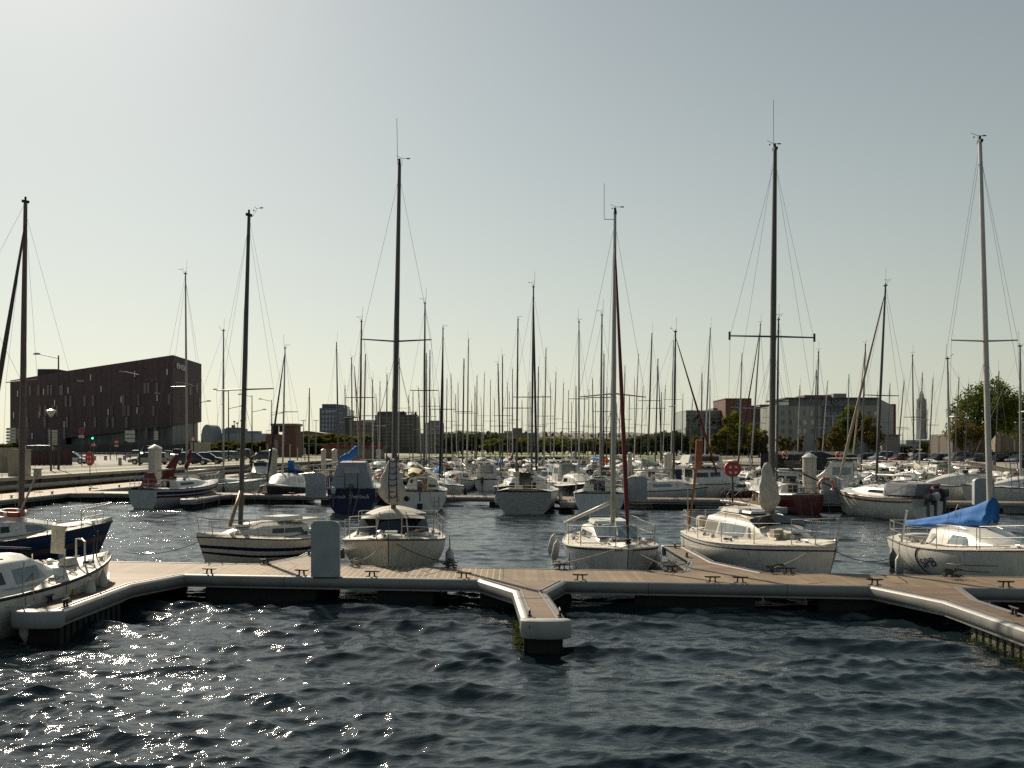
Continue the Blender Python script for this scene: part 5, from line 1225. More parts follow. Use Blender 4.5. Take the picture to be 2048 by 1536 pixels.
def strip(name, pts, z, m, kind='structure', label=None, cat=None):   # pts: list of (xl, xr, y)
    b = MB(); b.loft([[(a, y, z), (c, y, z)] for a, c, y in pts][::1]); return tag(obj(name, b, m), label, cat, None, kind)
GRASS = mat('dry_grass', (.085, .10, .025), .95, var=.5, scale=.9, stain=(.16, .12, .05), stz=1, bump=.6, bscale=6)
ASPH = mat('road_asphalt', (.20, .19, .17), .85, var=.15, scale=.8)
strip('grass', [(-37.4, -35.2, 60), (-37.4, -35.2, 85), (-35.6, -33.2, 118), (-33, -30.3, 160)], 1.505, GRASS)
strip('grass', [(-47, -41.5, 85), (-46, -39.5, 118), (-44, -37, 162)], 1.506, GRASS)
strip('road', [(-75, -49.5, 60), (-75, -49.5, 118), (-75, -47, 260)], 1.507, ASPH)
b = MB(); b.add([(-16, 242, 1.262), (40, 240, 1.262), (60, 420, 1.262), (-60, 420, 1.262)], [(0, 1, 2, 3)]); struct('lawn', b, mat('green_lawn', (.16, .20, .03), .95, var=.25, scale=.5))
b = MB(); b.add([(-60, 175, 1.512), (-19.5, 172, 1.512), (-20, 238, 1.512), (-60, 240, 1.512)], [(0, 1, 2, 3)]); struct('lawn', b, GRASS)
strip('grass', [(31.5, 37, 170), (46.2, 53, 118), (53.2, 60, 102), (73, 80, 60)], 1.125, GRASS)
b = MB(); b.add([(22, 236, 1.20), (32, 175, 1.20), (70, 262, 1.20), (24, 262, 1.20)], [(0, 1, 2, 3)]); struct('grass', b, GRASS)
# quay walls
STONE = mat('dark_quay_stone', (.085, .075, .055), .95, var=.45, scale=1.2, stain=(.03, .045, .02), stz=.3, bump=.6, bscale=4)
COP = mat('pale_coping', (.50, .46, .38), .8, var=.15)
def brickm(name, c1, c2, mort, scale=1.0):
    m = bpy.data.materials.new(name); m.use_nodes = True; n = m.node_tree.nodes; l = m.node_tree.links; bs = n['Principled BSDF']; bs.inputs['Roughness'].default_value = .9
    tc = n.new('ShaderNodeTexCoord'); mp = n.new('ShaderNodeMapping'); mp.inputs['Rotation'].default_value = (PI/2, 0, 0); br = n.new('ShaderNodeTexBrick')
    l.new(tc.outputs['Object'], mp.inputs[0]); l.new(mp.outputs[0], br.inputs[0]); br.inputs['Scale'].default_value = scale; br.inputs['Color1'].default_value = (*c1, 1); br.inputs['Color2'].default_value = (*c2, 1); br.inputs['Mortar'].default_value = (*mort, 1); br.inputs['Mortar Size'].default_value = .03
    l.new(br.outputs[0], bs.inputs['Base Color']); M[name] = m; return m
MASON = brickm('sandstone_blocks', (.27, .20, .12), (.19, .14, .085), (.09, .07, .05), 1.1)
def quaywall(label, pts, m, cop, z1, beam=False):
    root = thing('quay_wall', label, 'quay wall')
    b = MB(); b.loft([[(x, y, z1-.22), (x+o*.02, y, -1.0)] for x, y, o in pts]); obj('wall', b, m, root)
    b = MB(); b.loft([[(x+o*.7, y, z1+.012), (x-o*.06, y, z1+.012), (x-o*.06, y, z1-.22), (x+o*.01, y, z1-.22)] for x, y, o in pts]); obj('coping', b, cop, root)
    if beam:
        b = MB(); b.tube([(x-o*.22, y, .86) for x, y, o in pts], .17, 8); obj('fender_pipe', b, mat('pale_pipe', (.36, .33, .27), .7, var=.2, scale=1.5), root, True)
        for k in range(18):
            y = 50+k*6.2; x = -32.6 if y < 85 else -32.6+(y-85)*.0636
            b = MB(); b.box((x+.14, y, .75), (.14, .22, 1.1)); obj('fender_post', b, STONE, root)
    return root
quaywall('dark stained quay wall with pale coping and horizontal fender pipe on the left', [(-32.6, 20, -1), (-32.6, 85, -1), (-30.5, 118, -1), (-27.5, 164, -1)], STONE, COP, 1.5, True)
quaywall('sandy stone quay wall along the right side below the parked cars', [(94, 16, 1), (52, 102, 1), (45, 117, 1), (30, 167, 1), (19.5, 228, 1)], MASON, COP, 1.1)
quaywall('low far quay wall in front of the green lawn', [(-18.5, 165.2, -1), (-17.5, 238, 0), (19, 238, 1)], STONE, COP, 1.25)
# pale guard rail along the right quay
gr = thing('guard_rail', 'long white guard rail between the grass strip and the parked cars on the right', 'guard rail')
gp = [(82, 66), (61, 106), (54, 121), (38.5, 170)]
b = MB(); b.tube([(x, y, 1.68) for x, y in gp], .045, 5); obj('rail', b, WHT, gr)
b = MB()
for k in range(24):
    t = k/23*2.999; i = int(t); f = t-i; x = gp[i][0]+(gp[i+1][0]-gp[i][0])*f; y = gp[i][1]+(gp[i+1][1]-gp[i][1])*f; b = MB(); b.tube([(x, y, 1.1), (x, y, 1.68)], .035, 5); obj('post', b, WHT, gr)

# ------------------------------------------------------------------ buildings
def zg(x, D): return wz(x, D)
def lbox(name, px0, px1, ytop, D, depth, m, parent, zb=1.2, side=0, ybot=None, label=None):
    """block whose front face spans px0..px1 at distance D and rises to row ytop"""
    b = MB(); z1 = wz(ytop, D); z0 = zb if ybot is None else wz(ybot, D); x0, x1 = wx(px0, D), wx(px1, D)
    b.prism([(x0, D), (x1, D), (x1+side, D+depth), (x0+side, D+depth)], z0, z1); return obj(name, b, m, parent, label=label)
def winrow(parent, px0, px1, n, y0, y1, D, m, fill=.6, name='window', proud=.06):
    for i in range(n):
        w = (px1-px0)/n; a = px0+w*i+w*(1-fill)/2; b = MB(); x0, x1 = wx(a, D), wx(a+w*fill, D); z0, z1 = wz(y1, D), wz(y0, D)
        b.box(((x0+x1)/2, D-proud/2, (z0+z1)/2), (x1-x0, proud, z1-z0)); obj(name, b, m, parent)
CLAD = stripes('dark_metal_cladding', (.115, .085, .092), 0, .55, .12, (.085, .062, .068), .8, .12)  # cladding colour lightened to stand in for distance haze
PAINTSKY = mat('painted_sky_slot', (.75, .74, .70), .3, var=.05)  # bright sky in the slots is put into this pale colour
PANG = mat('grey_shutter', (.16, .13, .14), .5)
GLF = stripes('glass_curtain_wall', (.10, .115, .105), 0, 1.2, .12, (.03, .035, .04), .6, .3)
def ensm():
    r = thing('academy_building', 'huge dark brown wedge roofed building with small bright slots, lettered ENSM', 'building')
    A, B_, Cc = (-161.4, 320), (-100.5, 295), (-106.1, 340); D_ = (-165, 362)
    P = (wx(132, 311.05), 311.05)
    zt = lambda y, D: wz(y, D)
    v = [(A[0], A[1], 1), (A[0], A[1], zt(761, 320)), (P[0], P[1], zt(742, 311.05)), (B_[0], B_[1], zt(710, 295)), (B_[0], B_[1], zt(852, 295)), (P[0], P[1], zt(876, 311.05)), (P[0], P[1], 1),
         (Cc[0], Cc[1], zt(728, 340)), (Cc[0], Cc[1], zt(844, 340)), (D_[0], D_[1], zt(748, 362)), (D_[0], D_[1], 1)]
    b = MB(); b.add(v, [(0, 6, 5, 4, 3, 2, 1), (3, 4, 8, 7), (1, 2, 3, 7, 9), (0, 1, 9, 10), (7, 8, 10, 9), (4, 5, 8)]); obj('facade', b, CLAD, r)
    n_ = M['dark_metal_cladding'].node_tree.nodes['Principled BSDF']; n_.inputs['Specular IOR Level'].default_value = .15
    b = MB(); o = 1.2; b.add([(P[0]+o, P[1]+o, 1), (B_[0]-.6, B_[1]+o, 1), (Cc[0]-o, Cc[1], 1), (P[0]+o, P[1]+o, 6.8), (B_[0]-.6, B_[1]+o, 9.9), (Cc[0]-o, Cc[1], 12.3)], [(0, 1, 4, 3), (1, 2, 5, 4)]); obj('glazed_base', b, GLF, r)
    fd = Vector((B_[0]-A[0], B_[1]-A[1])).normalized(); nn = Vector((fd.y, -fd.x))
    def slot(px, y0, y1, w, m, name):
        t = (px-20)/326; D = 320+(295-320)*t*1.0; 
        # intersect the pixel column with the facade line
        k = (px-1024)/FPX; s = (A[0]-k*A[1])/(k*fd.y-fd.x); x, y = A[0]+fd.x*s, A[1]+fd.y*s
        b = MB(); z0, z1 = wz(y1, y), wz(y0, y); c = (x+nn.x*.12, y+nn.y*.12, (z0+z1)/2); b.box(c, (w, .16, z1-z0), rz=math.atan2(fd.y, fd.x)); obj(name, b, m, r)
    for px, y in ((36, 781), (88, 778), (110, 800), (182, 749), (203, 772), (137, 775), (270, 742), (243, 793), (217, 818), (275, 815), (315, 790), (335, 738), (79, 823), (129, 843), (170, 844), (65, 866), (28, 824), (49, 806)): slot(px, y, y+12, .28, PAINTSKY, 'painted_bright_slot')
    rr = random.Random(4)
    for k in range(46):
        px = rr.uniform(30, 340); row = rr.randint(0, 4); y = 765+row*23+(346-px)*.02*(row < 2)
        if y < 762-(px-20)*.155+8: continue
        slot(px, y, y+21, .9, PANG, 'shutter')
    d2 = Vector((Cc[0]-B_[0], Cc[1]-B_[1])); 
    for f, y0 in ((.55, 775), (.8, 770), (.42, 815), (.9, 800)):
        x, y = B_[0]+d2.x*f, B_[1]+d2.y*f; b = MB(); b.box((x+.15, y, wz(y0+6, y)), (.16, 1.6, 3)); obj('shutter', b, PANG, r)
    text('ENSM', 4.6, WHT, r, (B_[0]-1.9+.0, B_[1]+16.0, wz(736, 312)), (PI/2, 0, math.atan2(d2.y, d2.x)+PI*0), 'lettering', .2) if False else None
    # letters on the end wall, which runs away from the viewer
    t = text('ENSM', 2.3, WHT, r, (B_[0]+d2.x*.24+.45, B_[1]+d2.y*.24, wz(735.5, 306)), (PI/2, 0, math.atan2(d2.y, d2.x)), 'lettering', .06); t.scale = (2.7, 1, 1)
    lbox('roof_plant', 75, 113, 738, 330, 8, CLAD, r, zb=24)
    lbox('base_wall', 60, 403, 889, 289, 1.0, mat('dark_base_wall', (.07, .06, .062), .8), r, zb=1)
ensm()
BRICK = mat('dark_red_brick', (.20, .095, .07), .85, var=.15, scale=.4)
def hut():
    r = thing('lock_control_house', 'brick control house with glazed lookout and flat roof, left of the navy furled jib', 'building')
    D = 200; lbox('lower_storey', 531, 592, 869, D, 6, BRICK, r); lbox('upper_storey', 567, 591, 851, D+.3, 5, BRICK, r, ybot=869)
    lbox('lookout_back', 543, 546, 851, D+.3, 5, BRICK, r, ybot=869); lbox('roof', 541, 593, 847, D-.2, 6, mat('pale_roof_edge', (.22, .2, .17), .7), r, ybot=851.5)
    b = MB(); b.box((wx(557, D), D+4.8, wz(857, D)), (2.0, .1, 1.3)); obj('lookout_glass', b, GLASSC, r)
    for px in (546, 552, 561): lbox('mullion', px, px+1.2, 851, D+.5, .1, BROWN, r, ybot=864)
    b = MB(); b.tube([(wx(534, D), D-.4, wz(869, D)), (wx(534, D), D-.4, wz(861, D)), (wx(545, D), D-.4, wz(861, D))], .05, 4); obj('balcony_rail', b, STEEL, r)
    lbox('door', 549, 556, 880, D-.06, .06, mat('grey_door', (.3, .3, .28), .6), r)
hut()
def office():
    r = thing('office_tower', 'slate blue office tower with pale window bands left of the tall cream cruiser mast', 'building'); D = 430
    SL = mat('slate_cladding', (.13, .15, .22), .6, var=.1, scale=.1); PW = stripes('pale_window_strip', (.38, .41, .44), 0, 1.45, .4, (.10, .115, .17), .3, .1)  # slate tone raised in place of haze over the distance
    lbox('main_block', 639, 673, 816, D, 16, SL, r, side=3); lbox('upper_block', 644, 671, 808, D+2, 12, mat('blue_grey_cladding', (.11, .13, .19), .6), r, side=3, ybot=816)
    for y in (821, 831, 839.5, 848, 856): 
        b = MB(); b.box((wx(656.5, D), D-.1, wz(y+2.2, D)), (wx(672, D)-wx(641, D), .2, 1.25)); obj('window_band', b, PW, r)
    lbox('glazed_wing', 673.5, 694, 818, D+10, 20, stripes('wing_glass', (.16, .19, .2), 2, 1.9, .35, (.5, .5, .46), .3, .2), r)
    lbox('wing_top', 674, 688, 811, D+10, 16, M['wing_glass'], r, ybot=818)
    lbox('annex', 688, 699, 834, D-6, 10, mat('dark_slate', (.055, .06, .09), .6), r); lbox('annex_roof', 687, 704, 832, D-8, 12, M['dark_slate'], r, ybot=834.5)
office()
def slab(name, label, blocks, D, rows, m, wm, n, extra=None, cat='building'):
    r = thing(name, label, cat)
    for i, (a, c, y) in enumerate(blocks): lbox('wall', a, c, y, D+i*.4, 14, m, r)
    for (a, c, y0, y1) in rows: winrow(r, a, c, n, y0, y1, D, wm)
    if extra: extra(r, D)
    return r
DKB = mat('dark_brown_concrete', (.13, .115, .10), .8, var=.15, scale=.2); DKW = mat('dull_window', (.20, .20, .19), .2)  # concrete and window colours lifted to imitate haze
slab('office_block', 'low dark office block between the office tower and the sign topped building', [(703, 746, 842), (723, 748, 840)], 380, [(706, 744, 846, 850), (706, 744, 855, 859), (706, 744, 864, 868), (706, 744, 873, 877), (706, 744, 882, 886)], DKB, DKW, 7)
def signx(r, D):
    lbox('roof_plant', 755, 808, 823, D+1, 8, DKB, r, ybot=830); lbox('parapet', 808, 833, 829.5, D-.3, .5, mat('pale_parapet', (.4, .38, .32), .7), r, ybot=831)
    text('Arctic', 2.6, RUB, r, (wx(819, D), D-.6, wz(826.5, D)), (PI/2, 0, 0), 'rooftop_sign', .15); b = MB(); b.box((wx(831.5, D), D-.6, wz(826.5, D)), (1.0, .3, 1.3), taper=.4); obj('sign_emblem', b, RUB, r)
slab('sign_building', 'dark office building with black rooftop lettering behind the cream cruiser mast', [(750, 833, 829.8)], 390, [(754, 830, y, y+3.2) for y in (834, 841, 848, 855, 862, 869, 876, 883, 890)], DKB, DKW, 8, signx)
slab('grey_building', 'mid grey windowless building right of the rooftop sign', [(848, 884, 845), (857, 882, 841)], 450, [(850, 880, 858, 861)], mat('mid_grey_wall', (.22, .22, .23), .8), DKW, 5)
slab('long_low_building', 'long low two storey building with pale cornice behind the lawn', [(834, 905, 868)], 350, [(838, 904, 874, 879), (838, 904, 886, 892)], mat('dim_plaster', (.17, .16, .145), .85), DKW, 14, lambda r, D: lbox('cornice', 846, 893, 866, D-.5, 1, mat('pale_parapet', (.4, .38, .32), .7), r, ybot=868.5))  # plaster colour carries some lightening in place of haze
slab('terrace_building', 'grey terrace with pale roof edge above the trees at picture centre', [(997, 1075, 866)], 420, [(1000, 1073, 872, 877), (1000, 1073, 882, 887)], mat('dim_plaster2', (.19, .19, .18), .85), DKW, 15, lambda r, D: (lbox('tower_block', 1024, 1044, 856, D+5, 8, mat('dim_plaster2', (.19, .19, .18), .85), r), lbox('cornice', 1008, 1024, 862, D-.5, 1, M['pale_parapet'], r, ybot=866.5)))
slab('low_grey_building', 'low grey row of houses under the yellow trees right of centre', [(1190, 1290, 888)], 330, [(1194, 1288, 892, 896)], M['dim_plaster2'], DKW, 16)
def redhut():
    r = thing('harbour_office', 'low harbour hut with long red roof edge behind the navy cover', 'building'); D = 172
    lbox('wall', 648, 762, 896, D, 5, mat('beige_render', (.22, .18, .13), .85), r, zb=1.4); lbox('roof_edge', 645, 768, 890, D-.4, 6, CRED, r, ybot=893.6); lbox('roof_fascia', 646, 767, 893.9, D-.3, 6, mat('dark_red_fascia', (.14, .03, .03), .6), r, ybot=897)
    for a in (752, 757.5): lbox('white_door', a, a+4.5, 898, D-.08, .08, WHT, r, zb=1.4)
    for a in (664, 690, 720): lbox('window', a, a+7, 902, D-.06, .06, DKW, r, ybot=908)
    for a in (651.5, 700, 748): lbox('post', a, a+1, 897, D-.35, .1, BROWN, r, zb=1.4)
redhut()
def gabled():
    r = thing('shed', 'low gabled grey shed behind the lamps left of the office tower', 'building'); D = 300
    b = MB(); x0, x1, xm_ = wx(583, D), wx(640, D), wx(613, D); b.extr([(x0, 1.2), (x1, 1.2), (x1, wz(867, D)), (xm_, wz(863, D)), (x0, wz(869, D))], (0, D, 0), (1, 0, 0), (0, 0, 1), (0, 1, 0), 15); obj('wall', b, mat('shed_wall', (.14, .14, .13), .8), r)
    b = MB(); b.extr([(x0-1, wz(869, D)), (xm_, wz(863, D)+.05), (x1+1, wz(867, D)), (x1+1, wz(866, D)), (xm_, wz(861.5, D)), (x0-1, wz(867.5, D))], (0, D-.5, 0), (1, 0, 0), (0, 0, 1), (0, 1, 0), 16); obj('roof', b, mat('pale_roof', (.3, .31, .3), .7), r)
gabled()
def port_left():
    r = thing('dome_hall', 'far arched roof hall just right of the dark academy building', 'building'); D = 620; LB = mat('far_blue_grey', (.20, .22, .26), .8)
    b = MB(); b.extr([(wx(402+0, D), 1)]+[(wx(414+11*math.cos(a), D), wz(868-19*math.sin(a), D)) for a in [PI-PI*i/12 for i in range(13)]]+[(wx(426, D), 1)], (0, D, 0), (1, 0, 0), (0, 0, 1), (0, 1, 0), 20); obj('arched_hall', b, LB, r)
    r = thing('ferry', 'pale far ferry superstructure with funnels beyond the parked cars', 'ship'); D = 640
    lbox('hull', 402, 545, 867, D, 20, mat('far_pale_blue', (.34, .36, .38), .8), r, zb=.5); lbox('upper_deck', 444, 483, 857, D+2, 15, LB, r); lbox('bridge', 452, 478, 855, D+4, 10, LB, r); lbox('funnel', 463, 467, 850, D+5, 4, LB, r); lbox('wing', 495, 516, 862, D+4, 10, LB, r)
    for px, y in ((466, 843), (472, 846), (480, 841)):
        b = MB(); b.tube([(wx(px, D), D+3, wz(858, D)), (wx(px, D), D+3, wz(y, D))], .25, 5); b.box((wx(px, D), D+3, wz(y, D)), (1.4, .6, .8)); obj('mast', b, ALUD, r)
port_left()
def glassb():
    r = thing('glass_office', 'mirrored glass office block left of the red brown tower', 'building'); D = 300
    G1 = stripes('mirror_glass_grid', (.22, .25, .24), 0, .95, .14, (.05, .06, .06), .08, .15)
    n = M['mirror_glass_grid'].node_tree.nodes
    lbox('glass_front', 1372, 1452, 822, D, 20, G1, r)
    rr = random.Random(9)
    for k in range(60):
        px = min(1448, max(1374, rr.gauss(1392, 12) if k % 2 else rr.gauss(1426, 14))); y = rr.uniform(828, 848+(k % 5)*2); lbox('dark_pane', px, px+rr.uniform(1.5, 4.5), y, D-.05, .04, mat('dark_pane', (.02, .025, .03), .15), r, ybot=y+rr.uniform(2.5, 7))
    for k, y in enumerate((829.5, 838.5, 847.5)): lbox('floor_band', 1372, 1452, y, D-.07, .05, mat('floor_band', (.06, .07, .07), .5), r, ybot=y+.9)
    lbox('lower_facade', 1371.5, 1452, 854, D-.3, 1, mat('dark_lower_facade', (.09, .10, .10), .4), r); lbox('roof_drum', 1426, 1443, 816, D+6, 8, mat('mid_grey_wall', (.22, .22, .23), .8), r, ybot=822); lbox('roof_edge', 1373, 1451, 820.5, D-.2, 20, mat('roof_edge_grey', (.16, .17, .17), .6), r, ybot=822)
    r = thing('brick_tower_block', 'windowless red brown tower block with one narrow window strip', 'building'); RB = mat('red_brown_panels', (.15, .068, .055), .8, var=.08, scale=.1)  # panel colour lightened as a substitute for air haze
    lbox('left_wall', 1451, 1472.5, 798, D-6, 18, RB, r); lbox('right_wall', 1481, 1503, 797, D-6, 18, RB, r); lbox('window_strip', 1472.5, 1481, 797.5, D-5.6, 16, stripes('strip_glass', (.16, .17, .17), 2, 1.3, .3, (.05, .05, .05), .2, .2), r); lbox('roof_line', 1450.5, 1503.5, 796.5, D-6.2, 18, ALUD, r, ybot=798)
    r = thing('dark_glass_building', 'dark glass building between the red brown tower and the grey emblem building', 'building')
    DG = stripes('dark_glass_grid', (.09, .10, .105), 0, 1.3, .15, (.09, .09, .085), .15, .5)
    lbox('wall', 1503, 1541, 814, D+4, 14, DG, r); lbox('link', 1503, 1510, 811, D+3, 5, RB, r); lbox('top_floor', 1520, 1540, 809, D+3, 10, DKB, r, ybot=814); lbox('right_wing', 1541, 1558, 816, D+6, 12, M['dark_slate'], r)
glassb()
def chamber():
    r = thing('chamber_building', 'large grey emblem building with blue glass entrance and angled right end', 'building'); D = 255
    CON = mat('grey_render', (.29, .29, .28), .85, var=.08, scale=.15); GB = stripes('blue_glass_band', (.10, .14, .17), 0, 1.0, .12, (.04, .05, .06), .2, .25)  # render colour brightened to suggest haze in front of it
    lbox('left_wall', 1557, 1641, 812, D, 18, CON, r); lbox('left_end', 1556, 1577, 810, D-.6, 18, CON, r); lbox('right_wall', 1692, 1758, 811, D, 18, CON, r)
    lbox('attic_band', 1577, 1762, 798, D+.2, 16, GB, r, ybot=812); lbox('roof_edge', 1571, 1760, 794.8, D-1.2, 20, mat('dark_roof_edge', (.05, .05, .055), .6), r, ybot=797.5)
    lbox('entrance_glass', 1641, 1692, 812, D+1.2, 14, GB, r); lbox('roof_box', 1667, 1693, 787, D+6, 8, CON, r, ybot=796); lbox('red_roof', 1609, 1666, 790, D+8, 8, BRICK, r, ybot=796)
    b = MB(); x0 = wx(1758, D); x1, D1 = wx(1787, D+22), D+22
    b.add([(x0, D, 1), (x1, D1, 1), (x1, D1, wz(812, D1)), (x0, D, wz(797, D))], [(0, 1, 2, 3)]); b.add([(x0, D, 1), (x0, D, wz(797, D)), (x0-8, D+18, wz(797, D)), (x1, D1, wz(812, D1)), (x1, D1, 1)], [(1, 3, 2)]); obj('angled_wall', b, mat('light_render', (.26, .27, .27), .8, var=.15, scale=.3), r)
    lbox('red_end', 1774, 1792, 808, D+24, 6, mat('deep_red_cladding', (.16, .03, .025), .7), r); lbox('grey_annex', 1764, 1800, 870, D-20, 12, mat('annex_grey', (.19, .19, .195), .8), r); lbox('annex_roof', 1762, 1803, 869, D-21, 13, M['dark_roof_edge'], r, ybot=871)
    Wd = mat('grey_green_window', (.10, .14, .14), .2); Wl = mat('painted_sunlit_window', (.52, .50, .40), .3)  # sunlight on some panes is painted as a pale cream colour
    for row, y in enumerate((822, 840.5, 858)):
        for k, px in enumerate((1563, 1578, 1595, 1607, 1622)): lbox('window', px, px+(3.5 if row == 0 else 6.5), y, D-.68 if px < 1577 else D-.06, .06, Wl if (px in (1595, 1607, 1622) and (row + k) % 3) else Wd, r, ybot=y+8.5)
        for k, px in enumerate((1704, 1720, 1736, 1748)): lbox('window', px, px+6, y+1, D-.06, .06, Wl if (k+row) % 2 else Wd, r, ybot=y+9)
    for row, y in enumerate((824, 842, 860)):
        for px in (1648, 1663, 1678): lbox('entrance_window', px, px+9.5, y, D+1.1, .08, mat('mullioned_pane', (.16, .2, .24), .2), r, ybot=y+7.5)
    for px in (1651, 1659, 1667, 1675, 1684): 
        b = MB(); b.box((wx(px, D), D+1.0, wz(817, D)), (.7, .2, .8)); obj('wall_letter', b, M['slate_cladding'], r)
    b = MB(); c = (wx(1671, D), D-.5, wz(802, D)); EM = mat('emblem_metal', (.20, .22, .26), .4, metal=.3)
    rr_ = []
    for i in range(33):
        a = 2*PI*i/32; q = 1.0 if i % 2 else .92; rr_.append((c[0]+q*math.cos(a)*1.0, c[1], c[2]+.85*q*math.sin(a)))
    b.tube(rr_, .16, 5, cap=False); b.box((c[0], c[1], c[2]), (.18, .2, 1.5), ry=.78); b.box((c[0], c[1], c[2]), (.18, .2, 1.5), ry=-.78); obj('round_emblem', b, EM, r)
chamber()
def church():
    r = thing('church_tower', 'tall grey concrete lantern tower of a church on the right horizon', 'church tower'); D = 1700; s = D/FPX
    CH = mat('tower_concrete', (.30, .30, .30), .85, var=.1, scale=.05); cx_ = wx(1843, D)  # concrete colour lightened so the tower fades as in haze
    prof = [(10.4, 879), (10.4, 876), (9.6, 860), (9.8, 835), (9.8, 817.5)]
    b = MB(); b.lathe([(w*s*1.08, wz(y, D)-3.45*0) for w, y in prof]+[(8.8*s, wz(817, D))], (cx_, D, 0), 8); obj('shaft', b, CH, r)
    for k, (w, y0, y1) in enumerate(((7.9, 817.5, 801), (6.2, 801, 795), (4.6, 795, 788), (2.9, 788, 783), (1.2, 783, 777))):
        b = MB(); b.lathe([(w*s*1.05, wz(y0, D)), (w*s*1.02, wz(y1, D)), (w*s*.7, wz(y1, D)+.3)], (cx_, D, 0), 8); obj('lantern_tier', b, CH, r)
    b = MB()
    for a in range(8):
        an = PI/8+a*PI/4
        b = MB(); b.box((cx_+8.3*s*math.cos(an), D+8.3*s*math.sin(an), wz(808, D)), (1.3, 1.3, 17)); obj('lantern_column', b, CH, r)
    b = MB(); b.box((cx_, D, wz(775, D)), (.6, .6, 6)); obj('spire', b, CH, r)
    for a in range(6): b = MB(); b.box((cx_+(a-2.5)*3.1*s, D-10.6*s+.5, wz(848, D)), (.6, .5, 48)); obj('rib', b, mat('tower_rib', (.14, .14, .145), .8), r)
    lbox('nave', 1812, 1872, 880, D-25, 50, CH, r); lbox('side_aisle', 1800, 1872, 888, D-40, 50, CH, r)
church()
def rightb():
    r = thing('beige_building', 'beige building with white vertical sign behind the big right tree', 'building'); D = 185
    BG = mat('beige_wall', (.24, .19, .14), .85, var=.12, scale=.3)
    lbox('wall', 1996, 2120, 845, D, 12, BG, r, zb=1.0); lbox('left_wall', 1905, 1996, 868, D+4, 10, DKB, r, zb=1); lbox('corner', 1992, 2001, 868, D-1.5, 4, mat('corner_stone', (.3, .25, .19), .8), r, zb=1)
    for k in range(6): lbox('sign_letter', 2027.5, 2030.5, 878+k*4.2, D-.25, .2, WHT, r, ybot=880.6+k*4.2)
    lbox('red_sign', 2038, 2044, 869, D-.3, .2, CRED, r, ybot=884); winrow(r, 2034, 2062, 4, 893, 907, D, DKW)
    winrow(r, 1910, 1990, 8, 895, 902, D+4, DKW)
rightb()
def hill():
    b = MB(); rr = random.Random(2); D = 1500; n = 190; top = []
    for i in range(n+1):
        px = 820+i*(620/n); y = 866+2*math.sin(i*.13)-3*math.exp(-((px-1168)/22)**2)-2*math.exp(-((px-930)/40)**2)+rr.uniform(-1.8, 1.8)+(px-1100)*.006
        top.append((wx(px, D), D, wz(y, D)))
    rings = [[(p[0], p[1]-250, 2) for p in top], [(p[0], p[1]-60, 2+(p[2]-2)*.75) for p in top], top, [(p[0], p[1]+260, 8) for p in top]]
    b.loft(rings); struct('wooded_hill', b, mat('hill_woods', (.085, .088, .08), .95, var=.4, scale=.03))  # haze over the hill is imitated by a lighter woods colour
    # houses along its skyline
    for k in range(26):
        px = 900+k*18.5+rr.uniform(-6, 6); D = 1430; y = 868+rr.uniform(-4, 6); w = rr.uniform(4, 9)
        r = thing('hillside_house', 'tiny house among many on the far hill skyline', 'house', group='houses on the far hillside')
        lbox('wall', px, px+w, y, D, 10, mat('far_house_wall', (.10, .10, .10), .8), r, zb=4)
        b = MB(); x0, x1 = wx(px-.4, D), wx(px+w+.4, D); z = wz(y, D); b.extr([(x0, z), (x1, z), ((x0+x1)/2, z+2.4)], (0, D-.5, 0), (1, 0, 0), (0, 0, 1), (0, 1, 0), 11); obj('roof', b, mat('far_roof', (.05, .045, .045), .8), r)
        if k % 3 == 0: lbox('chimney', px+1, px+1.7, y-3, D, 2, DKB, r, zb=z)
hill()
# ------------------------------------------------------------------ trees
def leafmat(name, cols, scale=.9):
    m = bpy.data.materials.new(name); m.use_nodes = True; n = m.node_tree.nodes; l = m.node_tree.links
    for q in list(n): n.remove(q)
    out = n.new('ShaderNodeOutputMaterial'); tc = n.new('ShaderNodeTexCoord'); no = n.new('ShaderNodeTexNoise'); no.inputs['Scale'].default_value = scale; no.inputs['Detail'].default_value = 4
    l.new(tc.outputs['Object'], no.inputs[0]); cr = n.new('ShaderNodeValToRGB'); l.new(no.outputs[0], cr.inputs[0])
    e = cr.color_ramp.elements; e[0].position = .35; e[0].color = (*cols[0], 1); e[1].position = .68; e[1].color = (*cols[-1], 1)
    if len(cols) == 3: q = e.new(.5); q.color = (*cols[1], 1)
    d = n.new('ShaderNodeBsdfDiffuse'); t = n.new('ShaderNodeBsdfTranslucent'); x = n.new('ShaderNodeMixShader'); x.inputs[0].default_value = .38
    l.new(cr.outputs[0], d.inputs[0]); l.new(cr.outputs[0], t.inputs[0]); l.new(d.outputs[0], x.inputs[1]); l.new(t.outputs[0], x.inputs[2]); l.new(x.outputs[0], out.inputs[0]); return m
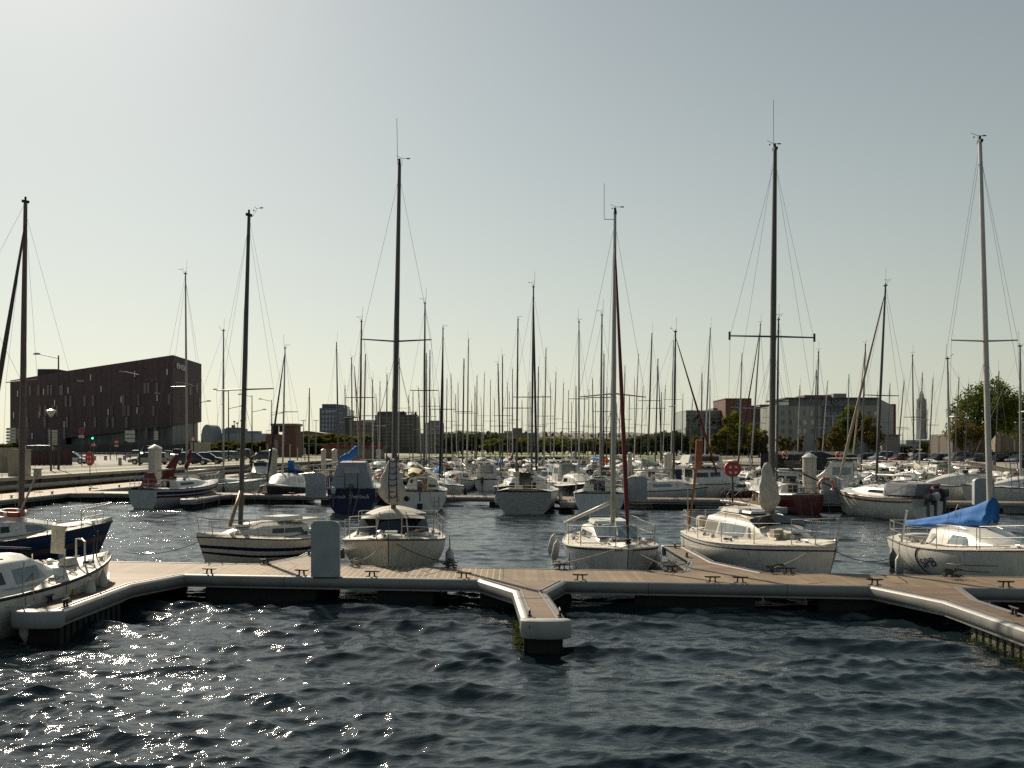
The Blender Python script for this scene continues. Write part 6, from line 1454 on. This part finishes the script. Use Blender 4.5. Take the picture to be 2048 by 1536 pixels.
def crown(name, seed, rx, ry, rz, zc, nclump, nleaf, leaf, m, parent, low=.5, cl=.28):
    rg = np.random.RandomState(seed); C_ = []
    for k in range(nclump):
        d = rg.normal(size=3); d /= np.linalg.norm(d); rr = rg.uniform(.35, .92)
        c = np.array([d[0]*rx*rr, d[1]*ry*rr, zc+d[2]*rz*rr*(1 if d[2] > 0 else low+.4)]); C_.append((c, rg.uniform(.6, 1.25)*cl*(rx+rz)/2))
    per = nleaf//nclump; P = []
    for c, r in C_:
        v = rg.normal(size=(per, 3)); v /= np.linalg.norm(v, axis=1)[:, None]; P.append(c+v*r*rg.uniform(.35, 1.05, (per, 1)))
    P = np.concatenate(P); n = len(P); a = rg.normal(size=(n, 3)); a /= np.linalg.norm(a, axis=1)[:, None]; b_ = np.cross(a, rg.normal(size=(n, 3))); b_ /= np.linalg.norm(b_, axis=1)[:, None]
    s = leaf*rg.uniform(.6, 1.4, (n, 1)); V = np.stack([P-a*s*.5, P+b_*s*.36, P+a*s*.5, P-b_*s*.36], 1).reshape(-1, 3)
    me = bpy.data.meshes.new(name); me.from_pydata(V.tolist(), [], [(4*i, 4*i+1, 4*i+2, 4*i+3) for i in range(n)]); me.materials.append(m)
    return obj(name, me, None, parent), [c for c, r in C_]
BARK = mat('tree_bark', (.06, .045, .03), .9, var=.3, bump=.5)
def tree(name, label, x, y, z, H, W_, m, seed, nleaf=2600, leaf=.42, trunk=.28, group=None, ncl=26, limbs=7, tr=.14):
    r = thing(name, label, 'tree', (x, y, z), 0, group); zc = H*(trunk+(1-trunk)/2); rz = H*(1-trunk)/2
    _, cs = crown('crown', seed, W_/2, W_/2, rz, zc, ncl, nleaf, leaf, m, r)
    b = MB(); b.tube([(0, 0, 0), (.05*W_*.2, 0, H*trunk), (0, .1, H*.62)], [tr*1.3, tr, tr*.4], 8)
    for c in cs[:limbs]: b.tube([(0, 0, H*trunk*.9), (c[0]*.45, c[1]*.45, (H*trunk+c[2])/2), tuple(c)], [tr*.55, tr*.35, tr*.1], 5)
    obj('trunk', b, BARK, r, True); return r
L_GRN = leafmat('green_leaves', [(.045, .065, .014), (.10, .13, .022), (.19, .21, .035)])
L_YEL = leafmat('yellow_green_leaves', [(.08, .09, .015), (.19, .19, .025), (.32, .28, .04)])
L_ORG = leafmat('autumn_leaves', [(.07, .065, .02), (.13, .105, .03), (.22, .16, .035)])
L_DRK = leafmat('dark_leaves', [(.04, .05, .025), (.075, .09, .035), (.11, .12, .05)])  # dark leaf tones lightened in place of distance haze
L_DULL = leafmat('dull_yellow_leaves', [(.07, .075, .025), (.13, .135, .035), (.21, .20, .045)])
tree('plane_tree', 'big tree with airy green brown crown above the parked cars at right', wx(1978, 165), 165, 1.1, 13.8, 12.6, L_GRN, 11, 15000, .36, .26, ncl=75, limbs=22, tr=.26)
tree('plane_tree', 'big tree with airy crown cut by the right picture edge', wx(2068, 168), 168, 1.1, 13.0, 11, L_GRN, 12, 9000, .36, .26, ncl=50, limbs=14, tr=.24)
tree('plane_tree', 'smaller brownish tree low under the left side of the big right tree', wx(1925, 160), 160, 1.1, 7.6, 6.5, L_ORG, 13, 4000, .32, .25, ncl=30)
tree('round_tree', 'rounded green tree in front of the blue glass entrance', wx(1706, 205), 205, 1.1, 11.4, 8.6, L_GRN, 14, 7000, .42, .15, ncl=44)
tree('autumn_tree', 'brown leaved tree right of the rounded green tree', wx(1738, 200), 200, 1.1, 9.2, 6.5, L_ORG, 15, 5000, .40, .12, ncl=36)
tree('autumn_tree', 'dark brown tree left of the rounded green tree', wx(1672, 200), 200, 1.1, 7.0, 5.2, L_ORG, 16, 3500, .38, .15, ncl=26)
tree('yellow_tree', 'bright yellow green tree before the red brown tower block', wx(1468, 235), 235, 1.1, 10.4, 8.4, L_YEL, 17, 6500, .45, .12, ncl=40)
tree('yellow_tree', 'yellow tree right under the red brown tower block', wx(1497, 238), 238, 1.1, 8.6, 6, L_YEL, 18, 4500, .42, .15, ncl=30)
tree('autumn_tree', 'rusty tree left of the bright yellow tree', wx(1440, 225), 225, 1.1, 6.2, 5.6, L_ORG, 19, 3800, .38, .12, ncl=26)
tree('autumn_tree', 'rusty tree before the dark glass building', wx(1518, 228), 228, 1.1, 6.8, 5.2, L_ORG, 20, 3500, .38, .15, ncl=26)
tree('autumn_tree', 'small rusty tree left under the mirrored glass office', wx(1398, 232), 232, 1.1, 5.0, 4.4, L_ORG, 21, 2800, .36, .12, ncl=22)
T1 = tree('street_tree', 'small orange street tree below the left wing of the emblem building', wx(1563, 205), 205, 1.1, 4.9, 2.6, L_ORG, 22, 1800, .3, .3, 'small orange street trees', 18)
for px, s, lb in ((1581, .95, 'second small orange street tree from the left below the emblem building'), (1598, 1.0, 'third small orange street tree, just left of the broad white pile'), (1643, 1.05, 'orange street tree right of the broad white pile'), (1657, .9, 'orange street tree left of the blue glass entrance')):
    dup(T1, (wx(px, 205), 205, 1.1), px, lb, 'small orange street trees', s)
# rows of trees behind
rr = random.Random(21)
pro = {}
for k, (m, sd_) in enumerate(((L_DULL, 31), (L_DULL, 32), (L_DRK, 33), (L_YEL, 34), (L_DRK, 35))):
    pro[k] = (m, sd_)
made = {}
def bgtree(k, px, D, ytop, W_, label, group, z=1.2):
    H = wz(ytop, D)-z
    if k not in made:
        t = tree('park_tree', label, wx(px, D), D, z, 8, 7, pro[k][0], pro[k][1], 3600, .55, .06, group, 30, 5); made[k] = t; t.scale = (W_/7, W_/7, H/8); return t
    return dup(made[k], (wx(px, D), D, z), rr.uniform(0, 6), label, group, (W_/7, W_/7, H/8))
G1 = 'park trees behind the harbour hut'; G2 = 'yellowing trees across the picture centre'; G3 = 'dark hedge trees left of the glass office'; G4 = 'dark trees behind the lawn'
for i in range(13): bgtree(i % 2, 606+i*9.5, 262+rr.uniform(-8, 8), 867+rr.uniform(-2, 4), 10, 'one tree of the dull green row behind the red roofed hut', G1)
for i in range(7): bgtree(2, 598+i*16, 246, 885+rr.uniform(-3, 3), 8, 'low dark bush tree in front of the dull green row', 'low bush trees behind the harbour hut')
for i in range(9): bgtree(2 if i % 2 else 4, 902+i*10.5, 330+rr.uniform(-6, 6), 869+rr.uniform(-2, 3), 12, 'one tree of the dark row behind the lawn', G4)
for i in range(20): bgtree((3, 0, 1)[i % 3], 1000+i*14.2, 318+rr.uniform(-10, 10), 877+rr.uniform(-4, 3), 11, 'one tree of the yellowing row across the picture centre', G2)
for i in range(16): bgtree(4 if i % 2 else 2, 1283+i*10, 292+rr.uniform(-6, 6), (866 if 4 < i < 9 else 872)+rr.uniform(-2, 3), 11, 'one tree of the dark mass left of the glass office', G3)
for i in range(6): bgtree(2, 1440+i*17, 268, 889+rr.uniform(-3, 3), 9, 'dark understorey tree below the yellow tree', 'dark understorey trees')
for i in range(6): bgtree(1, 405+i*26, 330, 880+rr.uniform(-3, 3), 11, 'low tree beyond the left parking area', 'low trees beyond the left parking area')
bgtree(3, 1850, 240, 884, 8, 'yellowish tree in front of the church tower base', None); bgtree(2, 1885, 250, 893, 9, 'dark bush left of the big right tree', None); bgtree(2, 1800, 246, 893, 6, 'dark bush right of the grey annex', None)
for i in range(4): bgtree(1, 4+i*9, 300, 886-i, 6, 'small tree left of the dark academy building', 'small trees left of the dark academy building')
# hedge on the right quay
b = MB()
hd = np.random.RandomState(5); P = np.stack([hd.uniform(wx(1925, 160), wx(2100, 160), 5000), hd.uniform(159, 160.6, 5000), hd.uniform(1.1, 2.6, 5000)], 1); a = hd.normal(size=(5000, 3))*.14; c = hd.normal(size=(5000, 3))*.1
V = np.stack([P-a, P+c, P+a, P-c], 1).reshape(-1, 3); me = bpy.data.meshes.new('hedge'); me.from_pydata(V.tolist(), [], [(4*i, 4*i+1, 4*i+2, 4*i+3) for i in range(5000)]); me.materials.append(L_GRN); tag(obj('hedge', me, None), 'clipped green hedge behind the parked cars under the big tree', 'hedge')
# ------------------------------------------------------------------ cars
TYRE = RUB
def car(label, x, y, z, ang, col, kind='hatch', group='cars parked on the quays'):
    r = thing({'van': 'parked_van'}.get(kind, 'parked_car'), label, 'van' if kind == 'van' else 'car', (x, y, z), ang, group)
    m = mat('car_paint_%d' % (hash(col) % 9999), col, .25, metal=.3, coat=1, var=.04)
    P = {'hatch': (4.0, 1.7, .78, 1.45, -1.9, -1.1, .35, 1.15), 'estate': (4.6, 1.75, .80, 1.42, -2.15, -1.9, .35, 1.15), 'suv': (4.4, 1.8, .98, 1.72, -2.1, -1.7, .45, 1.1), 'van': (5.2, 1.95, 1.15, 2.3, -2.5, -2.4, 1.1, 1.8), 'sedan': (4.4, 1.75, .82, 1.40, -1.5, -.85, .4, 1.2)}[kind]
    L, W_, hb, ht, xr0, xr1, xf1, xf0 = P; h2 = L/2; w = W_/2
    def sec(x, z, k=1): return (x, z, k)
    up = [(-h2, .5), (-h2+.03, hb-.06), (-h2+.25, hb), (0, hb+.02), (xf0, hb-.02), (h2-.35, hb-.14), (h2-.04, hb-.32), (h2, .42)]; lo = [(h2-.1, .24), (h2*.3, .20), (-h2*.5, .20), (-h2+.1, .28)]
    poly = up+lo; b = MB(); rings = []
    for yy, k in ((-w, .96), (-w*.97, .985), (-w*.86, 1), (w*.86, 1), (w*.97, .985), (w, .96)):
        rings.append([(px*(k if abs(px) > h2*.8 else 1), yy, .25+(pz-.25)*(1 if abs(yy) < w*.9 else .96)) for px, pz in poly])
    b.loft(rings, closed=True, caps=True); obj('body', b, m, r, R(40))
    b = MB(); rings = []
    for yy, kk in ((-w*.90, 0), (-w*.74, 1), (w*.74, 1), (w*.90, 0)):
        rings.append([(xr0, yy, hb-.04), (xr0+.1, yy, hb), (xr1, yy, ht-.06 if kk else hb+(ht-hb)*.0), (xf1, yy, ht-.04 if kk else hb), (xf0, yy, hb-.02)])
    b.loft(rings, closed=True, caps=True); obj('glasshouse', b, GLASS, r, R(30))
    b = MB(); b.loft([[(xr1-.05, yy, ht-.07+dz), ((xr1+xf1)/2, yy, ht+dz), (xf1+.05, yy, ht-.05+dz)] for yy, dz in ((-w*.72, -.02), (-w*.4, .03), (w*.4, .03), (w*.72, -.02))]); b.loft([[(xr1-.05, yy, ht-.11), ((xr1+xf1)/2, yy, ht-.05), (xf1+.05, yy, ht-.09)] for yy in (w*.72, -w*.72)]); obj('roof', b, m, r, R(50))
    for s in (-1, 1):
        b = MB(); b.tube([(xf0, s*w*.88, hb), (xf1, s*w*.73, ht-.05)], .035, 4); b.tube([((xr1+xf1)/2, s*w*.89, hb), ((xr1+xf1)/2, s*w*.74, ht-.05)], .03, 4); b.tube([(xr0+.1, s*w*.88, hb), (xr1, s*w*.73, ht-.06)], .05, 4); obj('pillar', b, m, r)
        for xx in (-L*.30, L*.31):
            b = MB(); b.lathe([(.20, -.11), (.32, -.10), (.33, 0), (.32, .10), (.20, .11)], (0, 0, 0), 14, axis='Y'); o = obj('wheel', b, TYRE, r); o.location = (xx, s*(w-.10), .33)
            b = MB(); b.lathe([(.03, .0), (.20, .015), (.21, -.02)], (0, 0, 0), 10, axis='Y'); q = obj('rim', b, STEEL, o); q.location = (0, .112*s, 0); q.rotation_euler = (0, 0, 0 if s > 0 else PI)
        b = MB(); b.box((h2-.14, s*w*.72, hb-.3), (.2, .36, .14)); obj('headlight', b, mat('lamp_glass', (.6, .6, .58), .1), r); b = MB(); b.box((-h2+.05, s*w*.80, hb-.16), (.12, .22, .18)); obj('tail_light', b, CRED, r)
    return r
SIL, BLK_, WH_, GRY_, BLU_, RED_ = (.36, .35, .33), (.02, .02, .023), (.66, .65, .62), (.12, .13, .14), (.03, .06, .14), (.3, .03, .03)
car('silver estate car parked on the left quay, largest car in view', wx(300, 114), 114, 1.5, PI-.05, SIL, 'estate')
car('black hatchback behind the maroon furled cloth on the left quay', wx(385, 112), 112, 1.5, .15, BLK_, 'hatch'); car('black sedan just right behind the black hatchback on the left', wx(412, 118), 118, 1.5, .1, BLK_, 'sedan')
car('grey blue estate car behind the black sedan on the left quay', wx(423, 142), 142, 1.5, PI-.3, GRY_, 'estate'); car('silver estate car right of the grey blue one on the left quay', wx(452, 148), 148, 1.5, PI-.4, SIL, 'estate')
car('dark off road car at the right end of the left parking area', wx(481, 165), 165, 1.5, PI-.2, BLK_, 'suv'); car('pale front facing car behind the white pile on the left', wx(355, 168), 168, 1.5, -PI/2+.2, SIL, 'suv')
car('dark estate car left of the pale front facing car', wx(338, 172), 172, 1.5, PI/2, GRY_, 'hatch'); car('white delivery van facing us in front of the academy building', wx(301, 185), 185, 1.5, -PI/2-.25, WH_, 'van')
car('silver car half hidden left of the white van', wx(270, 190), 190, 1.5, PI, SIL, 'hatch'); car('white car sticking out right of the brown board fence', wx(143, 118), 118, 1.5, .1, WH_, 'hatch')
car('pale minibus behind the brown board fence on the left', wx(88, 150), 150, 1.5, 0, SIL, 'van'); car('dark hatchback parked left of the white pile by the navy jib', wx(529, 150), 150, 1.5, PI-.2, GRY_, 'hatch')
cols = [BLK_, GRY_, SIL, BLU_, WH_, BLK_, SIL, RED_, GRY_, BLK_, SIL, GRY_, BLK_, SIL, BLK_, GRY_]; cn = {BLK_: 'black', GRY_: 'grey', SIL: 'silver', BLU_: 'dark blue', WH_: 'white', RED_: 'red'}
WHERE = ['below the blue glass entrance at the left end of the near row', 'below the rounded green tree', 'under the brown tree right of the rounded one', 'left of the grey annex on the right quay', 'in front of the grey annex left half', 'in front of the grey annex right half', 'just left of the church tower foot', 'below the church tower', 'just right of the church tower foot', 'beside the dark promenade lamp on the right quay', 'at the left rim of the big right tree', 'under the brownish low tree at right', 'under the big tree left of its trunk', 'beside the trunk of the big right tree', 'right of the big tree trunk', 'last but one before the right picture edge', 'cut by or beyond the right picture edge']
kinds = ['hatch', 'estate', 'suv', 'sedan']
for i in range(17):
    t = i/16; x = 46+(84-46)*t; y = 172-26*t; c = cols[i % 16]
    px = 1024+x/y*FPX
    car('%s %s %s' % (cn[c], {'hatch': 'hatchback', 'estate': 'estate car', 'suv': 'off road car', 'sedan': 'sedan'}[kinds[i % 4]], WHERE[i]), x, y, 1.12, R(200)+.12*math.sin(i*3), c, kinds[i % 4], 'cars in the near row on the right quay')
for i in range(14):
    x = 49+i*2.75; c = [WH_, SIL, GRY_][i % 3]
    if i < 3: p = car('%s car in the far bright row left of the yellow trees' % cn[c], x, 284, 1.2, R(250), c, 'hatch', 'cars in the far bright row'); (made.__setitem__('c%d' % i, p))
    else: dup(made['c%d' % (i % 3)], (x, 284, 1.2), R(250), '%s car in the far bright row left of the yellow trees' % cn[c], 'cars in the far bright row')
# ------------------------------------------------------------------ street furniture on the left quay
LAMP = mat('lamp_pole_paint', (.05, .045, .045), .5, metal=.3)
def dlamp(x, y, label, h=10.0):
    r = thing('street_lamp', label, 'street lamp', (x, y, 1.5), 0, 'double arm street lamps on the left quay')
    b = MB(); b.tube([(0, 0, 0), (0, 0, h)], [.11, .06], 8); obj('pole', b, LAMP, r)
    for sx, zz, ln in ((-1, h-.25, 1.6), (1, h-2.6, 1.6)):
        b = MB(); b.tube([(0, 0, zz), (sx*ln, 0, zz+.35)], .04, 5); a = obj('arm', b, LAMP, r); b = MB(); b.loft([[(sx*ln+sx*q, -w, zz+.32), (sx*ln+sx*q, 0, zz+.42+.06*(w > .05)), (sx*ln+sx*q, w, zz+.32)] for q, w in ((0, .05), (.15, .12), (.45, .12), (.6, .04))], closed=True, caps=True); obj('lamp_head', b, ALU, a)
    return r
for i, (px, D) in enumerate(((117, 87), (279, 107), (387, 125), (457, 140), (504, 153), (543, 168))): dlamp(wx(px, D), D, ['nearest double arm lamp left of the academy building centre', 'double arm lamp in front of the academy facade, second nearest', 'double arm lamp hidden behind the maroon jib boat mast', 'double arm lamp between the two left masts', 'double arm lamp right of the navy striped boat mast', 'farthest double arm lamp beside the brick control house'][i])
def slamp(x, y, label, h=5.9, z=1.5):
    r = thing('promenade_lamp', label, 'lamp', (x, y, z)); b = MB(); b.tube([(0, 0, 0), (0, 0, h)], [.09, .05], 8); obj('pole', b, LAMP, r)
    b = MB(); b.lathe([(.07, h-.55), (.42, h-.05), (.44, h), (.05, h+.12)], n=14); obj('lamp_shade', b, mat('lamp_glass2', (.5, .48, .42), .25), r); return r
slamp(wx(102, 83), 83, 'short promenade lamp with flared glass head on the left quay', 5.05)
slamp(wx(1878, 190), 190, 'dark promenade lamp right of the church tower', 4.6, 1.1)
for px, D, y, lb in ((607, 230, 841, 'thin lamp between the brick house and the office tower'), (632, 240, 841, 'thin lamp just left of the office tower'), (1381, 250, 858, 'tall T shaped lamp before the glass office'), (1520, 240, 846, 'tall T shaped lamp before the dark glass building'), (1666, 230, 832, 'tall lamp before the blue glass entrance'), (1806, 240, 858, 'lamp between the annex and the church tower')):
    r = thing('street_lamp', lb, 'street lamp', (wx(px, D), D, 1.2)); h = wz(y, D)-1.2; b = MB(); b.tube([(0, 0, 0), (0, 0, h)], [.12, .07], 6); obj('pole', b, ALU, r); b = MB(); b.box((0, 0, h), (3.0 if px > 1300 else 1.2, .3, .12)); obj('lamp_head', b, ALU, r)
def sign(px, D, ybot, ytop, label, build, cat='sign', z=1.5):
    r = thing('road_sign', label, cat, (wx(px, D), D, z)); h = wz(ytop, D)-z; b = MB(); b.tube([(0, .06, 0), (0, .06, h)], .05, 6); obj('post', b, LAMP, r); build(r, h); return r
def boards(n, w, hh, arrow=True):
    def f(r, h):
        for i in range(n):
            z = h-.1-i*hh*1.25; b = MB(); p = [(-w/2, -hh/2), (w/2, -hh/2), (w/2, hh/2), (-w/2, hh/2), (-w/2-hh*.6, 0)] if arrow else [(-w/2, -hh/2), (w/2, -hh/2), (w/2, hh/2), (-w/2, hh/2)]
            b.extr(p, (0, 0, z), (1, 0, 0), (0, 0, 1), (0, -1, 0), .05); obj('sign_board', b, mat('sign_board_white', (.48, .46, .42), .5), r)
    return f
sign(23, 88, 0, 856, 'stack of white direction arrows at the far left edge', boards(5, .75, .22)); sign(107, 96, 0, 860, 'stack of six white direction arrows left of the no stopping sign', boards(6, .75, .20)); sign(260, 150, 0, 863, 'large white direction panels over the silver estate car', boards(3, 1.5, .5, False)); sign(313, 150, 0, 863, 'small stack of white arrows behind the white pile', boards(4, .5, .28))
def disc(cols, txt=None):
    def f(r, h):
        for i, (rad, m) in enumerate(cols): b = MB(); b.lathe([(rad, -.03-.012*i), (rad, -.02-.012*i)], (0, 0, h-.35), 20, axis='Y'); obj('sign_disc' if i == 0 else 'disc_face', b, m, r)
        b = MB(); b.box((0, -.03, h-.95), (.6, .03, .3)); obj('plate', b, M['sign_board_white'], r)
        if txt == 'x':
            for a in (.78, -.78): b = MB(); b.box((0, -.062, h-.35), (.10, .01, .62), ry=a); obj('cross_bar', b, REDP, r)
        if txt == '-': b = MB(); b.box((0, -.05, h-.35), (.5, .02, .13)); obj('white_bar', b, WHT, r)
    return f
sign(163, 105, 0, 855, 'round blue and red no stopping sign on the left quay', disc([(.36, REDP), (.28, mat('sign_blue', (.03, .06, .28), .5))], 'x')); sign(233, 150, 0, 879, 'round red no entry sign before the academy building', disc([(.34, REDP)], '-'))
def tri(r, h): b = MB(); b.extr([(-.42, -.36), (.42, -.36), (0, .38)], (0, 0, h-.4), (1, 0, 0), (0, 0, 1), (0, -1, 0), .04); obj('red_triangle', b, REDP, r); b = MB(); b.extr([(-.27, -.26), (.27, -.26), (0, .22)], (0, -.045, h-.4), (1, 0, 0), (0, 0, 1), (0, -1, 0), .01); obj('white_triangle', b, WHT, r)
sign(386, 120, 0, 870, 'red triangular warning sign behind the maroon jib boat mast', tri); sign(187, 125, 0, 881, 'small triangular warning sign below the traffic light', tri)
def tl(px, D, ytop, label, lit):
    r = thing('traffic_light', label, 'traffic light', (wx(px, D), D, 1.5), 0, 'traffic lights on the left quay'); h = wz(ytop, D)-1.5
    b = MB(); b.tube([(0, 0, 0), (0, 0, h-.5)], .06, 6); obj('post', b, LAMP, r); b = MB(); b.box((0, 0, h-.5), (.34, .26, 1.0)); obj('housing', b, RUB, r)
    for k in range(3):
        mm_ = GLASS
        if k == 2 and lit:
            mm_ = bpy.data.materials.new('green_signal'); mm_.use_nodes = True; q = mm_.node_tree.nodes['Principled BSDF']; q.inputs['Base Color'].default_value = (.0, .5, .25, 1); q.inputs['Emission Color'].default_value = (.05, 1, .45, 1); q.inputs['Emission Strength'].default_value = 2.5
        b = MB(); b.lathe([(.12, -.15), (.12, -.13)], (0, 0, h-.2-.3*k), 12, axis='Y'); obj('signal_lens', b, mm_, r)
tl(186, 118, 863, 'traffic light showing green before the academy building', True); tl(221, 150, 869, 'dark traffic light left of the no entry sign', False); tl(330, 160, 858, 'dark traffic light right of the white pile', False); tl(251, 140, 882, 'small dark pedestrian signal under the white panels', False)
# brown board fence, beige cabinets, bollards
fr_ = thing('board_fence', 'reddish brown board fence with flowers in front, far left of the quay', 'fence'); D = 108
for i in range(9):
    a = 44+i*11.2; b = MB(); x0, x1 = wx(a, D), wx(a+10.9, D); b.box(((x0+x1)/2, D, 2.35), (x1-x0, .06, 1.65)); obj('fence_panel', b, stripes('fence_boards', (.12, .05, .04), 0, .14, .12, (.04, .02, .02), .8, .3), fr_); b = MB(); b.box((x0, D, 2.45), (.12, .12, 1.9)); obj('post', b, BROWN, fr_)
for px0, px1, y0, D, lb in ((-30, 17, 897, 78, 'beige utility cabinet cut by the left picture edge'), (16, 45, 900, 68, 'larger beige ribbed utility cabinet right of the cropped one')):
    r = thing('utility_cabinet', lb, 'cabinet'); lbox('body', px0, px1, y0, D, 1.2, stripes('ribbed_beige_metal', (.38, .33, .25), 0, .12, .2, (.26, .22, .16), .6, .1), r, zb=1.5); lbox('lid', px0-1, px1+1, y0-1.5, D-.06, 1.35, mat('cabinet_lid', (.42, .38, .30), .6), r, ybot=y0)
def bol(px, D, label, w=.5, h=.75, z=1.5):
    r = thing('stone_bollard', label, 'bollard', (wx(px, D), D, z), 0, 'pale bollards on the left quay'); b = MB(); b.lathe([(w*.5, 0), (w*.42, h*.7)], n=10); obj('base', b, COP, r, R(40)); b = MB(); b.lathe([(w*.55, h*.7), (w*.55, h*.9), (w*.2, h)], n=10); obj('top', b, COP, r, R(40))
bol(75, 66.5, 'squat pale bollard on the quay edge under the left mast', .55, .62); bol(240, 108, 'pale stone bollard left of the silver estate car', .4, .9); bol(170, 150, 'pale post behind the no stopping sign'); bol(189, 150, 'pale post behind the traffic light'); bol(211, 152, 'pale post left of the no entry sign'); bol(249, 154, 'pale post under the white direction panels')
gf = thing('metal_fence', 'low grey metal fence in front of the academy building', 'fence')
for i in range(16):
    D = 175; a = 120+i*9; b = MB(); x0, x1 = wx(a, D), wx(a+9, D); b.tube([(x0, D, 1.5), (x0, D, 2.5), (x1, D, 2.5)], .03, 4); b.tube([(x0, D, 2.0), (x1, D, 2.0)], .025, 4); obj('fence_panel', b, ALU, gf)
gf = thing('white_fence', 'pale slatted fence right of the academy building', 'fence'); b = MB()
for i in range(17): a = 381+i*2.4; lbox('slat', a, a+1.4, 884, 178, .1, COP, gf, zb=1.5)
# masts of the boat park fence by the brick house, dinghy racks
for i in range(7):
    px = 520+i*15; r = thing('mooring_post', 'pale post among the dinghy racks beside the brick control house', 'post', (wx(px, 150), 150, 1.4), 0, 'pale posts beside the brick control house'); b = MB(); b.tube([(0, 0, 0), (0, 0, 2.2+.4*math.sin(i*2))], .09, 6); obj('shaft', b, COP, r)
# lifebuoy housing on the quayside walkway, seen side-on
hz_ = housing(180, 73.5, wz(917.5, 73.5), .52, DZ, 'red lifebuoy housing seen side on at the quayside walkway'); hz_.scale = (.55, 1, 1)
# ------------------------------------------------------------------ person on the quayside walkway
def person(x, y, z, ang, label):
    J = {'pelvis': (0, 0, .93), 'chest': (0, .0, 1.32), 'neck': (0, .02, 1.50), 'head': (0, .03, 1.62), 'crown': (0, .02, 1.74), 'shL': (.17, 0, 1.43), 'elL': (.24, .02, 1.16), 'haL': (.20, .16, .98), 'fiL': (.19, .20, .90), 'shR': (-.17, 0, 1.43), 'elR': (-.24, -.02, 1.15), 'haR': (-.24, .06, .92), 'fiR': (-.24, .09, .84),
         'hiL': (.09, 0, .90), 'knL': (.11, .04, .50), 'anL': (.11, -.02, .09), 'toL': (.13, .16, .04), 'hiR': (-.09, 0, .90), 'knR': (-.11, -.02, .50), 'anR': (-.13, -.10, .09), 'toR': (-.15, .08, .04)}
    Rd = {'pelvis': .15, 'chest': .16, 'neck': .06, 'head': .095, 'crown': .075, 'shL': .075, 'elL': .05, 'haL': .035, 'fiL': .02, 'shR': .075, 'elR': .05, 'haR': .035, 'fiR': .02, 'hiL': .10, 'knL': .07, 'anL': .045, 'toL': .04, 'hiR': .10, 'knR': .07, 'anR': .045, 'toR': .04}
    E_ = [('pelvis', 'chest'), ('chest', 'neck'), ('neck', 'head'), ('head', 'crown'), ('chest', 'shL'), ('shL', 'elL'), ('elL', 'haL'), ('haL', 'fiL'), ('chest', 'shR'), ('shR', 'elR'), ('elR', 'haR'), ('haR', 'fiR'), ('pelvis', 'hiL'), ('hiL', 'knL'), ('knL', 'anL'), ('anL', 'toL'), ('pelvis', 'hiR'), ('hiR', 'knR'), ('knR', 'anR'), ('anR', 'toR')]
    ks = list(J); me = bpy.data.meshes.new('person'); me.from_pydata([J[k] for k in ks], [(ks.index(a), ks.index(b_)) for a, b_ in E_], [])
    o = bpy.data.objects.new('person', me); C.objects.link(o); sk = o.modifiers.new('s', 'SKIN'); me.skin_vertices[0].data[0].use_root = True
    for i, k in enumerate(ks): me.skin_vertices[0].data[i].radius = (Rd[k]*(1.15 if k in ('pelvis', 'chest') else 1), Rd[k]*(.8 if k in ('pelvis', 'chest') else 1))
    sb = o.modifiers.new('d', 'SUBSURF'); sb.levels = 1; sb.render_levels = 2; me.materials.append(mat('dark_clothes', (.025, .025, .03), .9))
    o.location = (x, y, z); o.rotation_euler = (0, 0, ang); tag(o, label, 'person')
    b = MB(); b.lathe([(.03, -.10), (.085, -.05), (.10, .03), (.07, .09), (.01, .115)], (0, .01, 1.66), 10); h = obj('hair', b, mat('dark_hair', (.02, .015, .01), .8), o, True); return o
person(wx(503, 116), 116, DZ, PI, 'person in dark clothes standing on the quayside walkway')
# ------------------------------------------------------------------ seaweed on the fingers
def weed(x, y0, y1, label, seed, n=700, ds=.06):
    rg = np.random.RandomState(seed); P = np.stack([x+rg.normal(0, ds, n), rg.uniform(y0, y1, n), np.clip(rg.normal(.02, .09, n), -.1, .3)], 1); a = rg.normal(size=(n, 3))*.016; c = rg.normal(size=(n, 3))*.012
    V = np.stack([P-a, P+c, P+a, P-c], 1).reshape(-1, 3); me = bpy.data.meshes.new('seaweed'); me.from_pydata(V.tolist(), [], [(4*i, 4*i+1, 4*i+2, 4*i+3) for i in range(n)]); me.materials.append(leafmat('seaweed_green_%d' % seed, [(.02, .03, .008), (.07, .10, .015), (.05, .04, .02)], 4)); tag(obj('seaweed', me, None), label, 'seaweed', None, 'stuff')
weed(.12, 16.9, 19.2, 'green seaweed hanging along the left side of the centre finger', 1); weed(8.16, 15.0, 17.8, 'green and brown seaweed along the ribbed float of the right finger', 2)
